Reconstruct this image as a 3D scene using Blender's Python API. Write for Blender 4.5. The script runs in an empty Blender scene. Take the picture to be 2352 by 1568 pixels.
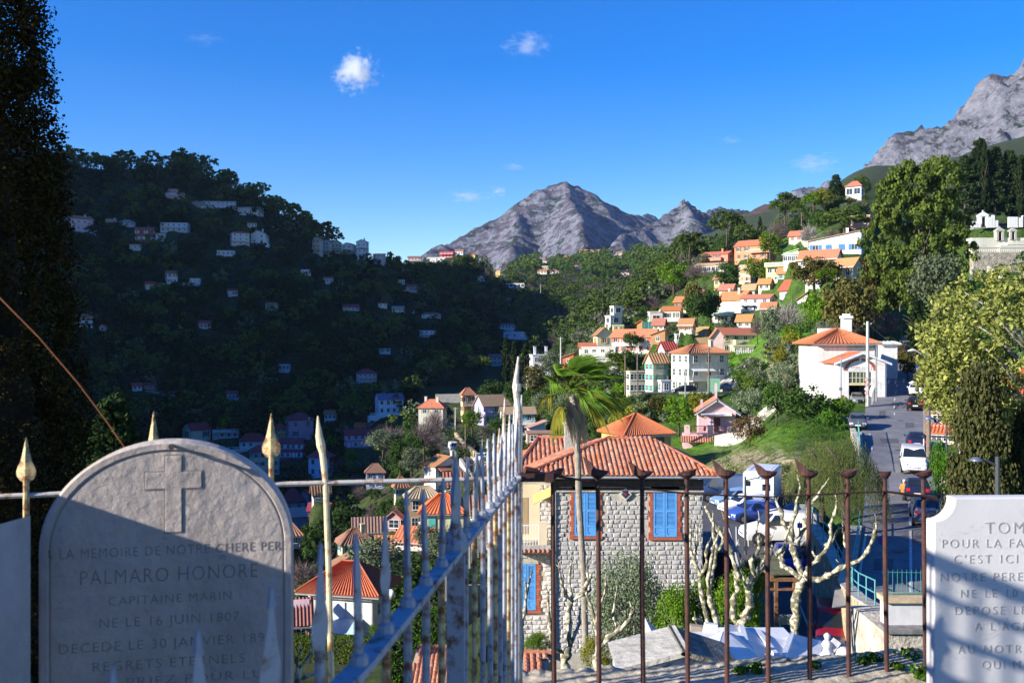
import bpy,math,random
import numpy as np
from mathutils import Vector,Matrix
random.seed(7)
RNG = np.random.default_rng(11)
C = bpy.context.scene.collection
S = bpy.context.scene
FPX = 2287.0; CX = 1176.0; CY = 784.0      # focal length and centre of the survey frame (2352 wide)
# ---------------------------------------------------------------- camera, light, exposure
cam_d = bpy.data.cameras.new('camera'); cam = bpy.data.objects.new('camera',cam_d); C.objects.link(cam)
cam.location = (0,0,0); cam.rotation_euler = (math.radians(90),0,0)
cam_d.sensor_width = 36.0; cam_d.lens = 35.0; cam_d.clip_start = 0.05; cam_d.clip_end = 30000
cam_d.dof.use_dof = True; cam_d.dof.focus_distance = 45.0; cam_d.dof.aperture_fstop = 9.0
S.camera = cam
SUN = Vector((1.0,0.42,-0.40)).normalized()     # the way the light travels
SUN_EL = math.asin(-SUN.z); SUN_ROT = math.atan2(-SUN.x,-SUN.y)
world = bpy.data.worlds.new('World'); S.world = world; world.use_nodes = True
wn = world.node_tree.nodes; wl = world.node_tree.links; wn.clear()
wo = wn.new('ShaderNodeOutputWorld'); wb = wn.new('ShaderNodeBackground'); ws = wn.new('ShaderNodeTexSky')
ws.sky_type = 'NISHITA'; ws.sun_disc = False; ws.sun_elevation = SUN_EL; ws.sun_rotation = SUN_ROT
ws.altitude = 100; ws.air_density = 1.0; ws.dust_density = 0.1; ws.ozone_density = 3.0
wh = wn.new('ShaderNodeHueSaturation'); wh.inputs['Saturation'].default_value = 1.52; wh.inputs['Hue'].default_value = 0.522
wb.inputs['Strength'].default_value = 0.09
wl.new(ws.outputs[0],wh.inputs['Color']); wl.new(wh.outputs[0],wb.inputs['Color']); wl.new(wb.outputs[0],wo.inputs['Surface'])
sl = bpy.data.lights.new('sun','SUN'); so = bpy.data.objects.new('sun',sl); C.objects.link(so)
sl.energy = 4.3; sl.angle = math.radians(0.5); sl.color = (1.0,0.93,0.82)
so.rotation_euler = SUN.to_track_quat('-Z','Y').to_euler()
S.view_settings.view_transform = 'Standard'; S.view_settings.look = 'None'
S.view_settings.exposure = 1.3; S.view_settings.gamma = 1.0; S.view_settings.use_curve_mapping = False
S.cycles.max_bounces = 14; S.cycles.volume_bounces = 12; S.cycles.diffuse_bounces = 3; S.cycles.transparent_max_bounces = 12

# ---------------------------------------------------------------- small helpers
def P(px,py,d):
 return Vector(((px - CX) / FPX * d,d,(CY - py) / FPX * d))
def lin(c):
 return tuple((v / 12.92 if v <= .04045 else ((v + .055) / 1.055) ** 2.4) for v in c)
MATS = {}
def nodes_mat(name):
 m = bpy.data.materials.new(name); m.use_nodes = True
 nt = m.node_tree; b = nt.nodes['Principled BSDF']
 return m,nt,b
def mat(name,col,var=0.12,scale=3.0,rough=0.8,bump=0.0,bscale=30.0,metal=0.0,stain=0.0,col2=None,spec=None):
 if name in MATS: return MATS[name]
 m,nt,b = nodes_mat(name)
 N = nt.nodes; L = nt.links
 tc = N.new('ShaderNodeTexCoord')
 nz = N.new('ShaderNodeTexNoise'); nz.inputs['Scale'].default_value = scale; nz.inputs['Detail'].default_value = 6; nz.inputs['Roughness'].default_value = .65
 L.new(tc.outputs['Object'],nz.inputs['Vector'])
 rp = N.new('ShaderNodeValToRGB'); L.new(nz.outputs['Fac'],rp.inputs['Fac'])
 c2 = col2 if col2 else tuple(c * (1 - var * 2) for c in col)
 rp.color_ramp.elements[0].position = .32; rp.color_ramp.elements[1].position = .68
 rp.color_ramp.elements[0].color = (*c2,1); rp.color_ramp.elements[1].color = (*[min(1,c * (1 + var * .6)) for c in col],1)
 out = rp.outputs['Color']
 if stain > 0:
  mp = N.new('ShaderNodeMapping'); mp.inputs['Scale'].default_value = (2.2,2.2,.25); L.new(tc.outputs['Object'],mp.inputs['Vector'])
  n2 = N.new('ShaderNodeTexNoise'); n2.inputs['Scale'].default_value = 1.4; n2.inputs['Detail'].default_value = 5; L.new(mp.outputs[0],n2.inputs['Vector'])
  r2 = N.new('ShaderNodeValToRGB'); r2.color_ramp.elements[0].position = .5; r2.color_ramp.elements[1].position = .75; L.new(n2.outputs['Fac'],r2.inputs['Fac'])
  mm = N.new('ShaderNodeMath'); mm.operation = 'MULTIPLY'; mm.inputs[1].default_value = stain; L.new(r2.outputs[0],mm.inputs[0])
  mx = N.new('ShaderNodeMixRGB'); mx.inputs['Color2'].default_value = (.12,.11,.09,1); L.new(mm.outputs[0],mx.inputs['Fac']); L.new(out,mx.inputs['Color1']); out = mx.outputs[0]
 L.new(out,b.inputs['Base Color'])
 b.inputs['Roughness'].default_value = rough; b.inputs['Metallic'].default_value = metal
 if spec is not None: b.inputs['Specular IOR Level'].default_value = spec
 if bump > 0:
  n3 = N.new('ShaderNodeTexNoise'); n3.inputs['Scale'].default_value = bscale; n3.inputs['Detail'].default_value = 5; L.new(tc.outputs['Object'],n3.inputs['Vector'])
  bp = N.new('ShaderNodeBump'); bp.inputs['Strength'].default_value = min(1,bump); bp.inputs['Distance'].default_value = 1.0 / bscale
  L.new(n3.outputs['Fac'],bp.inputs['Height']); L.new(bp.outputs[0],b.inputs['Normal'])
 MATS[name] = m
 return m
def leafmat(name,col,col2,trans=0.25):
 if name in MATS: return MATS[name]
 m = bpy.data.materials.new(name); m.use_nodes = True; nt = m.node_tree; N = nt.nodes; L = nt.links; N.clear()
 o = N.new('ShaderNodeOutputMaterial'); d = N.new('ShaderNodeBsdfDiffuse'); t = N.new('ShaderNodeBsdfTranslucent'); mx = N.new('ShaderNodeMixShader')
 g = N.new('ShaderNodeNewGeometry'); oi = N.new('ShaderNodeObjectInfo')
 r = N.new('ShaderNodeMixRGB'); r.inputs['Color1'].default_value = (*col,1); r.inputs['Color2'].default_value = (*col2,1); L.new(g.outputs['Random Per Island'],r.inputs['Fac'])
 hs = N.new('ShaderNodeHueSaturation'); mr = N.new('ShaderNodeMapRange'); mr.inputs['To Min'].default_value = .75; mr.inputs['To Max'].default_value = 1.3
 L.new(oi.outputs['Random'],mr.inputs['Value']); L.new(mr.outputs[0],hs.inputs['Value']); L.new(r.outputs[0],hs.inputs['Color'])
 L.new(hs.outputs[0],d.inputs['Color']); L.new(hs.outputs[0],t.inputs['Color']); mx.inputs[0].default_value = trans
 L.new(d.outputs[0],mx.inputs[1]); L.new(t.outputs[0],mx.inputs[2]); L.new(mx.outputs[0],o.inputs['Surface'])
 MATS[name] = m
 return m
class MB:
 def __init__(s): s.v = []; s.f = []; s.mi = []; s.cur = 0
 def poly(s,pts,mi=None):
  b = len(s.v); s.v += [tuple(p) for p in pts]; s.f.append(tuple(range(b,b + len(pts)))); s.mi.append(s.cur if mi is None else mi)
 def box(s,x0,x1,y0,y1,z0,z1,mi=None):
  b = len(s.v); s.v += [(x0,y0,z0),(x1,y0,z0),(x1,y1,z0),(x0,y1,z0),(x0,y0,z1),(x1,y0,z1),(x1,y1,z1),(x0,y1,z1)]
  for q in ((0,3,2,1),(4,5,6,7),(0,1,5,4),(1,2,6,5),(2,3,7,6),(3,0,4,7)): s.f.append(tuple(b + i for i in q)); s.mi.append(s.cur if mi is None else mi)
 def obox(s,c,ax,ay,az,hx,hy,hz,mi=None):
  c = Vector(c); b = len(s.v)
  for (i,j,k) in ((-1,-1,-1),(1,-1,-1),(1,1,-1),(-1,1,-1),(-1,-1,1),(1,-1,1),(1,1,1),(-1,1,1)):
   s.v.append(tuple(c + ax * (i * hx) + ay * (j * hy) + az * (k * hz)))
  for q in ((0,3,2,1),(4,5,6,7),(0,1,5,4),(1,2,6,5),(2,3,7,6),(3,0,4,7)): s.f.append(tuple(b + i for i in q)); s.mi.append(s.cur if mi is None else mi)
 def prism(s,poly,y0,y1,axis='y',mi=None):
  # poly in the plane across the axis, extruded along it
  n = len(poly); b = len(s.v)
  for t in (y0,y1):
   for (a,c) in poly:
    s.v.append((a,t,c) if axis == 'y' else ((t,a,c) if axis == 'x' else (a,c,t)))
  s.f.append(tuple(b + i for i in range(n))); s.mi.append(s.cur if mi is None else mi)
  s.f.append(tuple(b + n + i for i in reversed(range(n)))); s.mi.append(s.cur if mi is None else mi)
  for i in range(n):
   j = (i + 1) % n; s.f.append((b + i,b + n + i,b + n + j,b + j)); s.mi.append(s.cur if mi is None else mi)
 def tube(s,pts,rad,n=8,mi=None,cap=True):
  pts = [Vector(p) for p in pts]; rings = []
  if not isinstance(rad,(list,tuple)): rad = [rad] * len(pts)
  up = Vector((0.13,0.99,0.05)).normalized(); prev = None
  for i,p in enumerate(pts):
   t = (pts[min(i + 1,len(pts) - 1)] - pts[max(i - 1,0)])
   if t.length < 1e-9: t = Vector((0,0,1))
   t.normalize()
   a = (prev if prev is not None else up); a = a - t * a.dot(t)
   if a.length < 1e-3: a = Vector((1,0,0)) - t * t.x
   a.normalize(); bb = t.cross(a); prev = a
   b0 = len(s.v); rings.append(b0)
   for k in range(n):
    an = 2 * math.pi * k / n; s.v.append(tuple(p + (a * math.cos(an) + bb * math.sin(an)) * rad[i]))
  for i in range(len(rings) - 1):
   for k in range(n):
    k2 = (k + 1) % n; s.f.append((rings[i] + k,rings[i] + k2,rings[i + 1] + k2,rings[i + 1] + k)); s.mi.append(s.cur if mi is None else mi)
  if cap:
   s.f.append(tuple(rings[0] + k for k in reversed(range(n)))); s.mi.append(s.cur if mi is None else mi)
   s.f.append(tuple(rings[-1] + k for k in range(n))); s.mi.append(s.cur if mi is None else mi)
 def lathe(s,prof,c=(0,0,0),n=12,mi=None):
  c = Vector(c); s.tube([c + Vector((0,0,z)) for r,z in prof],[max(r,1e-4) for r,z in prof],n,mi)
 def mesh(s,name,mats,smooth=False):
  me = bpy.data.meshes.new(name); me.from_pydata(s.v,[],s.f)
  for m in (mats if isinstance(mats,(list,tuple)) else [mats]): me.materials.append(m)
  if len(me.materials) > 1: me.polygons.foreach_set('material_index',s.mi)
  if smooth: me.polygons.foreach_set('use_smooth',[True] * len(me.polygons))
  me.update(); return me
 def build(s,name,mats,parent=None,smooth=False,loc=None):
  return link(name,s.mesh(name,mats,smooth),parent,loc)
def link(name,me,parent=None,loc=None,rotz=None,scale=None):
 o = bpy.data.objects.new(name,me); C.objects.link(o)
 if parent is not None: o.parent = parent
 if loc is not None: o.location = loc
 if rotz is not None: o.rotation_euler = (0,0,rotz)
 if scale is not None: o.scale = scale if isinstance(scale,(tuple,list)) else (scale,) * 3
 return o
def tag(o,label=None,cat=None,group=None,kind=None):
 if label: o['label'] = label
 if cat: o['category'] = cat
 if group: o['group'] = group
 if kind: o['kind'] = kind
 return o
def thing(name,label,cat,loc=(0,0,0),rotz=0,group=None):
 o = bpy.data.objects.new(name,None); C.objects.link(o); o.empty_display_size = .2
 o.location = loc; o.rotation_euler = (0,0,rotz); tag(o,label,cat,group,'thing'); return o
def npmesh(name,v,f,mats,mi=None,smooth=False):
 me = bpy.data.meshes.new(name); v = np.asarray(v,dtype=np.float32); f = np.asarray(f,dtype=np.int32)
 nf,k = f.shape
 me.vertices.add(len(v)); me.vertices.foreach_set('co',v.ravel())
 me.loops.add(nf * k); me.loops.foreach_set('vertex_index',f.ravel())
 me.polygons.add(nf); me.polygons.foreach_set('loop_start',np.arange(nf,dtype=np.int32) * k); me.polygons.foreach_set('loop_total',np.full(nf,k,dtype=np.int32))
 for m in (mats if isinstance(mats,(list,tuple)) else [mats]): me.materials.append(m)
 if mi is not None: me.polygons.foreach_set('material_index',np.asarray(mi,dtype=np.int32))
 if smooth: me.polygons.foreach_set('use_smooth',np.ones(nf,dtype=bool))
 me.update(calc_edges=True); return me
def vnoise(x,y,seed=0):
 xi = np.floor(x).astype(np.int64); yi = np.floor(y).astype(np.int64); xf = x - xi; yf = y - yi
 def h(a,b):
  n = (a * 374761393 + b * 668265263 + seed * 974711) & 0xffffffff
  n = ((n ^ (n >> 13)) * 1274126177) & 0xffffffff
  return ((n ^ (n >> 16)) & 0xffff) / 65535.0
 u = xf * xf * (3 - 2 * xf); v = yf * yf * (3 - 2 * yf)
 return (h(xi,yi) * (1 - u) + h(xi + 1,yi) * u) * (1 - v) + (h(xi,yi + 1) * (1 - u) + h(xi + 1,yi + 1) * u) * v
def fbm(x,y,oct=5,seed=0,ridged=False):
 a = 1.0; s = 0; t = 0
 for i in range(oct):
  n = vnoise(x * 2 ** i,y * 2 ** i,seed + i * 17)
  if ridged: n = 1 - abs(2 * n - 1)
  s = s + a * n; t += a; a *= .5
 return s / t
# ---------------------------------------------------------------- terrain heights: columns of (distance, survey row or height)
def colz(lst):
 d = np.array([a for a,b in lst],float); z = np.array([(b if abs(b) < 150 else (CY - b) / FPX * a) for a,b in lst],float); return d,z
COLS = {
 -1200: [(5,-5),(35,-9),(100,-12),(180,0),(300,60),(450,140),(600,190),(1000,160),(2600,60)],
 -300: [(5,-5),(35,-12),(100,-24),(180,-30),(240,-10),(300,25),(370,70),(450,120),(540,165),(650,150),(900,90),(2600,0)],
 0:   [(5,-5),(20,-9),(50,-18),(100,-30),(180,-38),(240,-28),(300,0),(370,38),(450,80),(540,120),(650,100),(900,60),(2600,0)],
 200: [(5,-5),(20,-10),(50,-18),(100,-31),(180,-42),(240,1127),(300,980),(370,780),(450,560),(540,385),(600,400),(700,460),(900,560),(1400,700),(2600,760)],
 450: [(5,-5),(20,-10),(50,-18),(100,-31),(180,-44),(240,1185),(300,1045),(370,850),(450,600),(540,385),(600,400),(700,460),(900,560),(1400,700),(2600,760)],
 600: [(5,-5),(20,-10),(50,-18),(100,-31),(180,-44),(240,1195),(300,1045),(370,860),(450,640),(540,462),(600,480),(700,520),(900,600),(1400,700),(2600,760)],
 700: [(5,-5),(20,-10),(50,-18),(100,1500),(150,1345),(200,1260),(240,1200),(300,1040),(370,860),(450,670),(540,520),(600,530),(700,560),(900,610),(1400,700),(2600,760)],
 800: [(5,-5),(20,-9),(50,-18),(100,1490),(150,1330),(200,1240),(240,1170),(300,1000),(370,855),(450,700),(540,588),(600,592),(700,610),(900,640),(1400,700),(2600,760)],
 900: [(5,-5),(20,-9),(50,-17),(100,1480),(150,1300),(200,1200),(240,1110),(300,965),(370,840),(450,730),(540,635),(620,625),(700,640),(900,660),(1400,700),(2600,760)],
 1000:[(5,-5),(20,-9),(50,-16),(100,1450),(130,1330),(160,1210),(200,1090),(240,1000),(300,925),(370,850),(450,755),(540,670),(650,612),(750,605),(900,640),(1400,680),(2600,760)],
 1100:[(5,-5),(20,-9),(50,-15.5),(100,1420),(130,1260),(160,1150),(200,1040),(240,985),(300,925),(370,860),(450,800),(540,715),(650,630),(760,612),(900,640),(1400,680),(2600,740)],
 1176:[(5,-5),(20,-9),(50,-15),(100,1300),(130,1180),(160,1100),(200,1010),(240,960),(300,930),(370,880),(450,830),(540,770),(650,700),(800,650),(1000,625),(1400,612),(2600,620)],
 1300:[(5,-5),(15,-6),(25,-12),(35,-13.5),(60,-14.5),(100,1140),(140,1075),(180,985),(220,925),(260,870),(300,850),(370,825),(450,790),(540,745),(650,700),(900,640),(1150,605),(1500,600),(2600,620)],
 1450:[(5,-5),(15,-6),(25,-12),(35,-14),(60,-14.8),(100,-15),(140,1030),(165,960),(185,915),(215,870),(240,838),(280,780),(320,745),(370,725),(450,705),(540,690),(650,670),(900,635),(1200,592),(1500,590),(2600,600)],
 1600:[(5,-5),(15,-6),(25,-12),(35,-14),(60,-14),(100,-15),(125,1045),(142,1018),(150,975),(165,925),(180,900),(205,850),(240,762),(275,700),(300,660),(370,605),(450,590),(540,585),(650,590),(900,600),(1300,560),(2000,540),(2600,560)],
 1700:[(5,-5),(15,-6),(25,-12),(35,-14),(60,-13.5),(80,-12.9),(86,1085),(100,1050),(115,1035),(130,1018),(143,1000),(150,930),(168,888),(185,850),(210,790),(240,715),(270,665),(300,618),(370,575),(450,560),(540,560),(650,570),(900,560),(1500,500),(2600,540)],
 1800:[(5,-5),(15,-6),(25,-12),(35,-14),(60,-13.2),(77,-12.8),(82,1075),(90,1035),(100,1000),(115,955),(130,905),(150,850),(170,795),(185,765),(210,720),(240,675),(270,640),(300,605),(370,560),(450,520),(540,500),(650,510),(900,520),(1500,475),(2600,500)],
 1900:[(5,-5),(15,-6),(25,-12),(35,-14),(48,-14.3),(58,-13.4),(72,-12.7),(78,1085),(88,1040),(100,985),(120,935),(140,905),(150,830),(170,775),(190,720),(215,640),(240,595),(280,555),(330,505),(400,480),(500,470),(650,470),(900,460),(1500,440),(2600,480)],
 1950:[(5,-5),(15,-6),(25,-12),(35,-14),(48,-14.3),(53,-13.6),(62,-12.4),(70,1165),(76,1100),(85,1055),(98,990),(117,935),(135,900),(150,840),(170,770),(190,715),(210,650),(240,590),(280,545),(330,480),(400,440),(500,430),(650,430),(900,420),(1500,400),(2600,440)],
 2000:[(5,-5),(15,-6),(25,-12),(40,-12.6),(45,1400),(62,1210),(70,1150),(85,1050),(98,985),(117,930),(140,870),(165,812),(190,780),(220,735),(260,640),(300,570),(370,480),(450,440),(600,420),(900,400),(1500,380),(2600,420)],
 2150:[(5,-5),(15,-6),(25,-11),(40,-12.4),(45,1400),(62,1210),(70,1150),(85,1050),(98,985),(117,930),(140,870),(165,812),(190,775),(220,720),(260,640),(300,560),(370,480),(450,440),(600,410),(900,390),(1500,380),(2600,420)],
 2250:[(5,-5),(15,-6),(25,-9),(40,-11),(62,-11),(85,-9),(117,-6.5),(140,-3),(165,5),(190,720),(220,680),(250,600),(262,550),(300,500),(340,470),(450,420),(600,390),(900,360),(1500,340),(2600,380)],
 2400:[(5,-5),(15,-6),(25,-9),(40,-11),(62,-10),(85,-7),(117,-4),(140,0),(165,8),(190,700),(220,660),(250,600),(262,550),(300,500),(340,470),(450,400),(600,370),(900,330),(1500,300),(2600,300)],
 3600:[(5,-5),(15,-6),(25,-9),(40,-11),(62,-8),(85,-2),(117,10),(140,16),(165,24),(190,30),(250,45),(300,60),(450,100),(900,200),(2600,300)],
}
GU = np.arange(-1200,3601,12.5); GD = np.exp(np.linspace(math.log(5),math.log(2600),420))
def make_grid():
 us = sorted(COLS); zc = []
 for u in us:
  d,z = colz(COLS[u]); zc.append(np.interp(GD,d,z))
 zc = np.array(zc); Z = np.zeros((len(GU),len(GD)))
 for j in range(len(GD)): Z[:,j] = np.interp(GU,us,zc[:,j])
 k = np.array([1,2,3,2,1.]) / 9
 Zp = np.pad(Z,((2,2),(2,2)),mode='edge')
 Z1 = sum(k[i] * Zp[i:i + Z.shape[0],:] for i in range(5)); Z2 = sum(k[i] * Z1[:,i:i + Z.shape[1]] for i in range(5))
 return Z2
ZG = make_grid()
def gz(x,y):
 x = np.asarray(x,float); y = np.asarray(y,float); y = np.maximum(y,5.0)
 u = (x / y * FPX + CX - GU[0]) / 12.5; v = (np.log(y) - math.log(5)) / (math.log(2600) - math.log(5)) * (len(GD) - 1)
 u = np.clip(u,0,len(GU) - 1.001); v = np.clip(v,0,len(GD) - 1.001)
 i = u.astype(int); j = v.astype(int); a = u - i; b = v - j
 return (ZG[i,j] * (1 - a) + ZG[i + 1,j] * a) * (1 - b) + (ZG[i,j + 1] * (1 - a) + ZG[i + 1,j + 1] * a) * b
def gd(px,py,dmin=40.0,dmax=2500.0):
 """distance at which the line of sight through a survey point meets the ground"""
 u = np.clip(int(round((px - GU[0]) / 12.5)),0,len(GU) - 1)
 rows = CY - ZG[u] / GD * FPX
 for j in range(len(GD)):
  if GD[j] >= dmin and rows[j] <= py:
   if j > 0 and rows[j - 1] > rows[j]:
    t = (rows[j - 1] - py) / (rows[j - 1] - rows[j]); t = min(max(t,0),1); return max(dmin,GD[j - 1] + (GD[j] - GD[j - 1]) * t)
   return GD[j]
  if GD[j] > dmax: break
 return dmax
def pad(x,y,z,r,fall=None):
 """level the ground to height z round a point"""
 fall = fall or r * .6
 X = (GU[:,None] - CX) / FPX * GD[None,:]; Y = np.broadcast_to(GD[None,:],X.shape)
 dd = np.sqrt((X - x) ** 2 + (Y - y) ** 2)
 w = np.clip(1 - (dd - r) / fall,0,1); w = w * w * (3 - 2 * w)
 ZG[:] = ZG * (1 - w) + z * w
# ---------------------------------------------------------------- mountains
def tent(X,Y,ridges,slope):
 Z = np.full(X.shape,-1e9)
 for pts,sl in ridges:
  w = [P(*p) for p in pts]
  for a,b in zip(w[:-1],w[1:]):
   dx,dy = b.x - a.x,b.y - a.y; L2 = dx * dx + dy * dy + 1e-9
   t = np.clip(((X - a.x) * dx + (Y - a.y) * dy) / L2,0,1)
   dist = np.hypot(X - (a.x + t * dx),Y - (a.y + t * dy))
   Z = np.maximum(Z,a.z + t * (b.z - a.z) - dist * sl)
 return Z
def rockmat(name,rock,rock2,scrub,heath,sc=.02,bare=.5):
 m,nt,b = nodes_mat(name); N = nt.nodes; L = nt.links
 tc = N.new('ShaderNodeTexCoord'); g = N.new('ShaderNodeNewGeometry')
 def nz(s,det=8,ro=.7,vec=None):
  n = N.new('ShaderNodeTexNoise'); n.inputs['Scale'].default_value = s; n.inputs['Detail'].default_value = det; n.inputs['Roughness'].default_value = ro
  L.new(vec or tc.outputs['Object'],n.inputs['Vector']); return n.outputs['Fac']
 def ramp(fac,a,b_,ca,cb):
  r = N.new('ShaderNodeValToRGB'); r.color_ramp.elements[0].position = a; r.color_ramp.elements[1].position = b_
  r.color_ramp.elements[0].color = ca; r.color_ramp.elements[1].color = cb; L.new(fac,r.inputs['Fac']); return r.outputs[0]
 def mix(f,a,c):
  x = N.new('ShaderNodeMixRGB'); L.new(f,x.inputs['Fac'])
  for inp,v in (('Color1',a),('Color2',c)):
   if isinstance(v,tuple): x.inputs[inp].default_value = (*v,1)
   else: L.new(v,x.inputs[inp])
  return x.outputs[0]
 W = (0,0,0,1); K = (1,1,1,1)
 rk = mix(ramp(nz(sc * 2.5),.35,.65,W,K),rock,rock2)
 veg = mix(ramp(nz(sc * .5,4),.42,.58,W,K),scrub,heath)
 sp = N.new('ShaderNodeSeparateXYZ'); L.new(g.outputs['Normal'],sp.inputs[0])
 ad = N.new('ShaderNodeMath'); ad.operation = 'ADD'; L.new(nz(sc * 1.6,10,.75),ad.inputs[0])
 ml = N.new('ShaderNodeMath'); ml.operation = 'MULTIPLY'; ml.inputs[1].default_value = .35; L.new(sp.outputs['Z'],ml.inputs[0]); L.new(ml.outputs[0],ad.inputs[1])
 f = ramp(ad.outputs[0],bare + .19,bare + .27,W,K)
 out = mix(f,rk,veg); L.new(out,b.inputs['Base Color']); b.inputs['Roughness'].default_value = .95; b.inputs['Specular IOR Level'].default_value = .1
 bp = N.new('ShaderNodeBump'); bp.inputs['Strength'].default_value = 1; bp.inputs['Distance'].default_value = .35 / sc; L.new(nz(sc * 3,9,.75),bp.inputs['Height']); L.new(bp.outputs[0],b.inputs['Normal'])
 return m
def mountain(name,x0,x1,y0,y1,step,ridges,amp,m,base=-40,seed=3,stretch=1.0):
 xs = np.arange(x0,x1,step); ys = np.arange(y0,y1,step); X,Y = np.meshgrid(xs,ys,indexing='ij')
 wx = X + (fbm(X / 260,Y / 260,3,seed + 9) - .5) * 120; wy = Y + (fbm(X / 260,Y / 260,3,seed + 21) - .5) * 120
 Z = tent(wx * .30 + X * .70,wy * .30 + Y * .70,ridges,0)
 n = fbm(wx / (150 * stretch),wy / 150,6,seed,True); n2 = fbm(X / 34 + wy / 300,Y / 34,5,seed + 5,True); n3 = fbm(X / 11,Y / 11,3,seed + 15,True)
 Z = Z + (n - .62) * amp + (n2 - .6) * amp * .38 + (n3 - .6) * amp * .20
 Z = np.maximum(Z,base)
 nx,ny = X.shape; idx = np.arange(nx * ny).reshape(nx,ny)
 f = np.stack([idx[:-1,:-1],idx[1:,:-1],idx[1:,1:],idx[:-1,1:]],-1).reshape(-1,4)
 v = np.stack([X,Y,Z],-1).reshape(-1,3)
 keep = (v[f][:,:,2].max(1) > base + .01); f = f[keep]
 used = np.unique(f); remap = np.full(len(v),-1); remap[used] = np.arange(len(used))
 o = link(name,npmesh(name,v[used],remap[f],m,smooth=False)); tag(o,kind='structure'); return o
rockA = rockmat('limestone_and_heath',(.29,.29,.33),(.15,.155,.19),(.035,.05,.035),(.12,.095,.12),.028,.53)
rockB = rockmat('limestone_and_scrub',(.30,.30,.335),(.14,.145,.175),(.035,.052,.035),(.10,.085,.10),.035,.56)
hillM = rockmat('scrub_slope',(.20,.17,.13),(.15,.12,.10),(.045,.06,.03),(.13,.09,.08),.03,.30)
mountain('mountain_peak',-900,1500,1750,3900,9,[
 ([(1295,418,3000),(1250,440,2950),(1200,468,2900),(1100,525,2800),(1020,562,2700),(960,600,2600),(820,660,2500)],.62),
 ([(1295,418,3000),(1306,452,2800),(1326,505,2550),(1340,560,2300),(1335,625,2050)],.95),
 ([(1200,474,2900),(1180,540,2600),(1170,610,2300)],.8),
 ([(1295,418,3000),(1335,442,3080),(1380,475,3150),(1425,497,3250),(1490,498,3500),(1560,520,3500),(1700,560,3500)],.7)],42,rockA,-30,3)
mountain('mountain_crag',180,1500,1450,3000,7,[
 ([(1565,449,2300),(1573,452,2290)],3.5),
 ([(1562,466,2300),(1520,492,2230),(1470,528,2150),(1420,560,2080),(1380,590,2000)],.85),
 ([(1565,466,2300),(1590,520,2100),(1585,580,1850),(1560,630,1600)],.8),
 ([(1567,466,2300),(1610,478,2400),(1650,482,2500),(1700,490,2600),(1760,500,2700),(1900,480,2800)],.75)],50,rockB,-30,8)
mountain('mountain_ridge_far',900,1900,3300,4000,9,[
 ([(1780,470,3600),(1815,436,3600),(1840,416,3600),(1858,420,3600),(1880,426,3600),(1904,409,3600),(1930,428,3600),(1990,420,3600),(2060,440,3600)],.9)],60,rockB,-30,12)
mountain('mountain_wall',480,2200,1250,2600,7,[
 ([(2000,392,1800),(2020,372,1800),(2060,326,1800),(2100,299,1800),(2150,268,1800),(2200,236,1800),(2260,206,1800),(2310,176,1800),(2352,150,1800),(2450,90,1800),(2700,0,1800)],.95)],78,rockB,-30,20,1.0)
mountain('hillside_far_right',350,1400,1000,1900,7,[
 ([(1600,520,1700),(1700,492,1600),(1740,478,1550),(1775,462,1500),(1850,445,1450),(1950,410,1400),(2100,380,1350),(2400,350,1300)],.55)],14,hillM,-30,31)
# ---------------------------------------------------------------- the sunlit-blocking shoulder of the left hill (outside the frame, left)
def hill_west():
 xs = np.arange(-900,-180,14.); ys = np.arange(-60,760,14.); X,Y = np.meshgrid(xs,ys,indexing='ij')
 hy = [-60,40,110,174,250,350,460,560,760]; hz = RIDGE_H
 H = np.interp(Y,hy,hz); Z = H - np.abs(X + 400) * .62 + (fbm(X / 60,Y / 60,4,77) - .5) * 16
 Z = np.where(X / np.maximum(Y,1) > -.56,np.minimum(Z,gz(X,np.maximum(Y,6)) - 6),Z); Z = np.maximum(Z,-45)
 nx,ny = X.shape; idx = np.arange(nx * ny).reshape(nx,ny)
 f = np.stack([idx[:-1,:-1],idx[1:,:-1],idx[1:,1:],idx[:-1,1:]],-1).reshape(-1,4)
 o = link('hill_shoulder',npmesh('hill_shoulder',np.stack([X,Y,Z],-1).reshape(-1,3),f,hillM,smooth=True)); tag(o,kind='structure')
RIDGE_H = [10,70,118,150,165,190,200,150,60]
hill_west()
# ---------------------------------------------------------------- vegetation meshes
def leaf_cloud(centres,radii,per,leaf,rng,flat=1.0,up=0.3,elong=1.0):
 """quads scattered through clumps; returns vertices"""
 n = len(centres) * per; c = np.repeat(centres,per,0); r = np.repeat(radii,per)
 d = rng.normal(size=(n,3)); d /= np.linalg.norm(d,axis=1)[:,None]
 rad = rng.random(n) ** .45; p = c + d * (r * rad)[:,None] * np.array([1,1,flat])
 nrm = d + rng.normal(size=(n,3)) * .6 + np.array([0,0,up]); nrm /= np.linalg.norm(nrm,axis=1)[:,None]
 a = np.cross(nrm,rng.normal(size=(n,3))); a /= np.linalg.norm(a,axis=1)[:,None]; b = np.cross(nrm,a)
 s = leaf * (.6 + .8 * rng.random(n))[:,None]
 a = a * s * .5 * elong; b = b * s * .5
 return np.stack([p - a,p + b * .8,p + a,p - b * .8],1).reshape(-1,3)
def quads(v,off=0): return (np.arange(len(v)).reshape(-1,4) + off)
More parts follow.
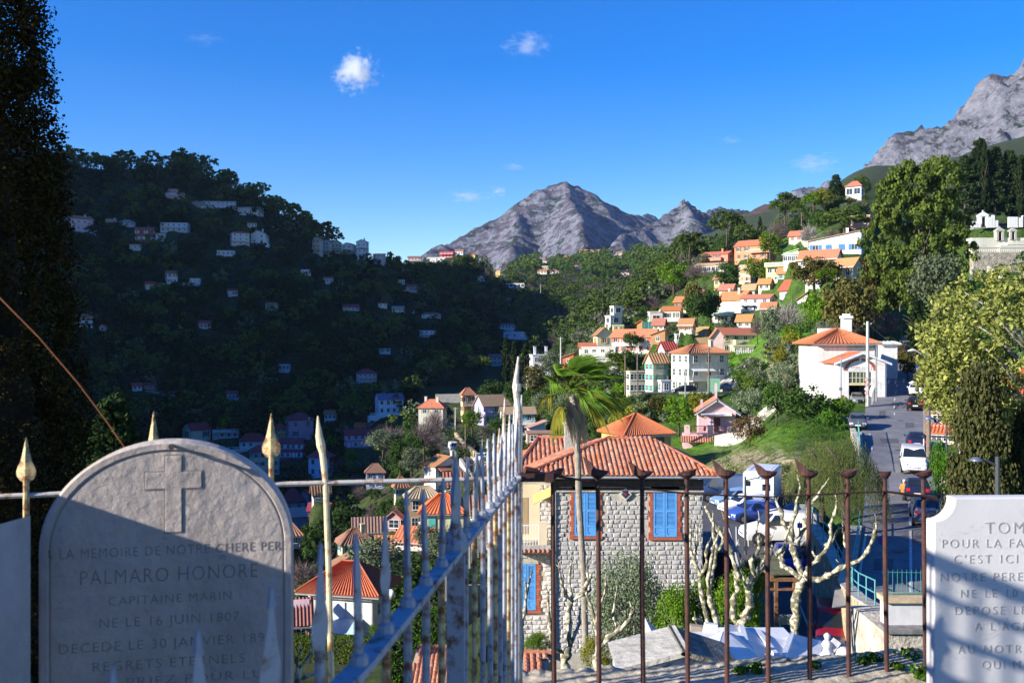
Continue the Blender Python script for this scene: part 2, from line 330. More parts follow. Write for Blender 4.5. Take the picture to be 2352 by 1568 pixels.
def crown(kind,rng,H,R,nclump,per,leaf):
 """clump centres for each habit; H crown height, R crown radius, base of crown at z=0"""
 if kind == 'round':
  d = rng.normal(size=(nclump,3)); d /= np.linalg.norm(d,axis=1)[:,None]; rr = .35 + .6 * rng.random(nclump) ** .5
  c = d * rr[:,None] * np.array([R,R,H * .5]) + np.array([0,0,H * .5]); rad = R * (.20 + .20 * rng.random(nclump)); return leaf_cloud(c,rad,per,leaf,rng)
 if kind == 'pine':
  d = rng.normal(size=(nclump,3)); d /= np.linalg.norm(d,axis=1)[:,None]; d[:,2] = np.abs(d[:,2]) * 1.0 - .25; rr = .5 + .5 * rng.random(nclump) ** .5
  c = d * rr[:,None] * np.array([R,R,H * .62]) + np.array([0,0,H * .35]); rad = R * (.17 + .16 * rng.random(nclump)); return leaf_cloud(c,rad,per,leaf,rng,.6,.5)
 if kind == 'tall':
  t = rng.random(nclump); an = rng.random(nclump) * 6.283; rr = R * (1 - t) ** .6 * (.5 + .5 * rng.random(nclump)) + .1 * R
  c = np.stack([np.cos(an) * rr,np.sin(an) * rr,t * H],1); rad = R * (.16 + .14 * rng.random(nclump)); return leaf_cloud(c,rad,per,leaf,rng,.55,.2)
 if kind == 'cypress':
  t = rng.random(nclump); an = rng.random(nclump) * 6.283; prof = np.sin(np.clip(t,0,1) ** .7 * math.pi * .97 + .06) ** .6
  rr = R * prof * (.35 + .55 * rng.random(nclump)); c = np.stack([np.cos(an) * rr,np.sin(an) * rr,t * H],1)
  rad = R * .30 * np.ones(nclump); return leaf_cloud(c,rad,per,leaf,rng,1.8,.1)
 if kind == 'lobed':     # a tall crown made of rounded masses with gaps between them
  L_ = []
  for i in range(34):
   t = (i + .5) / 34; an = i * 2.4; rr = R * .66 * (1 - abs(t - .45) * 1.1) ** .5; L_.append((math.cos(an) * rr,math.sin(an) * rr * .8,(.10 + .82 * t) * H,R * (.34 + .12 * math.sin(i * 1.7))))
  L_ = np.array(L_); k = rng.integers(0,len(L_),nclump); d = rng.normal(size=(nclump,3)); d /= np.linalg.norm(d,axis=1)[:,None]; d[:,2] = np.abs(d[:,2]) * .9 - .2
  c = L_[k,:3] + d * L_[k,3:4] * np.array([1,1,.62]); return leaf_cloud(c,R * .085 * (.7 + .6 * rng.random(nclump)),per,leaf,rng,.8,.5)
 if kind == 'palm':
  c = rng.normal(size=(nclump,3)) * R * .3 + np.array([0,0,H * .5]); return leaf_cloud(c,np.full(nclump,R * .3),per,leaf,rng)
def twig_cloud(rng,H,R,n,w,base=0.0,spread=1.0):
 """thin bare twigs fanning out from the middle of a crown"""
 t0 = rng.random(n) ** .7; an = rng.random(n) * 6.283; el = rng.random(n) * 1.2 + .1
 d = np.stack([np.cos(an) * np.cos(el),np.sin(an) * np.cos(el),np.sin(el)],1)
 s = d * t0[:,None] * np.array([R,R,H]) * .75 + np.array([0,0,base]); e = s + (d + rng.normal(size=(n,3)) * .55) * R * .38 * spread
 sd = np.cross(e - s,rng.normal(size=(n,3))); sd /= np.linalg.norm(sd,axis=1)[:,None]; sd = sd * (w * (.5 + rng.random(n)))[:,None]
 return np.stack([s - sd,s + sd,e + sd * .3,e - sd * .3],1).reshape(-1,3)
def limb_mesh(mb,rng,H,r0,n=5,spread=.35,start=.4,lean=0):
 top = Vector((rng.normal() * .05 * H + lean,rng.normal() * .05 * H,H)); mb.tube([(0,0,-1.0),top * .35 + Vector((rng.normal() * .1,0,0)),top * .7,top],[r0 * 1.25,r0,r0 * .7,r0 * .3],6)
 for k in range(n):
  t = start + (1 - start) * k / n; p = top * t; an = rng.random() * 6.283
  q = p + Vector((math.cos(an) * spread * H,math.sin(an) * spread * H,H * .28)); mb.tube([p,(p + q) / 2 + Vector((0,0,.04 * H)),q],[r0 * .5,r0 * .35,r0 * .12],5)
LM = dict(
 dark=leafmat('leaf_dark',(.028,.060,.014),(.075,.135,.030)),olive=leafmat('leaf_olive',(.090,.125,.065),(.20,.24,.14)),
 pine=leafmat('leaf_pine',(.050,.090,.018),(.125,.175,.035)),cyp=leafmat('leaf_cypress',(.016,.034,.012),(.04,.065,.022)),
 bright=leafmat('leaf_bright',(.07,.15,.012),(.16,.27,.025),.35),citrus=leafmat('leaf_citrus',(.05,.11,.012),(.14,.19,.02),.3),
 yellow=leafmat('leaf_yellow',(.17,.20,.02),(.34,.33,.04),.35),medlar=leafmat('leaf_medlar',(.055,.062,.018),(.14,.12,.035),.2),
 brown=leafmat('leaf_brown',(.09,.06,.03),(.17,.12,.06),.2),big=leafmat('leaf_pale',(.085,.11,.025),(.32,.335,.09),.3),
 ivy=leafmat('leaf_ivy',(.03,.09,.01),(.10,.21,.02),.3),deadcyp=leafmat('leaf_cypress_brown',(.026,.024,.011),(.060,.047,.017),.1))
barkM = mat('bark',(.10,.075,.055),.3,4,.9); twigM = mat('bare_twigs',(.17,.125,.12),.3,2,.9); twigG = mat('pale_twigs',(.33,.30,.27),.2,2,.9)
PR = {}
def proto(key,kind,m,H,R,trunk,nclump,per,leaf,r0=.16,n=3,twig=None,limbs=5,tm=None):
 out = []
 for i in range(n):
  rng = np.random.default_rng(abs(hash(key)) % 1000 + i) if False else np.random.default_rng(sum(map(ord,key)) * 7 + i)
  if twig: v = twig_cloud(rng,H,R,nclump,leaf,0);
  else: v = crown(kind,rng,H,R,nclump,per,leaf)
  v = v + np.array([0,0,trunk]); cm = npmesh(key + '_crown',v,quads(v),m)
  tb = MB(); limb_mesh(tb,rng,trunk + H * .6,r0,limbs,.22 if not twig else .3); tm_ = tb.mesh(key + '_trunk',tm or barkM,True)
  out.append((cm,tm_,v,H,R,trunk))
 PR[key] = out
# far kinds (coarse) and near kinds (fine)
proto('far_broad','round',LM['dark'],5.5,3.2,1.2,26,16,.75); proto('far_olive','round',LM['olive'],4.5,3.0,1.0,24,16,.65)
proto('far_pine','pine',LM['pine'],6.5,3.6,4.0,28,18,.75); proto('far_cypress','cypress',LM['cyp'],9.5,1.1,.6,34,10,.6,n=2)
proto('far_bare','round',twigM,5.0,3.0,1.5,420,1,.05,twig=True); proto('far_bright','round',LM['bright'],4.5,2.8,1.0,24,18,.6)
LM['shade_leaf'] = leafmat('leaf_shade',(.012,.028,.008),(.035,.065,.016)); LM['shade_olive'] = leafmat('leaf_shade_olive',(.035,.048,.028),(.08,.095,.06))  # darker copies of the leaf colours, holding the left hill's shade
proto('far_dark','round',LM['shade_leaf'],5.5,3.2,1.2,26,16,.75); proto('far_dpine','pine',LM['shade_leaf'],6.5,3.6,4.0,28,18,.75); proto('far_dolive','round',LM['shade_olive'],4.5,3.0,1.0,24,16,.65)
proto('broad','round',LM['dark'],5.0,2.8,1.3,60,46,.34); proto('olive','round',LM['olive'],4.2,2.6,1.2,60,60,.26)
proto('pine','pine',LM['pine'],6.5,3.4,4.0,70,46,.36); proto('cypress','cypress',LM['cyp'],9.5,1.15,.5,90,34,.28,n=2)
proto('citrus','round',LM['citrus'],3.4,2.0,1.0,50,50,.22); proto('bright','round',LM['bright'],3.6,2.2,.8,50,46,.26)
proto('yellow','round',LM['yellow'],3.4,2.0,.8,50,46,.24); proto('medlar','round',LM['medlar'],4.0,2.6,.6,70,44,.30)
proto('brown','round',LM['brown'],3.0,2.4,.4,60,50,.20); proto('bare','round',twigM,4.2,2.6,1.4,1500,1,.022,twig=True); proto('barepale','round',twigG,3.8,2.4,.8,1100,1,.03,twig=True,tm=twigG)
proto('bigpine','lobed',leafmat('leaf_big_pine',(.045,.075,.016),(.13,.175,.035),.3),20,9.5,3.0,720,54,.46,r0=.5,n=1); proto('conifer','tall',LM['cyp'],15,3.8,1.0,170,60,.50,r0=.3,n=2)
proto('ivy','round',LM['ivy'],1.6,2.2,0,50,40,.20,r0=.04,n=2)
LBL = {'broad': ('broadleaf_tree','tree'),'olive': ('olive_tree','olive tree'),'pine': ('pine_tree','pine'),'cypress': ('cypress_tree','cypress'),'bare': ('bare_tree','bare tree'),
       'bright': ('leafy_shrub','shrub'),'citrus': ('citrus_tree','tree'),'yellow': ('yellow_green_tree','tree'),'medlar': ('dense_tree','tree'),'brown': ('round_bush','bush'),
       'barepale': ('bare_tree','bare tree'),'bigpine': ('pine_tree','pine'),'conifer': ('conifer_tree','conifer'),'ivy': ('ivy_clump','ivy')}
def tree(key,x,y,sc=1.0,label=None,group=None,z=None,sz=None,name=None,var=None):
 far = key.startswith('far_'); pk = key; base = key.replace('far_','')
 cm,tm,v,H,R,tr = PR[pk][random.randrange(len(PR[pk])) if var is None else var % len(PR[pk])]
 nm,cat = LBL.get(base,('tree','tree')); nm = name or nm
 if z is None: z = float(gz(x,y)) - .15
 s = (sc,sc,sc if sz is None else sz); rz = random.random() * 6.28
 e = thing(nm,label or 'tree',cat,(x,y,z),rz,group); e.scale = s
 link('crown',cm,e); link('trunk',tm,e); return e
def tree_at(key,px,py,hpx,label=None,group=None,d=None,wpx=None,dmin=40,**kw):
 """tree standing on the ground seen at (px, py), hpx survey rows tall"""
 d = d or gd(px,py,dmin); p = P(px,py,d); cm,tm,v,H,R,tr = PR[key][0]
 s = hpx / FPX * d / (H + tr); sx = s if wpx is None else (wpx / FPX * d) / (2 * R * 1.05)
 return tree(key,p.x,p.y,sx,label,group,z=p.z,sz=s,**kw)
def wood(name,kinds,pts,scales,label,cat=None):
 """a far wood that reads as one mass: one joined object"""
 vs = []; fs = []; mi = []; off = 0; mats = []
 for i,(x,y,z) in enumerate(pts):
  k = kinds[RNG.integers(len(kinds))]; cm,tm,v,H,R,tr = PR[k][RNG.integers(len(PR[k]))]
  m = cm.materials[0]
  if m not in mats: mats.append(m)
  an = RNG.random() * 6.283; c,s = math.cos(an),math.sin(an); sc = scales[i]
  q = v.reshape(-1,4,3);
  if len(q) > 240: q = q[RNG.permutation(len(q))[:240]]
  q = q.reshape(-1,3); w = np.stack([q[:,0] * c - q[:,1] * s,q[:,0] * s + q[:,1] * c,q[:,2]],1) * sc * np.array([1.1,1.1,1]) + np.array([x,y,z - .4 * sc])
  vs.append(w); f = quads(w,off); fs.append(f); mi.append(np.full(len(f),mats.index(m))); off += len(w)
 o = link(name,npmesh(name,np.concatenate(vs),np.concatenate(fs),mats,np.concatenate(mi))); tag(o,label,kind='stuff'); return o
# ---------------------------------------------------------------- houses
def wallmat(c,stain=.25):
 return mat('render_%02x%02x%02x' % tuple(int(v * 255) for v in c),c,.10,.9,.9,.15,12,stain=stain)
def roofmat(c,key='roof'):
 k = key + '_%02x%02x%02x' % tuple(int(v * 255) for v in c)
 if k in MATS: return MATS[k]
 m,nt,b = nodes_mat(k); N = nt.nodes; L = nt.links; tc = N.new('ShaderNodeTexCoord')
 nz = N.new('ShaderNodeTexNoise'); nz.inputs['Scale'].default_value = 3.5; nz.inputs['Detail'].default_value = 8; nz.inputs['Roughness'].default_value = .75; L.new(tc.outputs['Object'],nz.inputs['Vector'])
 r = N.new('ShaderNodeValToRGB'); e = r.color_ramp.elements; e[0].position = .3; e[1].position = .7
 e[0].color = (*[v * .55 for v in c],1); e[1].color = (min(1,c[0] * 1.15),c[1] * 1.15,c[2] * 1.15,1)
 n = r.color_ramp.elements.new(.5); n.color = (*c,1); L.new(nz.outputs['Fac'],r.inputs['Fac']); L.new(r.outputs[0],b.inputs['Base Color']); b.inputs['Roughness'].default_value = .85
 MATS[k] = m; return m
GLASS = mat('window_glass',(.03,.045,.06),.3,1.0,.08,spec=.8)
WHITEP = mat('white_paint',(.75,.75,.72),.05,2,.6); DARKIN = mat('dark_interior',(.008,.008,.01),.1,1,.9)
GREY = mat('grey_concrete',(.34,.33,.30),.2,1.5,.9,.3,14,stain=.5); STONEW = mat('rubble_stone',(.42,.38,.30),.3,1.2,.95,.9,3,col2=(.17,.15,.12))
METAL = mat('dull_metal',(.30,.31,.32),.1,3,.5,metal=.6); GUTTER = mat('zinc',(.45,.46,.48),.1,3,.5,metal=.5)
def corr_plane(mb,A,B,Cc,D,n,thick=.12,amp=.05,mi=None,seg=2):
 """tiled roof plane: A-B eave, D-C ridge (C above B); real ridges running up the slope"""
 A,B,Cc,D = map(Vector,(A,B,Cc,D)); nrm = (B - A).cross(D - A).normalized()
 if nrm.z < 0: nrm = -nrm
 n = max(2,n); cols = n * 4; b0 = len(mb.v); m = mb.cur if mi is None else mi
 for i in range(cols + 1):
  t = i / cols; h = amp * math.sin(t * n * 2 * math.pi)
  for s in range(seg + 1):
   p = A.lerp(B,t).lerp(D.lerp(Cc,t),s / seg); mb.v.append(tuple(p + nrm * (thick + h)))
 k = seg + 1
 for i in range(cols):
  for s in range(seg): a = b0 + i * k + s; mb.f.append((a,a + k,a + k + 1,a + 1)); mb.mi.append(m)
 u = [A,B,Cc,D]; mb.poly([tuple(q) for q in reversed(u)],m)
 for i in range(4):
  p,q = u[i],u[(i + 1) % 4]
  if (p - q).length > .01: mb.poly([tuple(p),tuple(q),tuple(q + nrm * thick),tuple(p + nrm * thick)],m)
def flat_plane(mb,pts,thick=.14,mi=None):
 pts = [Vector(p) for p in pts]; nrm = (pts[1] - pts[0]).cross(pts[2] - pts[0]).normalized()
 if nrm.z < 0: nrm = -nrm
 up = [p + nrm * thick for p in pts]; mb.poly(up,mi); mb.poly(list(reversed(pts)),mi)
 for i in range(len(pts)):
  j = (i + 1) % len(pts); mb.poly([pts[i],pts[j],up[j],up[i]],mi)
def roof_mesh(kind,W,D,H,rh,ov=.45,pitch=.30,corr=True):
 mb = MB(); x0,x1,y0,y1 = -W/2 - ov,W/2 + ov,-ov,D + ov; e = H - ov * rh / (D / 2 if kind == 'gable_x' else W / 2) * .9 if kind in ('gable_x','gable_y') else H - .02
 def pl(A,B,Cc,Dd):
  if corr: corr_plane(mb,A,B,Cc,Dd,int((Vector(B) - Vector(A)).length / pitch))
  else:
   q = [A,B,Cc,Dd] if (Vector(Cc) - Vector(Dd)).length > .01 else [A,B,Cc]; flat_plane(mb,q)
 z = H + rh
 if kind == 'gable_x': pl((x0,y0,e),(x1,y0,e),(x1,D/2,z),(x0,D/2,z)); pl((x1,y1,e),(x0,y1,e),(x0,D/2,z),(x1,D/2,z))
 elif kind == 'gable_y': pl((x0,y1,e),(x0,y0,e),(0,y0,z),(0,y1,z)); pl((x1,y0,e),(x1,y1,e),(0,y1,z),(0,y0,z))
 elif kind == 'hip':
  r = max(0,(W - D) / 2); q = max(0,(D - W) / 2); a = (-r,D/2 - q,z); b = (r,D/2 - q,z); c = (r,D/2 + q,z); d = (-r,D/2 + q,z)
  pl((x0,y0,e),(x1,y0,e),b,a); pl((x1,y0,e),(x1,y1,e),c,b); pl((x1,y1,e),(x0,y1,e),d,c); pl((x0,y1,e),(x0,y0,e),a,d)
  for p,s in ((a,(x0,y0,e)),(b,(x1,y0,e)),(c,(x1,y1,e)),(d,(x0,y1,e))): mb.tube([Vector(s) + Vector((0,0,.16)),Vector(p) + Vector((0,0,.16))],.11,6)
  if r > 0: mb.tube([Vector(a) + Vector((0,0,.16)),Vector(b) + Vector((0,0,.16))],.11,6)
 elif kind == 'shed': pl((x0,y0,H),(x1,y0,H),(x1,y1,H + rh),(x0,y1,H + rh))
 elif kind == 'shed_x': pl((x0,y1,H),(x0,y0,H),(x1,y0,H + rh),(x1,y1,H + rh))
 elif kind == 'flat': mb.box(-W/2 - .15,W/2 + .15,-.15,D + .15,H,H + .25)
 return mb
WCACHE = {}
def window_meshes(w,h,near,frame):
 k = (round(w,1),round(h,1),near,frame.name)
 if k not in WCACHE:
  f = MB(); t = .06
  for (a,b,c,d) in ((-w/2,w/2,0,t),(-w/2,w/2,h - t,h),(-w/2,-w/2 + t,t,h - t),(w/2 - t,w/2,t,h - t),(-t/2,t/2,t,h - t)): f.box(a,b,-.05,.01,c,d)
  if near: f.box(-w/2 + t,-t/2,-.045,.01,h * .5,h * .5 + .04); f.box(t/2,w/2 - t,-.045,.01,h * .5,h * .5 + .04)
  f.box(-w/2 - .08,w/2 + .08,-.12,.0,-.08,-.002)
  p = MB(); p.poly([(-w/2 + .02,-.02,.02),(w/2 - .02,-.02,.02),(w/2 - .02,-.02,h - .02),(-w/2 + .02,-.02,h - .02)])
  WCACHE[k] = (f.mesh('window_frame',frame),p.mesh('window_pane',GLASS))
 return WCACHE[k]
SCACHE = {}
def shutter_mesh(w,h,m,near,closed=False):
 k = (round(w,1),round(h,1),m.name,near)
 if k not in SCACHE:
  s = MB(); w,h = k[0],k[1]; s.box(0,w,-.05,-.005,0,h)
  if near:
   for i in range(int(h / .12)): s.box(.05,w - .05,-.065,-.051,.05 + i * .12,.11 + i * .12)
  else:
   for i in range(3): s.box(.04,w - .04,-.06,-.051,.06 + i * h / 3,(i + .8) * h / 3)
  SCACHE[k] = s.mesh('shutter',m)
 return SCACHE[k]
def place_window(root,x,y,z,rz,w,h,shc=None,state='open',near=True,frame=None,part='window'):
 f,p = window_meshes(w,h,near,frame or WHITEP); Rm = Matrix.Rotation(rz,3,'Z')
 def put(name,me,dx,par,z_=z,dy=0):
  v = Rm @ Vector((dx,dy,0)); return link(name,me,par,(x + v.x,y + v.y,z_),rz)
 wobj = put(part,f,0,root)
 pn = link('pane',p,wobj)
 if shc is not None:
  m = mat('shutter_%02x%02x%02x' % tuple(int(v * 255) for v in shc),shc,.06,2,.6)
  sm = shutter_mesh(w / 2,h,m,near)
  if state == 'open': put('shutter',sm,-w - .02,root,dy=-.01); put('shutter',sm,w / 2 + .02,root,dy=-.01)
  else: put('shutter',sm,-w / 2,root,dy=-.055); put('shutter',sm,.005,root,dy=-.055)
 return wobj
HLAB = []; HOUSES = []; PADS = []
def house(label,x0,x1,ye,yb,d=None,yaw=0,dr=.7,wall=(.62,.58,.50),roof='gable_x',rh=1.6,roofc=(.42,.13,.06),fl=None,cols=None,sh=None,st='open',scols=None,ssh='same',
          name='house',cat='house',chim=0,balc=None,ww=.9,wh=1.3,found=4,ov=.4,corr=None,awn=None,dish=False,dmin=60,gables=None,group=None,terrace=None,doorc=None,wings=(),wframe=None,nowin=False,gutter=True,wz=None):
 d = d or gd((x0 + x1) / 2,yb,dmin)
 if d > 1500: d = 525 if x0 < 900 else (640 if x0 < 1105 else 1200)     # stands on the skyline
 phi = math.atan(((x0 + x1) / 2 - CX) / FPX); tr_ = math.radians(yaw); th = tr_ - phi; tot = (x1 - x0) * d * math.cos(phi) / FPX
 W = tot / (abs(math.cos(tr_)) + dr * abs(math.sin(tr_))); D = dr * W; H = (yb - ye) * d / FPX
 # origin = middle of the front wall's foot; centre the visible extent on (x0+x1)/2
 mid = P((x0 + x1) / 2,yb,d); c,s = math.cos(th),math.sin(th)
 cor = [(-W/2 * c,-W/2 * s),(W/2 * c,W/2 * s),(-W/2 * c - D * s,-W/2 * s + D * c),(W/2 * c - D * s,W/2 * s + D * c)]
 per = [(a * math.cos(phi) - b * math.sin(phi),a * math.sin(phi) + b * math.cos(phi)) for a,b in cor]   # across and along the line of sight
 ox = (min(a for a,b in per) + max(a for a,b in per)) / 2; oy = min(b for a,b in per)
 offx = ox * math.cos(phi) + oy * math.sin(phi); offy = -ox * math.sin(phi) + oy * math.cos(phi)
 loc = Vector((mid.x - offx,mid.y - offy,mid.z)); root = thing(name,label,cat,loc,th,group)
 rk = random.Random(int(x0 * 7 + yb)); roofc = (roofc[0] * rk.uniform(.78,1.12),roofc[1] * rk.uniform(.85,1.2),roofc[2] * rk.uniform(.7,1.05)) if roof != 'flat' else roofc
 near = d < 210; hx = {'root': root,'W': W,'D': D,'H': H,'d': d}
 wm = wallmat(wall); mb = MB(); mb.box(-W/2,W/2,0,D,-found,H)
 if roof == 'gable_x':
  for sx in (-1,1): mb.prism([(0,H),(D,H),(D/2,H + rh)],sx * W/2 - (.2 if sx > 0 else 0) ,sx * W/2 + (.2 if sx < 0 else 0),'x')
 elif roof == 'gable_y':
  mb.prism([(-W/2,H),(W/2,H),(0,H + rh)],0,.2); mb.prism([(-W/2,H),(W/2,H),(0,H + rh)],D - .2,D)
 elif roof == 'shed': mb.prism([(0,H),(D,H),(D,H + rh)],-W/2,W/2,'x')
 elif roof == 'shed_x': mb.prism([(-W/2,H),(W/2,H),(W/2,H + rh)],0,D,'y')
 elif roof == 'flat':
  pass
 mb.build('wall',wm,root)
 cr = (d < 190) if corr is None else corr
 rm = roofmat(roofc) if roof != 'flat' else wm
 ro = roof_mesh(roof,W,D,H,rh,ov if d < 300 else .3,.30 if d < 120 else .5,cr).build('roof',rm,root)
 if gutter and roof in ('gable_x','hip','shed') and d < 220:
  g = MB(); g.box(-W/2 - ov,W/2 + ov,-ov - .12,-ov - .005,H - .16,H - .04); g.tube([(W/2 - .1,-.08,H - .1),(W/2 - .1,-.08,0)],.045,6); g.build('gutter',GUTTER,root)
 for k in range(chim):
  cb = MB(); cx = W * (.22 if k == 0 else -.3) ; cy = D * (.35 if k == 0 else .6); cb.box(cx - .3,cx + .3,cy - .3,cy + .3,H,H + rh + .7); cb.box(cx - .38,cx + .38,cy - .38,cy + .38,H + rh + .72,H + rh + .84)
  cb.build('chimney',wm,ro)
 fl = fl or max(1,round(H / 2.9)); cols = cols if cols is not None else max(1,int(W / 2.6)); fh = H / fl
 if not nowin:
  for j in range(fl):
   z = j * fh + (fh * .32 if wz is None else wz)
   for i in range(cols):
    x = -W/2 + W * (i + .5) / cols + (random.random() - .5) * .15
    if j == 0 and doorc is not None and i == cols // 2:
     db = MB(); db.box(x - .45,x + .45,-.06,-.002,0,min(2.1,fh * .8)); dm = mat('door_%02x%02x%02x' % tuple(int(v * 255) for v in doorc),doorc,.15,3,.6)
     dd = db.build('door',dm,root); h_ = MB(); h_.box(x + .3,x + .36,-.1,-.062,1.0,1.06); h_.build('handle',METAL,dd); continue
    if random.random() < .07 and d > 200: continue
    place_window(root,x,-.002,z,0,ww,min(wh,fh * .55),sh,st if random.random() < .8 else ('closed' if st == 'open' else 'open'),near,wframe)
   sc = scols if scols is not None else max(1,int(D / 3.2)); s2 = sh if ssh == 'same' else ssh
   for i in range(sc):
    y = D * (i + .5) / sc
    if yaw <= 0: place_window(root,W/2 + .002,y,z,math.pi / 2,ww,min(wh,fh * .55),s2,'open',near,wframe)
    if yaw >= 0: place_window(root,-W/2 - .002,y,z,-math.pi / 2,ww,min(wh,fh * .55),s2,'open',near,wframe)
 if balc:   # (floor, fraction from, fraction to, kind)
  for (bf,a,b_,kind) in balc:
   z = bf * fh; xa,xb = -W/2 + W * a,-W/2 + W * b_
   m1 = MB(); m1.box(xa,xb,-1.2,-.003,z - .15,z); bo = m1.build('balcony',wm,root); m2 = MB()
   if kind == 'wall': m2.box(xa,xb,-1.2,-1.08,z + .002,z + .9); m2.box(xa,xa + .12,-1.078,0,z + .002,z + .9); m2.box(xb - .12,xb,-1.078,0,z + .002,z + .9)
   else:
    m2.box(xa,xb,-1.18,-1.12,z + .88,z + .95)
    for i in range(int((xb - xa) / .28) + 1): m2.box(xa + i * .28,xa + i * .28 + (.04 if kind == 'rail' else .12),-1.17,-1.13,z + .002,z + .88)
   m2.build('railing',wm if kind == 'wall' else (WHITEP if kind != 'dark' else METAL),bo)
 if terrace:   # (width fraction from, to, depth, height below base) : walled terrace in front
  a,b_,td,th_ = terrace; xa,xb = -W/2 + W * a,-W/2 + W * b_; t = MB(); t.box(xa,xb,-td,-.003,-found - th_,0); to = t.build('terrace',wm,root)
  r = MB(); r.box(xa,xb,-td,-td + .15,.002,.12); r.box(xa,xb,-td,-td + .15,.8,.92)
  for i in range(int((xb - xa) / .45) + 1): r.box(xa + i * .45,xa + i * .45 + .14,-td + .02,-td + .13,.121,.799)
  r.build('railing',WHITEP,to)
 if awn:
  a,b_,z,ac = awn; m3 = MB(); xa,xb = -W/2 + W * a,-W/2 + W * b_; flat_plane(m3,[(xa,-1.1,z * fh - .35),(xb,-1.1,z * fh - .35),(xb,-.02,z * fh),(xa,-.02,z * fh)],.03); m3.build('awning',mat('awning_%02x%02x%02x' % tuple(int(v * 255) for v in ac),ac,.1,2,.8),root)
 if dish:
  m4 = MB(); m4.lathe([(.02,0),(.25,.03),(.42,.1),(.45,.14)],(0,0,0),14); q = m4.build('satellite_dish',WHITEP,root,True); q.location = (W * .3,-.3,H + .35); q.rotation_euler = (math.radians(75),0,.4)
  m5 = MB(); m5.tube([(0,.3,-.5),(0,0,0)],.03,6); m5.build('bracket',METAL,q)
 HOUSES.append((x0,x1,ye - rh / d * FPX * .6,yb,d)); HLAB.append(label); pad_z = loc.z - .1
 ctr = loc + Vector((-D/2 * s,D/2 * c,0)); pad(ctr.x,ctr.y,pad_z,max(W,D) * .5,max(W,D) * .55); pad(mid.x,mid.y - .5,pad_z,W * .3,W * .5); PADS.append((ctr.x,ctr.y,pad_z,max(W,D) * .5,1.5)); PADS.append((mid.x,mid.y - .8,pad_z,W * .35,1.5))
 return hx
WHT = (.70,.69,.66); CRM = (.66,.60,.47); YEL = (.68,.58,.32); PNK = (.60,.34,.34); LPK = (.68,.47,.47); LIL = (.46,.38,.58); ORG = (.58,.24,.12); SAL = (.62,.40,.27); RED = (.42,.07,.06); GRYB = (.45,.48,.52)
TIL = (.44,.165,.085); TIL2 = (.36,.14,.085); TIL3 = (.36,.17,.11); TBR = (.40,.24,.17); GRN = (.10,.32,.24); BLU = (.10,.22,.55); WOOD = (.30,.11,.06)
# ---------------------------------------------------------------- houses: shaded left hill
def h(*a,**k): return house(*a,**k)
LG = 'houses on the shaded left hill'
LK = dict(dmin=250,group=LG,found=6)
h('pale pink house with tiled roof highest left on the shaded hill',147,215,501,531,yaw=22,dr=.6,wall=LPK,roof='gable_x',rh=1.6,roofc=TIL3,fl=2,cols=4,chim=1,terrace=(-.05,1.0,3,1.5),**LK)
h('small pink house with red roof and white terrace near the hilltop',382,412,434,449,yaw=-12,wall=PNK,roof='shed',rh=.8,roofc=TIL,fl=1,cols=2,sh=(.2,.25,.4),terrace=(0,1.7,3,2),**LK)
h('long white villa with dark flat roof and terraces below the ridge',465,543,462,479,yaw=-10,dr=.45,wall=GRYB,roof='shed',rh=1.2,roofc=(.16,.17,.2),fl=2,cols=7,terrace=(0,1,3,2),**LK)
h('white villa with long sloping wall right of the long villa',545,606,474,495,yaw=-25,dr=.6,wall=WHT,roof='shed_x',rh=-2.2,roofc=(.6,.62,.64),fl=1,cols=4,**LK)
h('blue-white flat roofed house with balconies in the middle of the left hill',368,437,512,533,yaw=-12,dr=.5,wall=(.55,.62,.68),roof='flat',fl=2,cols=5,balc=[(1,0,1,'rail')],**LK)
h('deep red row house with pale shutters on the left hill',309,356,526,554,yaw=-14,dr=.5,wall=(.36,.10,.10),roof='gable_x',rh=1.0,roofc=TIL2,fl=2,cols=4,sh=(.5,.6,.5),chim=1,**LK)
h('pale lilac end house with terrace railing beside the deep red row',357,382,536,554,yaw=-14,wall=(.62,.55,.62),roof='shed',rh=.6,roofc=TIL2,fl=2,cols=2,sh=(.3,.5,.45),terrace=(0,1,2,1),**LK)
h('tiny white cabin with red roof below the deep red row',297,325,562,573,yaw=-8,wall=WHT,roof='shed',rh=.7,roofc=TIL,fl=1,cols=1,**LK)
h('white house with dark red tiers and flat balconies on the left hill',528,573,535,564,yaw=10,dr=.6,wall=(.6,.58,.56),roof='hip',rh=1,roofc=RED,fl=3,cols=3,balc=[(1,0,1,'rail')],**LK)
h('white gabled house with chimneys right of the dark red tiered house',576,619,537,560,yaw=-20,dr=.8,wall=WHT,roof='gable_y',rh=1.8,roofc=TIL3,fl=2,cols=2,chim=2,terrace=(.2,1.3,2,2),**LK)
h('low grey house with balustrade below the dark red tiered house',498,541,576,589,yaw=-5,wall=(.5,.52,.54),roof='flat',fl=1,cols=4,terrace=(0,1,2,1),**LK)
h('white two storey house with brown roof standing alone on the left hill',379,408,627,652,yaw=15,wall=(.62,.62,.66),roof='gable_x',rh=1.1,roofc=WOOD,fl=2,cols=2,sh=(.2,.1,.1),doorc=WOOD,**LK)
h('white house with dark shutters right beside the tall cypress',163,213,728,752,yaw=12,dr=.5,wall=WHT,roof='hip',rh=1.1,roofc=TIL2,fl=2,cols=4,sh=(.03,.04,.06),**LK)
h('tiny pink gabled hut right of the white house with dark shutters',228,246,750,762,yaw=-25,wall=LPK,roof='gable_y',rh=.8,roofc=TIL3,fl=1,cols=1,**LK)
h('low white hut with dark red roof above the terraced walls',303,326,886,897,yaw=5,wall=WHT,roof='gable_x',rh=1.0,roofc=RED,fl=1,cols=2,**LK)
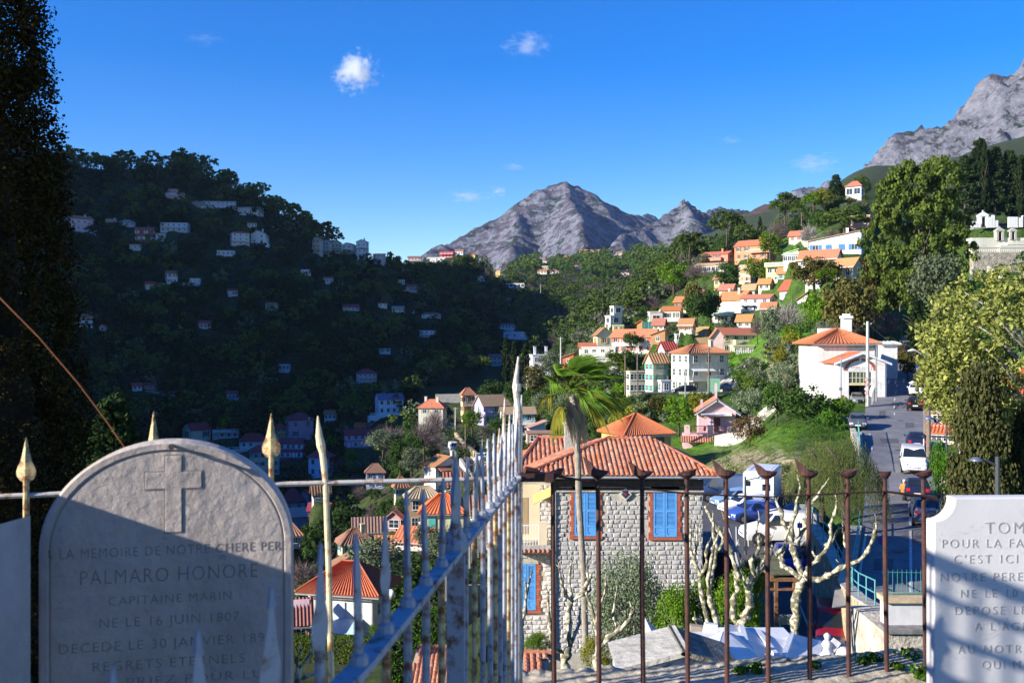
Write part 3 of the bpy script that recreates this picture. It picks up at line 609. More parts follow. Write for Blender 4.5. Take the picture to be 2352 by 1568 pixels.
h('dark red shed roof just right of the low white hut',330,362,885,895,yaw=5,wall=(.3,.25,.25),roof='shed',rh=.8,roofc=RED,fl=1,cols=1,**LK)
h('small dark house with white dish and flat roof behind the cypress',241,268,504,512,yaw=5,wall=(.4,.3,.3),roof='flat',fl=1,cols=2,dish=True,**LK)
h('grey pyramid roofed pavilion left of the deep red row',274,312,511,519,yaw=-5,wall=GRYB,roof='hip',rh=1.4,roofc=(.28,.3,.34),fl=1,cols=3,**LK)
h('small pale house directly above the white gabled house',567,590,513,522,yaw=10,wall=(.6,.55,.5),roof='gable_x',rh=.6,roofc=TIL3,fl=1,cols=3,**LK)
LR = 'row houses stepping down the left ridge'
for i,(a,b,ye,yb,w,fl) in enumerate([(717,742,549,584,(.5,.45,.36),3),(741,762,555,585,(.45,.44,.38),3),(761,785,557,585,(.56,.55,.38),2),(784,819,562,583,(.62,.60,.56),2)]):
 h(['brownish three floor row house highest on the left ridge','grey row house second along the left ridge','yellowish row house third along the left ridge','white row house with canopy fourth along the left ridge'][i],a,b,ye,yb,yaw=-28,dr=.8,wall=w,roof='gable_y',rh=1.2,roofc=(.3,.2,.18),fl=fl,cols=2,balc=[(1,0,1,'rail')],group=LR,dmin=330,found=7)
h('white gabled house highest at the end of the left ridge row',818,847,555,569,yaw=-20,dr=.7,wall=(.66,.68,.72),roof='gable_y',rh=1.2,roofc=TIL3,fl=1,cols=2,group=LR,chim=1,dmin=400)
h('white house with big arch below the end of the ridge row',820,846,572,592,yaw=-15,wall=(.6,.58,.55),roof='hip',rh=.8,roofc=TIL3,fl=2,cols=2,group=LR,dmin=380)
h('small pinkish house at the foot of the ridge row',857,886,584,602,yaw=-10,wall=(.6,.48,.46),roof='shed',rh=.7,roofc=TIL3,fl=2,cols=3,group=LR,dmin=380)
# saddle
SG = 'houses on the sunlit saddle between the hills'; SK = dict(group=SG,dmin=480,found=6)
h('low pinkish house with red roof leftmost on the saddle',936,968,591,599,yaw=-5,wall=LPK,roof='gable_x',rh=1.0,roofc=TIL3,fl=1,cols=4,**SK)
h('long low white house in the middle of the saddle',980,1040,591,601,yaw=-10,dr=.4,wall=WHT,roof='flat',fl=1,cols=6,**SK)
h('bright red villa standing above the long low white house',1010,1047,578,591,yaw=-15,wall=(.55,.03,.06),roof='flat',fl=2,cols=4,balc=[(1,0,1,'rail')],**SK)
h('white villa with orange roof highest on the saddle',1045,1067,576,586,yaw=-15,wall=WHT,roof='gable_x',rh=1.0,roofc=TIL,fl=1,cols=3,**SK)
h('yellow villa at the right end of the saddle',1066,1099,585,595,yaw=-25,wall=(.7,.48,.06),roof='hip',rh=.9,roofc=TIL2,fl=1,cols=3,**SK)
h('white cottage below the yellow villa in the shade',1097,1114,636,646,yaw=-15,wall=WHT,roof='gable_y',rh=1.0,roofc=TIL2,fl=1,cols=1,**SK)
h('narrow ochre house among cypresses below the saddle',1138,1151,621,634,yaw=-15,wall=(.7,.48,.15),roof='shed',rh=.8,roofc=TIL,fl=2,cols=1,**SK)
h('modern white villa with wide dark windows in the valley',1161,1207,651,662,yaw=-8,dr=.4,wall=WHT,roof='flat',fl=1,cols=5,ww=2.2,wh=2.4,**SK)
# lower part of the shaded slope
MG = 'small houses scattered on the dark lower slope'; MK = dict(group=MG,dmin=260,found=6)
h('grey flat house at the top of the dark slope',913,930,643,655,yaw=5,wall=(.5,.5,.52),roof='flat',fl=1,cols=2,**MK)
h('dark house with red roof and white base below the grey flat one',932,962,657,671,yaw=-8,wall=(.4,.25,.22),roof='gable_x',rh=1.1,roofc=RED,fl=1,cols=3,terrace=(-.2,1.2,2,1),**MK)
h('long dark house with dull red roof left on the dark slope',786,825,705,714,yaw=5,wall=(.45,.42,.5),roof='gable_x',rh=1.3,roofc=(.25,.06,.06),fl=1,cols=4,**MK)
h('white cube cottage left of a pair on the dark slope',868,889,697,705,yaw=10,wall=WHT,roof='shed',rh=.6,roofc=RED,fl=1,cols=2,**MK)
h('white cottage with three dark windows right of a pair',900,929,707,717,yaw=-6,wall=WHT,roof='gable_x',rh=.8,roofc=(.3,.3,.32),fl=1,cols=3,sh=(.05,.05,.05),**MK)
h('tiny white hut right of the white cottage pair',943,952,714,721,yaw=0,wall=WHT,roof='flat',fl=1,cols=1,**MK)
h('low bungalow with wide dull roof in the middle of the dark slope',968,1012,722,730,yaw=4,dr=.4,wall=(.6,.6,.62),roof='hip',rh=.9,roofc=(.3,.1,.1),fl=1,cols=5,**MK)
h('white flat roofed two level house alone on the dark slope',964,1001,760,776,yaw=-12,wall=(.60,.66,.76),roof='flat',fl=2,cols=3,balc=[(1,.2,1,'rail')],**MK)
h('small white house with sloping red roof on the dark slope',870,897,800,811,yaw=8,wall=(.66,.68,.7),roof='shed_x',rh=-1.0,roofc=RED,fl=1,cols=2,sh=(.2,.5,.45),**MK)
h('white house with red roof above stepped white terraces',1145,1184,746,756,yaw=-6,wall=(.6,.6,.62),roof='gable_x',rh=.9,roofc=(.35,.1,.12),fl=1,cols=5,terrace=(.1,1.5,5,3),**MK)
h('stepped white terrace house below the red roofed one',1156,1211,762,778,yaw=-6,dr=.5,wall=(.62,.64,.68),roof='flat',fl=1,cols=3,terrace=(0,1.1,4,1),**MK)
h('dark house with red roof and rows of balconies on the low slope',818,865,858,888,yaw=10,wall=(.42,.40,.45),roof='hip',rh=1.4,roofc=(.3,.05,.06),fl=3,cols=4,balc=[(1,0,1,'rail'),(2,0,1,'rail')],**MK)
h('dim grey house just left of the twin cypresses',1122,1152,819,840,yaw=0,wall=(.4,.4,.42),roof='gable_x',rh=1,roofc=(.3,.1,.1),fl=2,cols=3,**MK)
h('white shaded villa with gable, terraces and awning at the valley edge',861,927,917,953,yaw=15,dr=.6,wall=(.68,.70,.76),roof='gable_x',rh=1.6,roofc=(.2,.18,.24),fl=2,cols=4,terrace=(-.45,1.3,3,2),awn=(.35,.7,1.0,(.55,.6,.7)),**MK)
# shaded village at lower left
VG = 'shaded village houses in the valley bottom'; VK = dict(group=VG,dmin=215,found=8)
h('pale green gabled house with dark red roof, leftmost in the shaded village',418,484,988,1012,yaw=28,dr=.9,wall=(.55,.54,.40),roof='gable_x',rh=2.0,roofc=(.33,.03,.05),fl=1,cols=2,sh=(.05,.02,.02),ww=1.0,wh=2,**VK)
h('unfinished grey house with flat terraces in the shaded village',488,551,992,1008,yaw=-4,wall=(.42,.42,.46),roof='flat',fl=1,cols=4,balc=[(1,0,1,'rail')],**VK)
h('long cream villa with red roof and white balustrade in the shaded village',549,614,1014,1030,yaw=6,dr=.5,wall=(.55,.52,.42),roof='hip',rh=2.2,roofc=(.30,.03,.05),fl=1,cols=4,sh=(.5,.5,.6),terrace=(-.5,1,2.5,1),**VK)
h('tall pale yellow house with three floors of blue shutters in shade',573,642,1038,1096,yaw=14,dr=.5,wall=(.60,.56,.30),roof='hip',rh=1.6,roofc=(.34,.05,.06),fl=3,cols=4,sh=(.22,.36,.45),doorc=WOOD,**VK)
h('crimson house with white shutters in the shaded village',642,700,1018,1056,yaw=-16,dr=.45,wall=(.40,.05,.10),roof='gable_x',rh=1.3,roofc=(.28,.04,.06),fl=2,cols=4,sh=(.68,.70,.75),**VK)
h('tall pink house with hipped roof and balconies in the shaded village',654,720,965,1009,yaw=16,dr=.7,wall=(.58,.32,.40),roof='hip',rh=2.0,roofc=(.30,.04,.06),fl=2,cols=2,sh=(.10,.16,.16),dish=True,wh=1.9,**VK)
h('orange plastered house left of the tall pink one',636,656,982,1009,yaw=0,wall=(.45,.24,.10),roof='gable_x',rh=1.2,roofc=(.28,.05,.05),fl=2,cols=2,**VK)
h('white shaded house with balcony right of the bent fence spear',708,767,1052,1096,yaw=-24,dr=.8,wall=(.60,.62,.78),roof='hip',rh=2.2,roofc=(.28,.06,.07),fl=2,cols=2,sh=(.06,.08,.12),ww=.8,**VK)
h('cream house under wide red roof right of the tomb arch',644,700,1154,1177,yaw=8,dr=.8,wall=(.50,.48,.34),roof='hip',rh=3.0,roofc=(.28,.03,.05),fl=1,cols=2,sh=(.12,.16,.32),dmin=190,group=VG,found=8)
h('grey gabled annex behind the cream house with red roof',684,719,1141,1162,yaw=-25,wall=(.38,.40,.50),roof='gable_y',rh=1.6,roofc=(.28,.03,.05),fl=1,cols=1,dmin=200,group=VG)
h('low house with pale tiled lean-to roof at the shade edge',655,706,1188,1212,yaw=4,wall=(.34,.33,.42),roof='shed',rh=1.6,roofc=(.34,.26,.26),fl=1,cols=2,dmin=170,group=VG)
h('dark crimson house with stepped roofs below the village',707,763,1172,1211,yaw=-14,wall=(.32,.08,.16),roof='gable_x',rh=1.4,roofc=(.28,.03,.06),fl=2,cols=4,sh=(.2,.08,.12),dmin=180,group=VG)
h('long pink building with red roof and two rows of pale shutters',790,857,998,1030,yaw=6,dr=.5,wall=(.50,.24,.38),roof='gable_x',rh=1.3,roofc=(.30,.03,.05),fl=2,cols=4,sh=(.5,.5,.68),**VK)
h('pale house with sunlit orange roof joined to the long pink building',857,891,992,1004,yaw=4,wall=(.55,.56,.62),roof='hip',rh=2.0,roofc=(.55,.14,.04),fl=1,cols=2,**VK)
h('small house with orange roof behind the long pink building',815,842,981,990,yaw=-14,wall=(.5,.34,.22),roof='gable_x',rh=1.2,roofc=(.5,.08,.04),fl=1,cols=2,dmin=240,group=VG)
h('white house toned blue for shade among trees left of the arched villa',841,883,1086,1122,yaw=0,wall=(.48,.50,.66),roof='hip',rh=2.0,roofc=(.25,.10,.09),fl=2,cols=2,sh=(.1,.12,.2),dmin=180,group=VG)  # white walls, with the blue of the shade put into their colour
# ---------------------------------------------------------------- lower left sunlit houses
h('cream block with hipped orange roof and chimneys beside the bare trees',961,1027,938,989,yaw=-14,dr=.7,wall=(.60,.56,.44),roof='hip',rh=2.0,roofc=TIL,fl=3,cols=2,sh=(.30,.33,.28),chim=2,dmin=200,wh=1.6)
h('tall yellow house with orange roof left of the lilac house',1058,1090,908,972,yaw=14,dr=.7,wall=(.66,.56,.30),roof='hip',rh=1.8,roofc=TIL,fl=3,cols=2,sh=(.32,.12,.05),balc=[(1,0,1,'wall')],dmin=210,d=262)
h('lilac house with white gable and pale tiled roof',1089,1170,931,977,yaw=26,dr=.75,wall=LIL,roof='gable_x',rh=2.4,roofc=(.44,.22,.16),fl=2,cols=3,sh=(.18,.48,.50),ssh=(.5,.66,.66),balc=[(1,-.02,.3,'wall')],dmin=200,d=245)
h('white house with long veranda balcony right of the lilac house',1148,1229,950,999,yaw=10,dr=.6,wall=WHT,roof='gable_x',rh=1.2,roofc=TBR,fl=2,cols=3,sh=(.2,.45,.45),balc=[(1,0,1,'rail')],dmin=180,d=205)
h('low shed with brown roof beside the veranda house',1210,1252,984,1003,yaw=14,wall=(.6,.6,.62),roof='shed_x',rh=1.2,roofc=TBR,fl=1,cols=1,d=170)
hv = h('white villa with three orange roofs over a tall arched basement',973,1068,1071,1143,yaw=34,dr=.6,wall=(.66,.64,.66),roof='gable_y',rh=1.6,roofc=TIL,fl=2,cols=3,ww=.7,d=178,scols=1,chim=1,balc=[(1,.2,1,'wall')])
h('tan building with grooved hip roof below the arched villa',931,1010,1145,1220,yaw=5,dr=.6,wall=(.56,.36,.20),roof='hip',rh=1.5,roofc=(.42,.26,.19),fl=2,cols=2,ww=1.0,d=150,corr=True,sh=None)
h('yellow villa with orange hip roof and turquoise shutters',966,1070,1180,1228,yaw=-2,dr=.8,wall=(.66,.60,.34),roof='hip',rh=2.2,roofc=(.58,.15,.05),fl=1,cols=2,sh=(.12,.48,.40),st='closed',d=132,corr=True,ww=1.0,wh=1.7)
h('salmon house with square brick-brown roof in the shade edge',811,884,1222,1238,yaw=2,dr=.7,wall=(.50,.20,.16),roof='gable_x',rh=2.2,roofc=(.30,.15,.10),fl=1,cols=2,d=165,corr=True)
h('cream house with brown hip roof and green shutters',772,858,1252,1276,yaw=14,dr=.8,wall=(.58,.54,.34),roof='hip',rh=2.0,roofc=(.32,.14,.09),fl=1,cols=2,sh=(.03,.18,.13),d=150,corr=True,chim=1,wh=1.6)
h('small house with brown lean-to roof left of the olive tree',762,815,1299,1322,yaw=10,dr=.7,wall=(.55,.52,.48),roof='shed_x',rh=1.6,roofc=(.34,.15,.10),fl=1,cols=1,d=135)
h('pink gabled outhouse with wide door beside the tan building',889,926,1189,1224,yaw=-18,dr=.6,wall=(.50,.30,.28),roof='gable_y',rh=.9,roofc=(.35,.16,.11),fl=1,cols=1,ww=1.6,wh=2.2,d=150)
h('low house with long orange roofs right of the olive tree',908,1010,1247,1266,yaw=-30,dr=.8,wall=(.6,.52,.44),roof='gable_x',rh=1.6,roofc=(.50,.15,.07),fl=1,cols=3,d=128,corr=True,chim=1)
hb = h('large cream house with orange hip roof behind the spear fence',706,903,1367,1480,yaw=-22,dr=.75,wall=(.76,.74,.66),roof='hip',rh=2.3,roofc=(.46,.12,.05),fl=2,cols=1,sh=(.66,.72,.78),ssh=(.7,.72,.8),d=92,corr=True,ov=.9,ww=1.1,wh=1.9,nowin=True,found=6)
h('small pink house with brown tiled roof left of the large cream house',672,712,1436,1476,yaw=2,dr=1.0,wall=LPK,roof='shed',rh=2.0,roofc=(.30,.12,.09),fl=1,cols=1,sh=(.50,.13,.05),d=90,corr=True)
# ---------------------------------------------------------------- right hill
RG = 'houses on the sunlit right hill'
def r(*a,**k):
 k.setdefault('group',RG); k.setdefault('dmin',150); return house(*a,**k)
r('white modern house with stacked cubes at the left edge of the right hill',1390,1428,726,748,yaw=30,dr=.8,wall=WHT,roof='flat',fl=1,cols=1,ww=1.6,wh=2,d=285)
r('white upper cube standing on the stacked modern house',1401,1430,704,724,yaw=30,dr=.8,wall=WHT,roof='flat',fl=1,cols=1,ww=1.6,wh=2,d=290)
r('pale yellow gabled house with ochre shutters left of the long row',1362,1406,769,797,yaw=18,dr=.9,wall=(.70,.64,.42),roof='gable_y',rh=1.7,roofc=TIL2,fl=1,cols=1,sh=(.50,.30,.06),d=238,chim=1)
r('long white row house with rust shutters and low gable',1404,1518,773,812,yaw=-24,dr=.42,wall=WHT,roof='gable_x',rh=1.7,roofc=(.50,.18,.09),fl=2,cols=5,sh=(.42,.10,.05),st='open',d=225,scols=1,balc=[(1,.3,.5,'rail')])
r('broad white house with balustrade balconies below the yellow gabled house',1336,1420,799,838,yaw=-10,dr=.5,wall=(.68,.62,.56),roof='flat',fl=2,cols=4,sh=None,balc=[(1,.25,1,'balusters')],d=215,doorc=WOOD)
r('low orange roofed annex left of the broad white house',1330,1368,798,812,yaw=8,wall=WHT,roof='gable_x',rh=1.0,roofc=TIL,fl=1,cols=2,d=222)
r('little white house with grooved dark red roof',1511,1554,803,822,yaw=30,dr=1.1,wall=(.64,.64,.70),roof='gable_x',rh=1.6,roofc=(.42,.07,.06),fl=1,cols=1,d=205,corr=True)
r('tall narrow cream house with brown roof left of the green shuttered house',1482,1535,832,906,yaw=30,dr=.9,wall=(.68,.60,.42),roof='gable_x',rh=1.6,roofc=(.46,.20,.11),fl=3,cols=1,sh=(.10,.36,.28),scols=2,d=178,wh=1.6)
r('large cream house with wide hip roof, green door and round balustrade',1540,1674,812,905,yaw=33,dr=.72,wall=(.70,.67,.52),roof='hip',rh=1.5,roofc=(.46,.16,.10),fl=3,cols=3,sh=None,scols=3,ssh=(.42,.58,.46),d=172,chim=1,balc=[(1,0,.8,'balusters')],awn=(.05,.6,1.85,(.75,.78,.8)),wh=1.7,doorc=(.05,.28,.2))
r('yellow and pink house with red gable above the large cream house',1636,1744,768,812,yaw=24,dr=.6,wall=(.70,.63,.40),roof='gable_x',rh=1.4,roofc=(.48,.14,.08),fl=2,cols=4,d=212,sh=None,balc=[(1,.3,1,'wall')])
r('narrow pink gabled house joined left of the yellow one',1632,1662,772,812,yaw=8,dr=.8,wall=(.68,.48,.46),roof='gable_y',rh=1.6,roofc=TIL,fl=2,cols=1,sh=(.4,.2,.15),d=207)
r('white cube house with small dish and dark window below the wood',1488,1522,717,744,yaw=12,dr=.7,wall=(.70,.66,.54),roof='flat',fl=1,cols=1,ww=1.9,d=262,dish=True)
r('arcaded house with orange lean-to roof right of the white cube',1516,1570,714,738,yaw=-20,dr=.5,wall=(.68,.50,.38),roof='shed',rh=1.3,roofc=(.55,.17,.06),fl=1,cols=5,ww=.9,wh=1.6,balc=[(0.02,0,1,'balusters')],d=262)
r('cream upper storey with orange gable above the arcaded house',1549,1588,692,712,yaw=-28,dr=.8,wall=(.70,.60,.42),roof='gable_x',rh=1.4,roofc=(.55,.17,.06),fl=1,cols=2,sh=(.2,.08,.04),d=272)
r('small white house with faded red roof above the arcaded house',1576,1620,676,690,yaw=-18,dr=.6,wall=(.68,.66,.66),roof='gable_x',rh=1.3,roofc=(.48,.16,.12),fl=1,cols=2,d=285,chim=1)
r('pale yellow house with grey gable side and orange roof',1646,1735,688,718,yaw=-33,dr=.8,wall=(.70,.68,.46),roof='gable_x',rh=2.2,roofc=(.50,.20,.09),fl=2,cols=3,sh=(.62,.66,.50),st='closed',scols=0,chim=2,d=248,wh=1.9)
r('white house with rounded balcony and blue window',1701,1784,684,716,yaw=-22,dr=.6,wall=(.68,.68,.74),roof='gable_x',rh=.9,roofc=(.44,.18,.13),fl=2,cols=3,sh=None,balc=[(1,0,.5,'rail')],d=238)
r('long white house with terrace parapet behind the blue window house',1744,1806,668,684,yaw=-18,dr=.5,wall=WHT,roof='flat',fl=1,cols=4,d=256,found=6)
r('grey gabled house with bright red roof and blue shutter',1790,1860,664,696,yaw=-38,dr=1.0,wall=(.44,.42,.46),roof='gable_x',rh=2.4,roofc=(.55,.09,.06),fl=1,cols=1,sh=(.08,.14,.3),scols=1,d=232)
r('white narrow house end behind the bare pale shrub',1832,1858,690,722,yaw=-10,dr=.8,wall=WHT,roof='shed_x',rh=2.0,roofc=TIL3,fl=2,cols=1,d=212)
r('large orange house with white balcony and dark shutters',1686,1784,562,596,yaw=-30,dr=.5,wall=(.66,.26,.13),roof='gable_x',rh=1.9,roofc=(.56,.17,.07),fl=2,cols=4,sh=(.10,.06,.05),d=300,chim=1,balc=[(1,.5,1.35,'rail')])
r('terracotta house with white sills left of the large orange house',1611,1688,583,611,yaw=-28,dr=.5,wall=(.58,.24,.16),roof='gable_x',rh=1.0,roofc=(.45,.15,.09),fl=2,cols=4,sh=(.12,.06,.05),d=312,chim=1,balc=[(1,0,.8,'wall')])
r('long white loggia with pillars below the terracotta house',1594,1672,609,626,yaw=-24,dr=.3,wall=(.64,.54,.48),roof='shed',rh=1.0,roofc=(.50,.38,.26),fl=1,cols=7,ww=1.2,wh=1.8,d=300)
r('cream cottage with pale brown roof half hidden by the citrus trees',1697,1735,617,650,yaw=-28,dr=.8,wall=(.66,.58,.36),roof='gable_x',rh=1.2,roofc=(.48,.32,.22),fl=2,cols=2,sh=(.45,.22,.1),d=275)
r('bright yellow terraced house with pillared roof deck',1759,1822,612,652,yaw=-18,dr=.8,wall=(.70,.64,.28),roof='flat',fl=2,cols=3,ww=1.2,wh=2.0,d=255,balc=[(2.05,0,1,'balusters'),(.1,0,1,'balusters')])
r('small yellow house with pale green sloping eave',1803,1842,581,597,yaw=-22,dr=.7,wall=(.70,.60,.24),roof='shed_x',rh=1.0,roofc=(.45,.62,.42),fl=1,cols=1,d=268)
r('big white house with bright blue shutters and long mono-pitch roof',1858,1984,552,585,yaw=-6,dr=.5,wall=(.70,.70,.76),roof='shed_x',rh=2.2,roofc=(.46,.26,.19),fl=1,cols=4,sh=(.05,.20,.62),st='closed',ww=1.3,wh=1.4,d=232,chim=1)
r('white house with orange sloping roof in front of the blue shutters',1832,1936,594,612,yaw=-20,dr=.5,wall=(.70,.66,.62),roof='gable_x',rh=2.2,roofc=(.52,.20,.11),fl=1,cols=4,d=218)
r('cream gabled house with orange roof left of the dark conifer',1914,1984,612,640,yaw=-32,dr=.9,wall=(.68,.60,.36),roof='gable_x',rh=1.9,roofc=(.52,.20,.11),fl=1,cols=2,d=200)
r('white house with red roof on the skyline left of the giant pine',1942,1985,428,454,yaw=-15,dr=.7,wall=WHT,roof='hip',rh=1.8,roofc=(.48,.16,.11),fl=1,cols=2,ww=2.0,wh=2.0,d=320)
r('orange hut beside the green netting on the right hill',1463,1485,742,757,yaw=-14,wall=(.55,.24,.08),roof='gable_y',rh=.7,roofc=(.52,.18,.08),fl=1,cols=1,d=252,nowin=True,name='garden_hut',cat='hut')
r('small bright yellow annex behind the long white row house',1407,1432,748,760,yaw=4,wall=(.7,.6,.22),roof='flat',fl=1,cols=2,d=248)
r('brown timber shed with lean-to roof right of the long row house',1495,1536,770,790,yaw=-20,wall=(.36,.19,.09),roof='shed_x',rh=1.4,roofc=(.42,.22,.14),fl=1,cols=1,d=222,name='timber_shed',cat='shed')
r('brick coloured house with dark solar panels on its roof',1576,1634,769,788,yaw=-26,wall=(.54,.32,.20),roof='gable_x',rh=1.8,roofc=(.42,.2,.12),fl=1,cols=3,d=218,sh=(.6,.5,.4))
r('weathered cream house with garage doors beside the olive trees',1438,1483,855,905,yaw=20,wall=(.62,.56,.40),roof='flat',fl=2,cols=2,ww=1.5,wh=2.0,d=182)
r('white house half hidden behind the windblown palm',1216,1270,816,862,yaw=12,dr=.7,wall=(.68,.68,.72),roof='flat',fl=2,cols=3,chim=2,d=268,balc=[(1,0,1,'rail')],terrace=(-.3,.8,3,2))
r('ochre house with orange hip roof right behind the stone house',1378,1543,1001,1046,yaw=30,dr=.95,wall=(.62,.42,.14),roof='hip',rh=2.1,roofc=(.52,.16,.065),fl=1,cols=2,sh=(.03,.10,.09),st='closed',d=112,corr=True,ww=1.2,chim=0)
rp = r('pink gabled cottage with brown door and terrace',1599,1690,944,993,yaw=4,dr=.9,wall=(.68,.43,.46),roof='gable_y',rh=1.75,roofc=(.52,.17,.10),fl=1,cols=0,d=142,ov=.7,scols=1,corr=True)
r('low orange roofed bungalow below the lamp right of the street',2136,2196,996,1022,yaw=-6,dr=.6,wall=(.62,.44,.34),roof='shed',rh=.7,roofc=(.60,.15,.05),fl=1,cols=2,d=92)
r('salmon terrace house with lattice parapet right of the street',2138,2200,950,980,yaw=-4,dr=.5,wall=(.66,.48,.36),roof='flat',fl=1,cols=2,d=104)
r('white shed with green fence at the top of the street',2014,2062,790,830,yaw=14,dr=1.2,wall=WHT,roof='shed',rh=.3,roofc=(.7,.7,.66),fl=1,cols=1,d=140,nowin=True)
r('blue-white house seen through the pale leafy tree',2160,2235,880,940,yaw=-10,wall=(.60,.66,.76),roof='hip',rh=1.5,roofc=TIL2,fl=2,cols=3,sh=BLU,d=125)
r('house with red roof half hidden at the right edge',2280,2400,905,1000,yaw=10,wall=(.62,.50,.30),roof='hip',rh=3,roofc=(.6,.08,.05),fl=2,cols=3,d=110)
r('blue grey metal cabin right of the timber shed',1549,1576,768,786,yaw=14,wall=(.50,.56,.60),roof='flat',fl=1,cols=2,d=221,name='cabin',cat='cabin')
r('pale yellow terrace annex right of the yellow and pink house',1676,1732,795,813,yaw=20,dr=.5,wall=(.70,.63,.36),roof='flat',fl=1,cols=3,d=196,terrace=(0,1,2,1))
r('white glazed conservatory below the pale yellow house',1636,1684,724,740,yaw=-20,dr=.5,wall=(.66,.68,.66),roof='shed',rh=.8,roofc=(.6,.64,.62),fl=1,cols=5,ww=1.4,wh=1.8,d=238)
r('long white house with glazed veranda left of the orange sloping roof',1800,1862,584,604,yaw=-22,dr=.4,wall=WHT,roof='shed',rh=.8,roofc=(.62,.58,.54),fl=1,cols=6,ww=1.2,wh=1.7,d=244)
r('low white garage block right of the tall narrow cream house',1512,1542,876,906,yaw=24,wall=(.68,.67,.64),roof='flat',fl=1,cols=1,d=170)
r('white lower house with stacked terraces below the broad white house',1368,1424,832,860,yaw=-12,dr=.5,wall=(.66,.62,.58),roof='flat',fl=1,cols=3,doorc=WOOD,balc=[(1,0,1,'balusters')],d=205)
r('brick red hut with sloping roof left of the windblown palm top',1292,1324,822,838,yaw=-20,wall=(.42,.12,.06),roof='shed_x',rh=1.2,roofc=TIL2,fl=1,cols=1,d=235)
r('pink walled terrace house under the skyline house',1954,2002,496,522,yaw=-10,dr=.5,wall=(.58,.34,.32),roof='flat',fl=1,cols=2,d=275)
r('brick walled outbuilding with white ledge above the stone house roof',1208,1268,996,1022,yaw=6,dr=.6,wall=(.40,.22,.15),roof='flat',fl=1,cols=2,d=118)
r('cream cottage with orange roof between the yellow terraces',1742,1776,650,668,yaw=-24,dr=.7,wall=(.68,.60,.42),roof='gable_x',rh=1.2,roofc=TIL,fl=1,cols=2,d=250)
r('white cottage with brown roof left of the arcaded house',1452,1486,770,786,yaw=-16,wall=WHT,roof='gable_x',rh=1.2,roofc=TIL3,fl=1,cols=2,d=240)
r('ochre cottage on the slope below the terracotta house',1640,1672,640,660,yaw=-26,dr=.8,wall=(.62,.42,.18),roof='gable_x',rh=1.2,roofc=TIL2,fl=1,cols=2,d=282)
r('cream cottage with terracotta roof behind the brick coloured house',1560,1598,746,764,yaw=-22,dr=.7,wall=CRM,roof='gable_x',rh=1.4,roofc=TIL2,cols=2,sh=random.choice([None,(.3,.12,.06),(.2,.4,.35)]),d=214)
r('white cottage with orange roof below the rounded balcony house',1692,1732,736,756,yaw=-20,dr=.7,wall=WHT,roof='gable_x',rh=1.4,roofc=TIL,cols=2,sh=random.choice([None,(.3,.12,.06),(.2,.4,.35)]),d=222)
r('pale pink house between the grey gabled house and the bare shrub',1748,1786,708,730,yaw=-16,dr=.7,wall=LPK,roof='gable_x',rh=1.4,roofc=TIL2,cols=2,sh=random.choice([None,(.3,.12,.06),(.2,.4,.35)]),d=218)
r('small white house with flat terrace above the pale yellow house',1652,1692,664,680,yaw=-24,dr=.7,wall=WHT,roof='gable_x',rh=1.4,roofc=TIL3,cols=2,sh=random.choice([None,(.3,.12,.06),(.2,.4,.35)]),d=262)
r('ochre house with brown roof right of the white terrace house',1704,1742,664,680,yaw=-24,dr=.7,wall=(.62,.46,.22),roof='gable_x',rh=1.4,roofc=TBR,cols=2,sh=random.choice([None,(.3,.12,.06),(.2,.4,.35)]),d=258)
r('pale yellow cottage right of the bright yellow terraced house',1786,1826,626,646,yaw=-20,dr=.7,wall=YEL,roof='gable_x',rh=1.4,roofc=TIL,cols=2,sh=random.choice([None,(.3,.12,.06),(.2,.4,.35)]),d=246)
r('white house with brown roof below the cream gabled house',1850,1892,642,660,yaw=-22,dr=.7,wall=WHT,roof='gable_x',rh=1.4,roofc=TIL3,cols=2,sh=random.choice([None,(.3,.12,.06),(.2,.4,.35)]),d=212)
r('white walled cottage right of the yellow annex',1500,1530,744,760,yaw=-18,dr=.7,wall=WHT,roof='gable_x',rh=1.4,roofc=TIL2,cols=2,sh=random.choice([None,(.3,.12,.06),(.2,.4,.35)]),d=246)
r('cream house half hidden under the upper slope trees',1812,1850,540,556,yaw=-22,dr=.7,wall=CRM,roof='gable_x',rh=1.4,roofc=TIL,cols=2,sh=random.choice([None,(.3,.12,.06),(.2,.4,.35)]),d=292)
r('pale house with orange roof left of the bright yellow terraced house',1716,1752,606,622,yaw=-22,dr=.7,wall=(.68,.56,.42),roof='gable_x',rh=1.4,roofc=TIL,cols=2,sh=random.choice([None,(.3,.12,.06),(.2,.4,.35)]),d=284)
h('pale shaded house left of the olive tree in the valley',716,756,1128,1150,yaw=10,dr=.7,wall=(.5,.48,.46),roof='gable_x',rh=1.7,roofc=TIL2,cols=2,sh=(.1,.25,.22),d=175,corr=True)
h('shaded terracotta roofed house below the cream village house',640,690,1232,1256,yaw=8,dr=.7,wall=(.42,.36,.3),roof='hip',rh=1.7,roofc=TIL3,cols=2,sh=(.1,.25,.22),d=150,corr=True)
h('brick roofed house right of the cream green shuttered one',865,905,1262,1282,yaw=-12,dr=.7,wall=(.52,.4,.3),roof='gable_x',rh=1.7,roofc=TIL,cols=2,sh=(.1,.25,.22),d=130,corr=True)
h('small cream house between the tan building and the arched villa',905,935,1120,1140,yaw=12,dr=.7,wall=(.6,.52,.36),roof='hip',rh=1.7,roofc=TIL2,cols=2,sh=(.1,.25,.22),d=172,corr=True)
h('white house with orange roof low beside the twin spears',1080,1130,1170,1200,yaw=8,dr=.7,wall=(.66,.62,.56),roof='gable_x',rh=1.7,roofc=TIL3,cols=2,sh=(.1,.25,.22),d=128,corr=True)
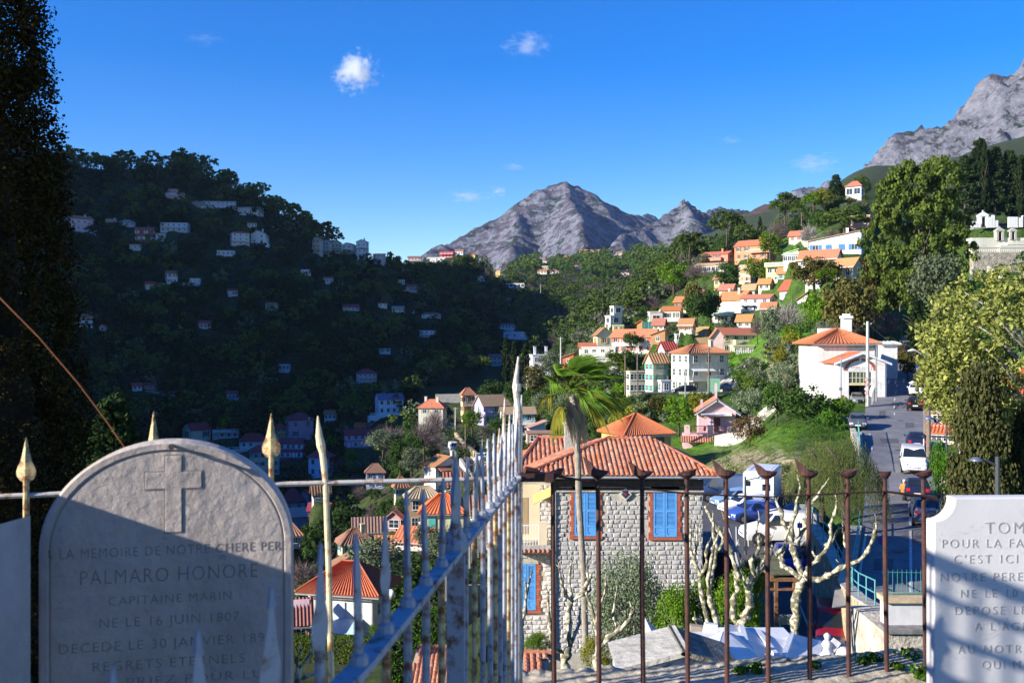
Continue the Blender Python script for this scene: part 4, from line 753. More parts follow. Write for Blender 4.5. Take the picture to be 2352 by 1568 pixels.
h('pale house with brown roof right of the yellow villa',1092,1140,1232,1262,yaw=-10,dr=.7,wall=(.62,.56,.46),roof='hip',rh=1.7,roofc=TIL,cols=2,sh=(.1,.25,.22),d=112,corr=True)
h('orange roofed cottage under the long concrete wall',1020,1062,1110,1132,yaw=10,dr=.7,wall=(.62,.5,.36),roof='gable_x',rh=1.7,roofc=TIL2,cols=2,sh=(.1,.25,.22),d=160,corr=True)
h('pale cottage left of the lone house on the left hill',332,356,652,664,yaw=12,dr=.7,wall=(.58,.58,.62),roof='gable_x',rh=1.0,roofc=RED,cols=3,**LK)
h('grey cottage right of the lone house on the left hill',436,462,640,652,yaw=-12,dr=.7,wall=(.58,.58,.62),roof='flat',rh=1.0,roofc=TIL3,cols=3,**LK)
h('small white house low on the left hill beside the olives',522,546,668,680,yaw=12,dr=.7,wall=(.58,.58,.62),roof='shed',rh=1.0,roofc=RED,cols=3,**LK)
h('dim white house with red roof in the middle of the left hill',610,640,700,714,yaw=-12,dr=.7,wall=(.58,.58,.62),roof='gable_x',rh=1.0,roofc=TIL3,cols=3,**LK)
h('pale cottage below the ridge row houses',690,714,620,632,yaw=12,dr=.7,wall=(.58,.58,.62),roof='flat',rh=1.0,roofc=RED,cols=3,**LK)
h('white cottage between the ridge houses and the dark slope',742,766,640,651,yaw=-12,dr=.7,wall=(.58,.58,.62),roof='shed',rh=1.0,roofc=TIL3,cols=3,**LK)
h('faint pale house left on the lower dark slope',455,484,742,756,yaw=12,dr=.7,wall=(.58,.58,.62),roof='gable_x',rh=1.0,roofc=RED,cols=3,**LK)
h('pale stepped house deep in the dark slope',640,668,838,852,yaw=-12,dr=.7,wall=(.58,.58,.62),roof='flat',rh=1.0,roofc=TIL3,cols=3,**LK)
h('dim cottage above the shaded village',520,548,905,920,yaw=12,dr=.7,wall=(.58,.58,.62),roof='shed',rh=1.0,roofc=RED,cols=3,**LK)
h('small pale house right above the shaded village',745,775,950,966,yaw=-12,dr=.7,wall=(.58,.58,.62),roof='gable_x',rh=1.0,roofc=TIL3,cols=3,**LK)
# distant hamlets
DG = 'tiny houses of the distant hamlets'
for i,(a,b,ye,yb,w,kk,lab) in enumerate([(1330,1352,576,581,CRM,'gable_x','left long house in the highest distant hamlet'),(1354,1379,576,581,CRM,'gable_x','right long house in the highest distant hamlet'),
  (1411,1432,581,593,(.6,.5,.4),'gable_x','distant block at the foot of the rock crag'),(1296,1312,591,597,LPK,'gable_x','tiny pink distant house below the hamlet'),(1245,1261,611,619,(.6,.5,.34),'flat','distant beige block left of the hamlet'),
  (1234,1258,622,629,CRM,'gable_x','left house of the distant cream row'),(1262,1286,623,630,CRM,'gable_x','right house of the distant cream row'),(1317,1335,613,619,WHT,'gable_x','tiny distant white house with pale roof'),
  (1423,1448,624,635,(.6,.44,.36),'hip','distant red roofed house beside cypresses'),(1158,1172,690,697,WHT,'gable_x','tiny white cottage at the valley floor'),(1246,1256,596,602,WHT,'gable_x','tiny white house left below the highest hamlet')]):
 house(lab,a,b,ye,yb,d=min(max(gd((a+b)/2,yb,500),600),1250),yaw=-12,dr=.5,wall=w,roof=kk,rh=2.0,roofc=TIL3,fl=1,cols=3,ww=1.4,wh=1.6,group=DG,found=12,ov=.3)
# ---------------------------------------------------------------- streets
ASPH = mat('asphalt',(.19,.19,.20),.18,.6,.85,.25,40); ASPH2 = mat('worn_asphalt',(.085,.085,.095),.2,.5,.9,.25,40); LINE = mat('road_paint',(.62,.62,.58),.15,2,.8); YLINE = mat('yellow_road_paint',(.58,.42,.06),.15,2,.8)
CONC = mat('pale_concrete',(.48,.46,.40),.18,1.2,.9,.3,10,stain=.35); PAVE = mat('pavement',(.30,.29,.27),.15,1.2,.9)
def strip_tables(tab):
 d = np.array([t[0] for t in tab],float); L_ = np.array([(t[1] - CX) / FPX * t[0] for t in tab]); R_ = np.array([(t[2] - CX) / FPX * t[0] for t in tab]); Z_ = np.array([(t[3] if abs(t[3]) < 150 else (CY - t[3]) / FPX * t[0]) for t in tab]); return d,L_,R_,Z_
FLATS = []; NM_ = []; BLKM = mat('cast_iron',(.05,.05,.052),.2,8,.6)
def street(name,tab,m,dip=.08,shoulder=1.0):
 d,L_,R_,Z_ = strip_tables(tab); ys = np.arange(d[0],d[-1],1.0)
 k = np.ones(7) / 7
 def sm(a):
  q = np.interp(ys,d,a); return np.convolve(np.pad(q,3,mode='edge'),k,mode='valid')
 l,r_,z = sm(L_),sm(R_),sm(Z_); mb = MB()
 for i in range(len(ys) - 1): mb.poly([(l[i],ys[i],z[i]),(r_[i],ys[i],z[i]),(r_[i+1],ys[i+1],z[i+1]),(l[i+1],ys[i+1],z[i+1])])
 o = mb.build(name,m); tag(o,kind='structure')
 X = (GU[:,None] - CX) / FPX * GD[None,:]
 li,ri,zi = (np.interp(GD,ys,a)[None,:] for a in (l,r_,z))
 w = np.clip(1 - np.maximum(li - X,X - ri) / shoulder,0,1) * ((GD > ys[0] - 1) & (GD < ys[-1] + 1))[None,:]; w = np.clip(w * 1.6,0,1)
 NM_.append(np.clip(1 - np.maximum(li - X,X - ri) / 4.0,0,1) * ((GD > ys[0] - 2) & (GD < ys[-1] + 2))[None,:])
 def flat(): ZG[:] = ZG * (1 - w) + (zi - dip) * w
 flat(); FLATS.append(flat)
 return lambda y: (float(np.interp(y,ys,l)),float(np.interp(y,ys,r_)),float(np.interp(y,ys,z)))
main_st = street('road',[(40,1950,2175,-12.4),(45,1956,2175,1400),(52,1966,2172,1310),(62,1980,2166,1210),(70,1986,2156,1150),(85,1986,2146,1050),(98,1978,2128,985),(117,1990,2118,930),(140,2022,2110,870),(165,2052,2099,812),(190,2066,2092,784),(215,2070,2090,768)],ASPH)
low_st = street('road',[(36,1560,1990,-15.1),(42,1585,1975,-15.0),(48,1600,1945,-14.8),(53,1600,1905,-14.4),(58,1600,1865,-13.8),(66,1580,1850,-13.0),(79,1560,1835,-12.8),(85,1550,1790,-12.8)],ASPH2)
val_st = street('road',[(150,1080,1140,-21.3),(165,1055,1112,1088),(185,1030,1092,1060),(205,1018,1066,1036),(225,1016,1044,1012),(250,1020,1042,985),(290,1022,1036,958)],ASPH2)
hill_st = street('road',[(160,1480,1700,-8.3),(172,1480,1790,-8.7)],ASPH2)
def marks(name,fn,items,m):
 mb = MB()
 for (y0,f0,y1,f1,w) in items:
  n = max(1,int(abs(y1 - y0) / 1.5));
  for i in range(n):
   a,b = i / n,(i + 1) / n; ya,yb = y0 + (y1 - y0) * a,y0 + (y1 - y0) * b; q = []
   for (y,t) in ((ya,a),(yb,b)):
    l,r_,z = fn(y); x = l + (r_ - l) * (f0 + (f1 - f0) * t); q.append((x,y,z + .03))
   ww = w / 2
   if abs(q[0][1] - q[1][1]) > .25: mb.poly([(q[0][0] - ww,*q[0][1:]),(q[0][0] + ww,*q[0][1:]),(q[1][0] + ww,*q[1][1:]),(q[1][0] - ww,*q[1][1:])])
   else: mb.poly([(q[0][0],q[0][1] - ww,q[0][2]),(q[1][0],q[1][1] - ww,q[1][2]),(q[1][0],q[1][1] + ww,q[1][2]),(q[0][0],q[0][1] + ww,q[0][2])])
 o = mb.build(name,m); tag(o,kind='structure'); return o
marks('road_marking',main_st,[(y,.12,y + 1.6,.12,.16) for y in (88,94)] + [(y,.52 - (y-100)*.0015,y + 2.2,.52 - (y-100)*.0015,.15) for y in (108,114,120,126,132)] + [(47,.62,61,.60,.16),(62,.60,66,.60,.16),(67.5,.60,70,.6,.16),(47,.04,60,.06,.14)] + [(135,.25,139,.25,.22),(136,.62,140,.62,.22),(135,.42,138.5,.42,.22),(158,.4,162,.4,.2)],LINE)
zz = []; ya = 63.5
for i in range(6): zz.append((ya,.10 if i % 2 == 0 else .40,ya + 1.6,.40 if i % 2 == 0 else .10,.12)); ya += 1.6
marks('yellow_marking',main_st,zz + [(63.4,.08,63.6,.42,.14)],YLINE)
marks('road_marking',low_st,[(42 + k * 2.2,.55 + k * .012,43.2 + k * 2.2,.556 + k * .012,.10) for k in range(14)] + [(42,.42,70,.36,.12),(42,.80,56,.80,.10)] + [(64,.1 * k + .1,69.5,.1 * k + .13,.1) for k in range(8)],LINE)
def kerb(fn,y0,y1,side,w=.9):
 top = MB(); y = y0
 while y < y1:
  for (a,b,m) in ((0,.15,0),(.15,w,1)):
   q = []
   for yy in (y,y + 1): l,r_,z = fn(yy); x = (l if side < 0 else r_); q.append((x,yy,z))
   s = side; h_ = .12 if m == 0 else .115; p = [(q[0][0] + s * a,q[0][1],q[0][2] + h_),(q[0][0] + s * b,q[0][1],q[0][2] + h_),(q[1][0] + s * b,q[1][1],q[1][2] + h_),(q[1][0] + s * a,q[1][1],q[1][2] + h_)]
   top.poly(p,m)
   if m == 0: top.poly([p[0],p[3],(p[3][0],p[3][1],p[3][2] - .2),(p[0][0],p[0][1],p[0][2] - .2)],0)
  y += 1
 tag(top.build('pavement',[CONC,PAVE]),kind='structure')
kerb(main_st,45,62,-1); kerb(main_st,79,96,-1,.5); kerb(main_st,60,150,1)
pq = MB(); rr_ = random.Random(4)
for yy,f,w,ln in ((52,.3,1.1,2.4),(58,.7,.8,1.6),(66,.5,1.4,3.0),(74,.25,.9,4.0),(82,.6,.7,5.0),(91,.4,1.6,2.2),(99,.75,.9,3.4),(106,.3,.7,6.0),(116,.55,1.3,3.0)):
 q = []
 for (a,b) in ((yy,-1),(yy,1),(yy + ln,1),(yy + ln,-1)): l,r_,z = main_st(a); q.append((l + (r_ - l) * f + b * w / 2 * rr_.uniform(.9,1.1),a,z + .012))
 pq.poly(q)
tag(pq.build('asphalt_patch',mat('fresh_asphalt_patch',(.10,.10,.105),.15,2,.9)),kind='structure')
for yy,f in ((56,.45),(72,.62),(88,.5),(104,.6)): l,r_,z = main_st(yy); q = MB(); q.prism([(l + (r_ - l) * f + .33 * math.cos(k * .524),yy + .33 * math.sin(k * .524)) for k in range(12)],z + .014,z + .022,'z'); tag(q.build('manhole_cover',BLKM),'round iron manhole cover in the sloping street','manhole cover','manhole covers in the street','thing')
# ---------------------------------------------------------------- walls that hold the streets and gardens
def wall_run(name,label,pts,h,thick,m,cat='wall',below=1.5,cope=None,group=None,cap=None):
 """pts: (px, distance, top row or None->ground+h)"""
 mb = MB(); W_ = []
 for (px,d,top) in pts:
  if d is None: d = gd(px,top + 14,250)
  x = (px - CX) / FPX * d; g = float(gz(x,d)); zt = g + h if top is None else (CY - top) / FPX * d; W_.append((x,d,zt,g))
 for a,b in zip(W_[:-1],W_[1:]):
  v = Vector((b[0] - a[0],b[1] - a[1],0)); n = Vector((-v.y,v.x,0)).normalized() * thick / 2
  lo = min(a[3],b[3]) - below; q = [(a[0] - n.x,a[1] - n.y),(b[0] - n.x,b[1] - n.y),(b[0] + n.x,b[1] + n.y),(a[0] + n.x,a[1] + n.y)]
  zt = [a[2],b[2],b[2],a[2]]; t = [(q[i][0],q[i][1],zt[i]) for i in range(4)]; l = [(q[i][0],q[i][1],lo) for i in range(4)]
  mb.poly(t); mb.poly(l[::-1])
  for i in range(4): mb.poly([l[i],l[(i + 1) % 4],t[(i + 1) % 4],t[i]])
 e = thing(name,label,cat,(0,0,0),0,group); mb.build('masonry',m,e)
 if cap:
  c = MB()
  for a,b in zip(W_[:-1],W_[1:]):
   A = Vector((a[0],a[1],a[2] + .05)); B = Vector((b[0],b[1],b[2] + .05)); ax = (B - A).normalized(); ay = ax.cross(Vector((0,0,1))).normalized(); c.obox((A + B) / 2,ax,ay,ay.cross(ax),(B - A).length / 2,thick / 2 + .06,.045)
  c.build('coping',cap,e)
 return e,W_
CREAMSTONE = mat('yellow_rubble_stone',(.52,.45,.28),.3,1.6,.95,.9,4,col2=(.26,.21,.13)); MARB = mat('white_marble',(.72,.72,.72),.10,3,.45,.1,20,stain=.12)
rw,rwp = wall_run('retaining_wall','yellow rubble retaining wall below the turquoise railing',[(2010,40,1395),(1972,44,1372),(1945,48,1345),(1905,52,1262),(1866,58,1208),(1850,66,1190),(1846,74,1160)],2.4,.5,CREAMSTONE,cap=CONC)
wall_run('street_wall','low pale wall with coping along the left side of the main street',[(1977,80,1085),(1974,85,1045),(1967,90,1008),(1958,94,985)],1.0,.35,CREAMSTONE,cap=CONC)
wall_run('street_wall','long white wall under the green bank beside the parked cars',[(1688,171,872),(1745,172,870),(1800,173,868)],1.8,.4,mat('white_render_old',(.66,.64,.60),.1,1,.9,stain=.35),below=2)
wall_run('street_wall','low cream parapet in front of the cars on the hill street',[(1560,160,899),(1640,160,900),(1700,162,898)],.8,.35,CONC)
wall_run('garden_wall','stone gate pillar wall right of the parked cars',[(2158,70,1104),(2172,70,1100),(2205,66,1112)],2.0,.5,STONEW,cap=CONC)
wall_run('garden_wall','pale garden wall running right under the conifer',[(2205,64,1118),(2290,60,1122),(2370,58,1124)],1.5,.4,CONC)
wall_run('retaining_wall','long concrete retaining wall below the valley road',[(1058,178,1052),(1076,165,1080),(1115,150,1116),(1150,140,1128)],3.5,.5,CONC)
wall_run('retaining_wall','yellow stone wall right of the valley road',[(1046,225,992),(1066,205,1015),(1096,185,1040),(1130,172,1062)],1.5,.5,CREAMSTONE)
wall_run('garden_wall','long pale terrace wall on the shaded slope behind the chimney house',[(1000,300,905),(1060,300,904),(1100,298,908)],3,.5,GREY)
for i,(a,b,py) in enumerate([(246,306,790),(244,300,806),(246,302,822),(244,302,838),(300,352,858),(300,364,870),(330,400,905),(170,214,592),(395,440,655),(310,378,657),(440,470,470),(160,230,600)]):
 dd = gd((a + b) / 2,py,250); wall_run('terrace_wall',['highest','second','third','fourth','fifth','sixth','lowest','far left','right','middle','upper right','bottom left'][i] + ' of the dim stone terrace walls on the shaded hill',[(a,dd,py - 8),((a + b) / 2,dd,py - 8),(b,dd - 1,py - 7)],2,.5,STONEW,group='dim stone terrace walls')
for (pts,lab) in [([(1800,295,532),(1840,290,528),(1880,288,520)],'pale stone terrace wall highest on the right hill'),([(1845,250,545),(1880,248,540),(1900,247,548)],'dry stone terrace behind the blue shuttered house'),([(1755,240,668),(1780,236,664),(1810,232,668)],'pale terrace wall right of the yellow terraced house'),([(1850,275,520),(1900,272,512),(1940,270,500)],'stepped white garden wall under the cedar'),([(1480,216,812),(1500,214,812),(1530,212,816)],'white railing wall below the long row house'),([(1645,134,1010),(1700,130,985),(1760,126,970),(1800,124,960)],'dry stone garden wall running down from the pink cottage'),([(2222,246,640),(2270,240,655),(2300,232,700)],'broken stone steps below the upper cemetery')]:
 wall_run('terrace_wall',lab,[(p_[0],p_[1],None) for p_ in pts],1.3,.6,mat('dry_stone',(.55,.52,.46),.25,1.5,.95,.8,4,col2=(.3,.28,.25)))
# ---------------------------------------------------------------- vehicles
TYRE = mat('tyre',(.02,.02,.02),.1,5,.9); RIM = mat('wheel_rim',(.45,.45,.47),.1,5,.35,metal=.7); LAMPG = mat('headlight_glass',(.65,.68,.70),.05,5,.1); REDG = mat('tail_light_glass',(.45,.02,.015),.05,5,.2); PLATE = mat('number_plate',(.7,.7,.66),.05,5,.5); BLKP = mat('black_plastic',(.025,.025,.028),.1,5,.6)
CARGLASS = mat('car_glass',(.015,.022,.028),.2,1,.06,spec=.9)
KIND = {
 'hatch': (4.0,[(-2.0,.32,.50,.56,.62,.55),(-1.85,.22,.66,.72,.80,.66),(-1.1,.22,.86,.93,.86,.70),(-.95,.22,.90,.97,.87,.70),(-.25,.22,.94,1.40,.87,.60),(.4,.22,.95,1.47,.87,.60),(1.35,.22,.97,1.42,.87,.58),(1.80,.24,.98,1.05,.84,.66),(1.98,.34,.60,.92,.78,.62)]),
 'sedan': (4.5,[(-2.25,.32,.50,.56,.62,.55),(-2.1,.22,.66,.72,.80,.66),(-1.2,.22,.86,.92,.87,.70),(-1.0,.22,.88,.94,.87,.70),(-.3,.22,.92,1.36,.87,.60),(.4,.22,.93,1.42,.87,.60),(1.1,.22,.94,1.34,.87,.58),(1.65,.22,.96,1.02,.86,.68),(2.1,.24,.90,.96,.82,.66),(2.24,.34,.60,.86,.78,.62)]),
 'suv': (4.4,[(-2.2,.40,.65,.72,.68,.6),(-2.05,.30,.82,.92,.84,.70),(-1.2,.30,1.0,1.08,.90,.74),(-1.05,.30,1.02,1.10,.90,.74),(-.5,.30,1.05,1.62,.90,.66),(.4,.30,1.06,1.70,.90,.66),(1.8,.30,1.08,1.64,.90,.64),(2.08,.32,1.08,1.16,.86,.7),(2.2,.42,.7,1.0,.80,.66)]),
 'van': (4.8,[(-2.4,.36,.60,.68,.74,.66),(-2.3,.26,.86,.98,.90,.76),(-1.85,.26,1.10,1.20,.95,.82),(-1.75,.26,1.12,1.24,.96,.82),(-1.05,.26,1.14,1.92,.96,.78),(-.6,.26,1.15,1.96,.96,.80),(2.2,.26,1.15,1.96,.96,.80),(2.36,.28,1.15,1.90,.95,.78),(2.40,.36,.8,1.6,.90,.74)]),
 'smallvan': (4.1,[(-2.05,.34,.55,.62,.68,.6),(-1.9,.24,.76,.84,.82,.70),(-1.15,.24,.96,1.03,.86,.74),(-1.0,.24,.98,1.06,.86,.74),(-.35,.24,1.0,1.72,.86,.70),(0.1,.24,1.0,1.80,.86,.72),(1.9,.24,1.0,1.78,.86,.72),(2.02,.26,1.0,1.70,.85,.70),(2.05,.36,.7,1.3,.8,.66)]),
}
VM = {}
def vehicle(label,px,py,d,yaw,kind,col,cat='car',name='parked_car',group='cars and vans parked in the streets',metal=.35,sc=1.0,z=None):
 L,st = KIND[kind]; pm = mat('car_paint_%02x%02x%02x' % tuple(int(v * 255) for v in col),col,.03,2,.28,metal=metal)
 x = (px - CX) / FPX * d; zz_ = (CY - py) / FPX * d if z is None else z; dc = d + (L / 2 if abs(math.cos(math.radians(yaw))) > .7 else .8)
 if 1590 < px < 1960 and 40 < d < 84 and py > 1150: zz_ = low_st(dc)[2]
 elif px > 1940 and d < 135 and d != 121.5: zz_ = main_st(dc)[2]
 k_ = L / 2 if abs(math.cos(math.radians(yaw))) > .7 else .8; phi = math.atan(x / d)
 e = thing(name,label,cat,(x + k_ * math.sin(phi),d + k_ * math.cos(phi),zz_),math.radians(yaw) - phi,group); e.scale = (sc,) * 3
 mb = MB(); n = len(st); idx = []
 for (y,zl,zb,zt,w,wt) in st:
  b = len(mb.v); idx.append(b); zm = (zl + zb) / 2
  mb.v += [(-w * .9,y,zl),(-w,y,zm),(-w * .97,y,zb),(-wt,y,zt - .03 * (zt - zb)),(-wt * .8,y,zt),(0,y,zt + .015),(wt * .8,y,zt),(wt,y,zt - .03 * (zt - zb)),(w * .97,y,zb),(w,y,zm),(w * .9,y,zl)]
 for i in range(n - 1):
  for k in range(10): mb.f.append((idx[i] + k,idx[i] + k + 1,idx[i + 1] + k + 1,idx[i + 1] + k)); mb.mi.append(0)
  mb.f.append((idx[i] + 10,idx[i],idx[i + 1],idx[i + 1] + 10)); mb.mi.append(0)
 mb.f.append(tuple(idx[0] + k for k in reversed(range(11)))); mb.mi.append(0); mb.f.append(tuple(idx[-1] + k for k in range(11))); mb.mi.append(0)
 bo = mb.build('body',pm,e,True)
 md = bo.modifiers.new('edge','EDGE_SPLIT'); md.split_angle = math.radians(38)
 s = st
 def gl(nm,pts):
  g = MB(); g.poly(pts); g.build(nm,CARGLASS,e)
 # windscreen between stations 3-4 (or the steep pair), rear window, side windows
 a,b = s[3],s[4]; gl('windscreen',[(-a[5] * 1.02,a[0] - .01,a[3] + .045),(a[5] * 1.02,a[0] - .01,a[3] + .045),(b[5] * .93,b[0] - .035,b[3] - .03),(-b[5] * .93,b[0] - .035,b[3] - .03)])
 if kind in ('hatch','sedan','suv'):
  a,b = s[6],s[7]; gl('rear_window',[(b[5] * .95,b[0] + .01,b[3] + .045),(-b[5] * .95,b[0] + .01,b[3] + .045),(-a[5] * .92,a[0] + .05,a[3] - .01),(a[5] * .92,a[0] + .05,a[3] - .01)])
 elif name == 'parked_car':
  b = s[-2]; gl('rear_window',[(b[5] * .9,b[0] + .03,b[2] + .1),(-b[5] * .9,b[0] + .03,b[2] + .1),(-b[5] * .9,b[0] + .03,b[3] - .1),(b[5] * .9,b[0] + .03,b[3] - .1)])
 for sx in (-1,1):
  a,b,c = s[3],s[4],s[6]
  y1 = c[0] if kind in ('hatch','sedan','suv') else b[0] + .9
  w = b[4] * .97; wt = b[5]
  def pt(y,t,ww=w,wtt=wt,zb=b[2],ztt=b[3]): return (sx * ((ww + (wtt - ww) * t) + .012),y,zb + (ztt - zb) * t)
  gl('side_window',[pt(a[0] + .25,.08),pt(b[0] + .02,.88),pt((b[0] + y1) / 2 - .04,.88),pt((b[0] + y1) / 2 - .04,.08)])
  gl('side_window',[pt((b[0] + y1) / 2 + .04,.08),pt((b[0] + y1) / 2 + .04,.88),pt(y1 - .08,.86),pt(y1 + .1,.08)])
  m_ = MB(); m_.box(sx * (w + .02) if sx > 0 else sx * (w + .18),sx * (w + .18) if sx > 0 else sx * (w + .02),a[0] + .2,a[0] + .3,b[2] + .02,b[2] + .16); m_.build('mirror',pm if kind != 'van' else BLKP,e)
  f = s[1]; h1 = MB(); h1.obox((sx * f[4] * .74,f[0] - .05,f[2] - .10),Vector((1,sx * .35,0)).normalized(),Vector((-sx * .35,1,0)).normalized(),Vector((0,0,1)),.17,.06,.09); h1.build('headlight',LAMPG,e)
  q = s[-2]; h2 = MB(); h2.box(sx * q[4] * .74 - .12,sx * q[4] * .74 + .12,q[0] + .03,s[-1][0] + .02 if s[-1][0] > q[0] + .05 else q[0] + .09,q[2] - .28,q[2] - .06); h2.build('tail_light',REDG,e)
 if 'wheel' not in VM:
  t = MB(); t.tube([(-.1,0,0),(.1,0,0)],.31,18); ri = MB(); ri.tube([(-.105,0,0),(.105,0,0)],.19,10)
  VM['wheel'] = (t.mesh('tyre',TYRE),ri.mesh('rim',RIM))
 for sy in (-1,1):
  for sx in (-1,1):
   wv = link('wheel',VM['wheel'][0],e,(sx * (s[3][4] - .09),sy * L * .315,.31)); link('rim',VM['wheel'][1],wv)
   ar = MB(); ar.tube([(sx * (s[3][4] - .02),sy * L * .315,.33),(sx * (s[3][4] + .004),sy * L * .315,.33)],.37,16); ar.build('wheel_arch',BLKP,e)
 pb = MB(); pb.box(-.26,.26,s[0][0] - .03,s[0][0] + .01,.36,.47); pb.build('number_plate',PLATE,e); pb = MB(); pb.box(-.26,.26,s[-1][0] - .01,s[-1][0] + .03,.48,.60); pb.build('number_plate',PLATE,e)
 gb = MB(); gb.box(-.45,.45,s[0][0] - .022,s[0][0] + .02,.50,.56); gb.box(-.5,.5,s[0][0] - .02,s[0][0] + .02,.28,.35); gb.build('grille',BLKP,e)
 return e
SILV = (.40,.42,.44); DBL = (.02,.03,.08); BLK = (.015,.015,.018); WHC = (.72,.72,.72); GRC = (.10,.12,.14)
vehicle('grey car parked facing downhill on the left of the street',1969,967,97,2,'hatch',(.12,.13,.15))
vehicle('white car farthest up the street on the right',2103,921,123,2,'hatch',WHC,metal=0)
vehicle('black car with red tail lights behind the white car',2101,951,111,182,'hatch',BLK)
vehicle('dark blue car between the white van and the black car',2105,1031,87,182,'sedan',DBL)
vehicle('white van with dark windscreen facing down the street',2098,1099,77.5,2,'van',WHC,'van','parked_van',metal=0)
vehicle('navy car beside the walking woman',2106,1160,69.0,182,'hatch',DBL)
vehicle('silver blue estate car nearest the right gravestone',2126,1205,61.5,184,'suv',(.16,.20,.28))
vehicle('black car nearest in the street with its headlight showing',2160,1250,57,4,'hatch',BLK)
vehicle('blue lorry cab at the left of the car park',1655,1197,80,-66,'van',(.07,.12,.24),'van','parked_van')
vehicle('silver car behind the blue lorry cab',1618,1188,83,-60,'hatch',SILV)
vehicle('pale blue car second in the car park row',1692,1208,76.6,-64,'hatch',(.24,.38,.55))
vehicle('white car third in the car park row',1712,1212,73.8,-62,'hatch',WHC,metal=0)
vehicle('bright blue car fourth in the car park row',1730,1213,71,-60,'hatch',(.06,.12,.42))
vehicle('small royal blue car in front of the lettered van',1812,1252,57.5,8,'hatch',(.02,.03,.30))
vehicle('silver car behind the pale tree trunk in the car park',1846,1256,60.5,-64,'hatch',SILV)
vehicle('maroon red van nearest in the lower street',1913,1487,46.5,2,'smallvan',(.28,.015,.03),'van','parked_van')
vehicle('dark blue car in front of the maroon van',1909,1530,42.5,2,'hatch',(.02,.04,.16))
vehicle('green car at the far edge of the car park',1600,1178,86,-60,'hatch',(.03,.16,.05))
lv = vehicle('white lettered delivery van in the car park',1785,1230,64.5,-74,'smallvan',WHC,'van','parked_van',metal=0,sc=1.15)
vehicle('dark hatchback below the large cream house',1571,905,163,-70,'hatch',BLK,sc=1.0)
vehicle('grey estate car left of the long white wall',1668,897,165,-80,'sedan',(.2,.22,.25))
vehicle('silver car in front of the long white wall',1692,897,166,-80,'hatch',SILV)
vehicle('white car with red cover at the end of the white wall',1722,896,167,-80,'sedan',WHC,metal=0)
vehicle('car with red roof beside the white covered one',1712,896,170,-80,'hatch',(.5,.06,.03))
vehicle('white van on the valley road behind the spears',1043,1038,198,12,'smallvan',WHC,'van','parked_van',metal=0)
for i,(px,py,dd,lab) in enumerate([(1022,1000,238,'nearest dark car parked beside the chimney house'),(1027,992,246,'middle dark car parked beside the chimney house'),(1031,985,254,'farthest dark car parked beside the chimney house')]): vehicle(lab,px,py,dd,5,'hatch',DBL)
vehicle('white car at the bottom of the valley road',1108,1062,172,-30,'hatch',WHC,metal=0)
vehicle('dark car in the garage doorway',1968,930,121.5,8,'hatch',(.25,.26,.27))
# camper box
def camper():
 x = (1762 - CX) / FPX * 76; z = -12.8; e = thing('camper_van','tall white camper van in the middle of the car park','camper',(x,77.8,z),math.radians(-22),'cars and vans parked in the streets')
 mb = MB(); mb.prism([(-1.15,.45),(1.15,.45),(1.15,2.65),(1.0,2.85),(-1.0,2.85),(-1.15,2.65)],-1.6,3.4); mb.build('body',mat('camper_shell',(.72,.74,.76),.04,1,.35),e)
 for i,(a,b,c,dd) in enumerate([(-.9,-.6,1.7,2.1),(.3,.9,1.4,1.9)]):
  w = MB(); w.box(a,b,-1.64,-1.602,c,dd); w.build('window',CARGLASS,e)
 p = MB(); p.box(-.5,.95,-1.63,-1.602,.6,2.5); p.build('panel',mat('camper_panel',(.60,.66,.74),.04,1,.4),e)
 r_ = MB(); r_.tube([(-.9,-1.2,2.95),(-.9,2.8,2.95)],.03,6); r_.tube([(.9,-1.2,2.95),(.9,2.8,2.95)],.03,6); r_.build('roof_rail',WHITEP,e)
 for sy in (-.6,2.2):
  for sx in (-1,1): wv = link('wheel',VM['wheel'][0],e,(sx * 1.0,sy,.31)); link('rim',VM['wheel'][1],wv)
camper()
def text_obj(s,size,m,parent,loc,rot=(math.pi / 2,0,0),ext=.002,bev=0.0,align='CENTER',sx=1.0,name='lettering',space=1.0):
 cu = bpy.data.curves.new('txt','FONT'); cu.body = s; cu.size = size; cu.extrude = ext; cu.bevel_depth = bev; cu.align_x = align; cu.align_y = 'CENTER'; cu.resolution_u = 3; cu.space_character = space; cu.offset = -.012 * size
 t = bpy.data.objects.new('txt',cu); C.objects.link(t); bpy.context.view_layer.update()
 me = bpy.data.meshes.new_from_object(t.evaluated_get(bpy.context.evaluated_depsgraph_get())); bpy.data.objects.remove(t)
 me.materials.clear(); me.materials.append(m); o = link(name,me,parent,loc); o.rotation_euler = rot; o.scale = (sx,1,1); return o
BLUT = mat('blue_print',(.03,.22,.55),.02,1,.6)
pb_ = MB(); pb_.box(-.893,-.868,-.2,1.85,1.45,1.72); pb_.build('panel',BLUT,lv)
for tx,zz2,sz in (('ACTUEL',1.585,.24),('STORES',1.28,.22),('FERMETURE',1.05,.22)):
 text_obj(tx,sz,LINE if tx == 'ACTUEL' else BLUT,lv,(-.90,.85,zz2),(math.pi / 2,0,-math.pi / 2))
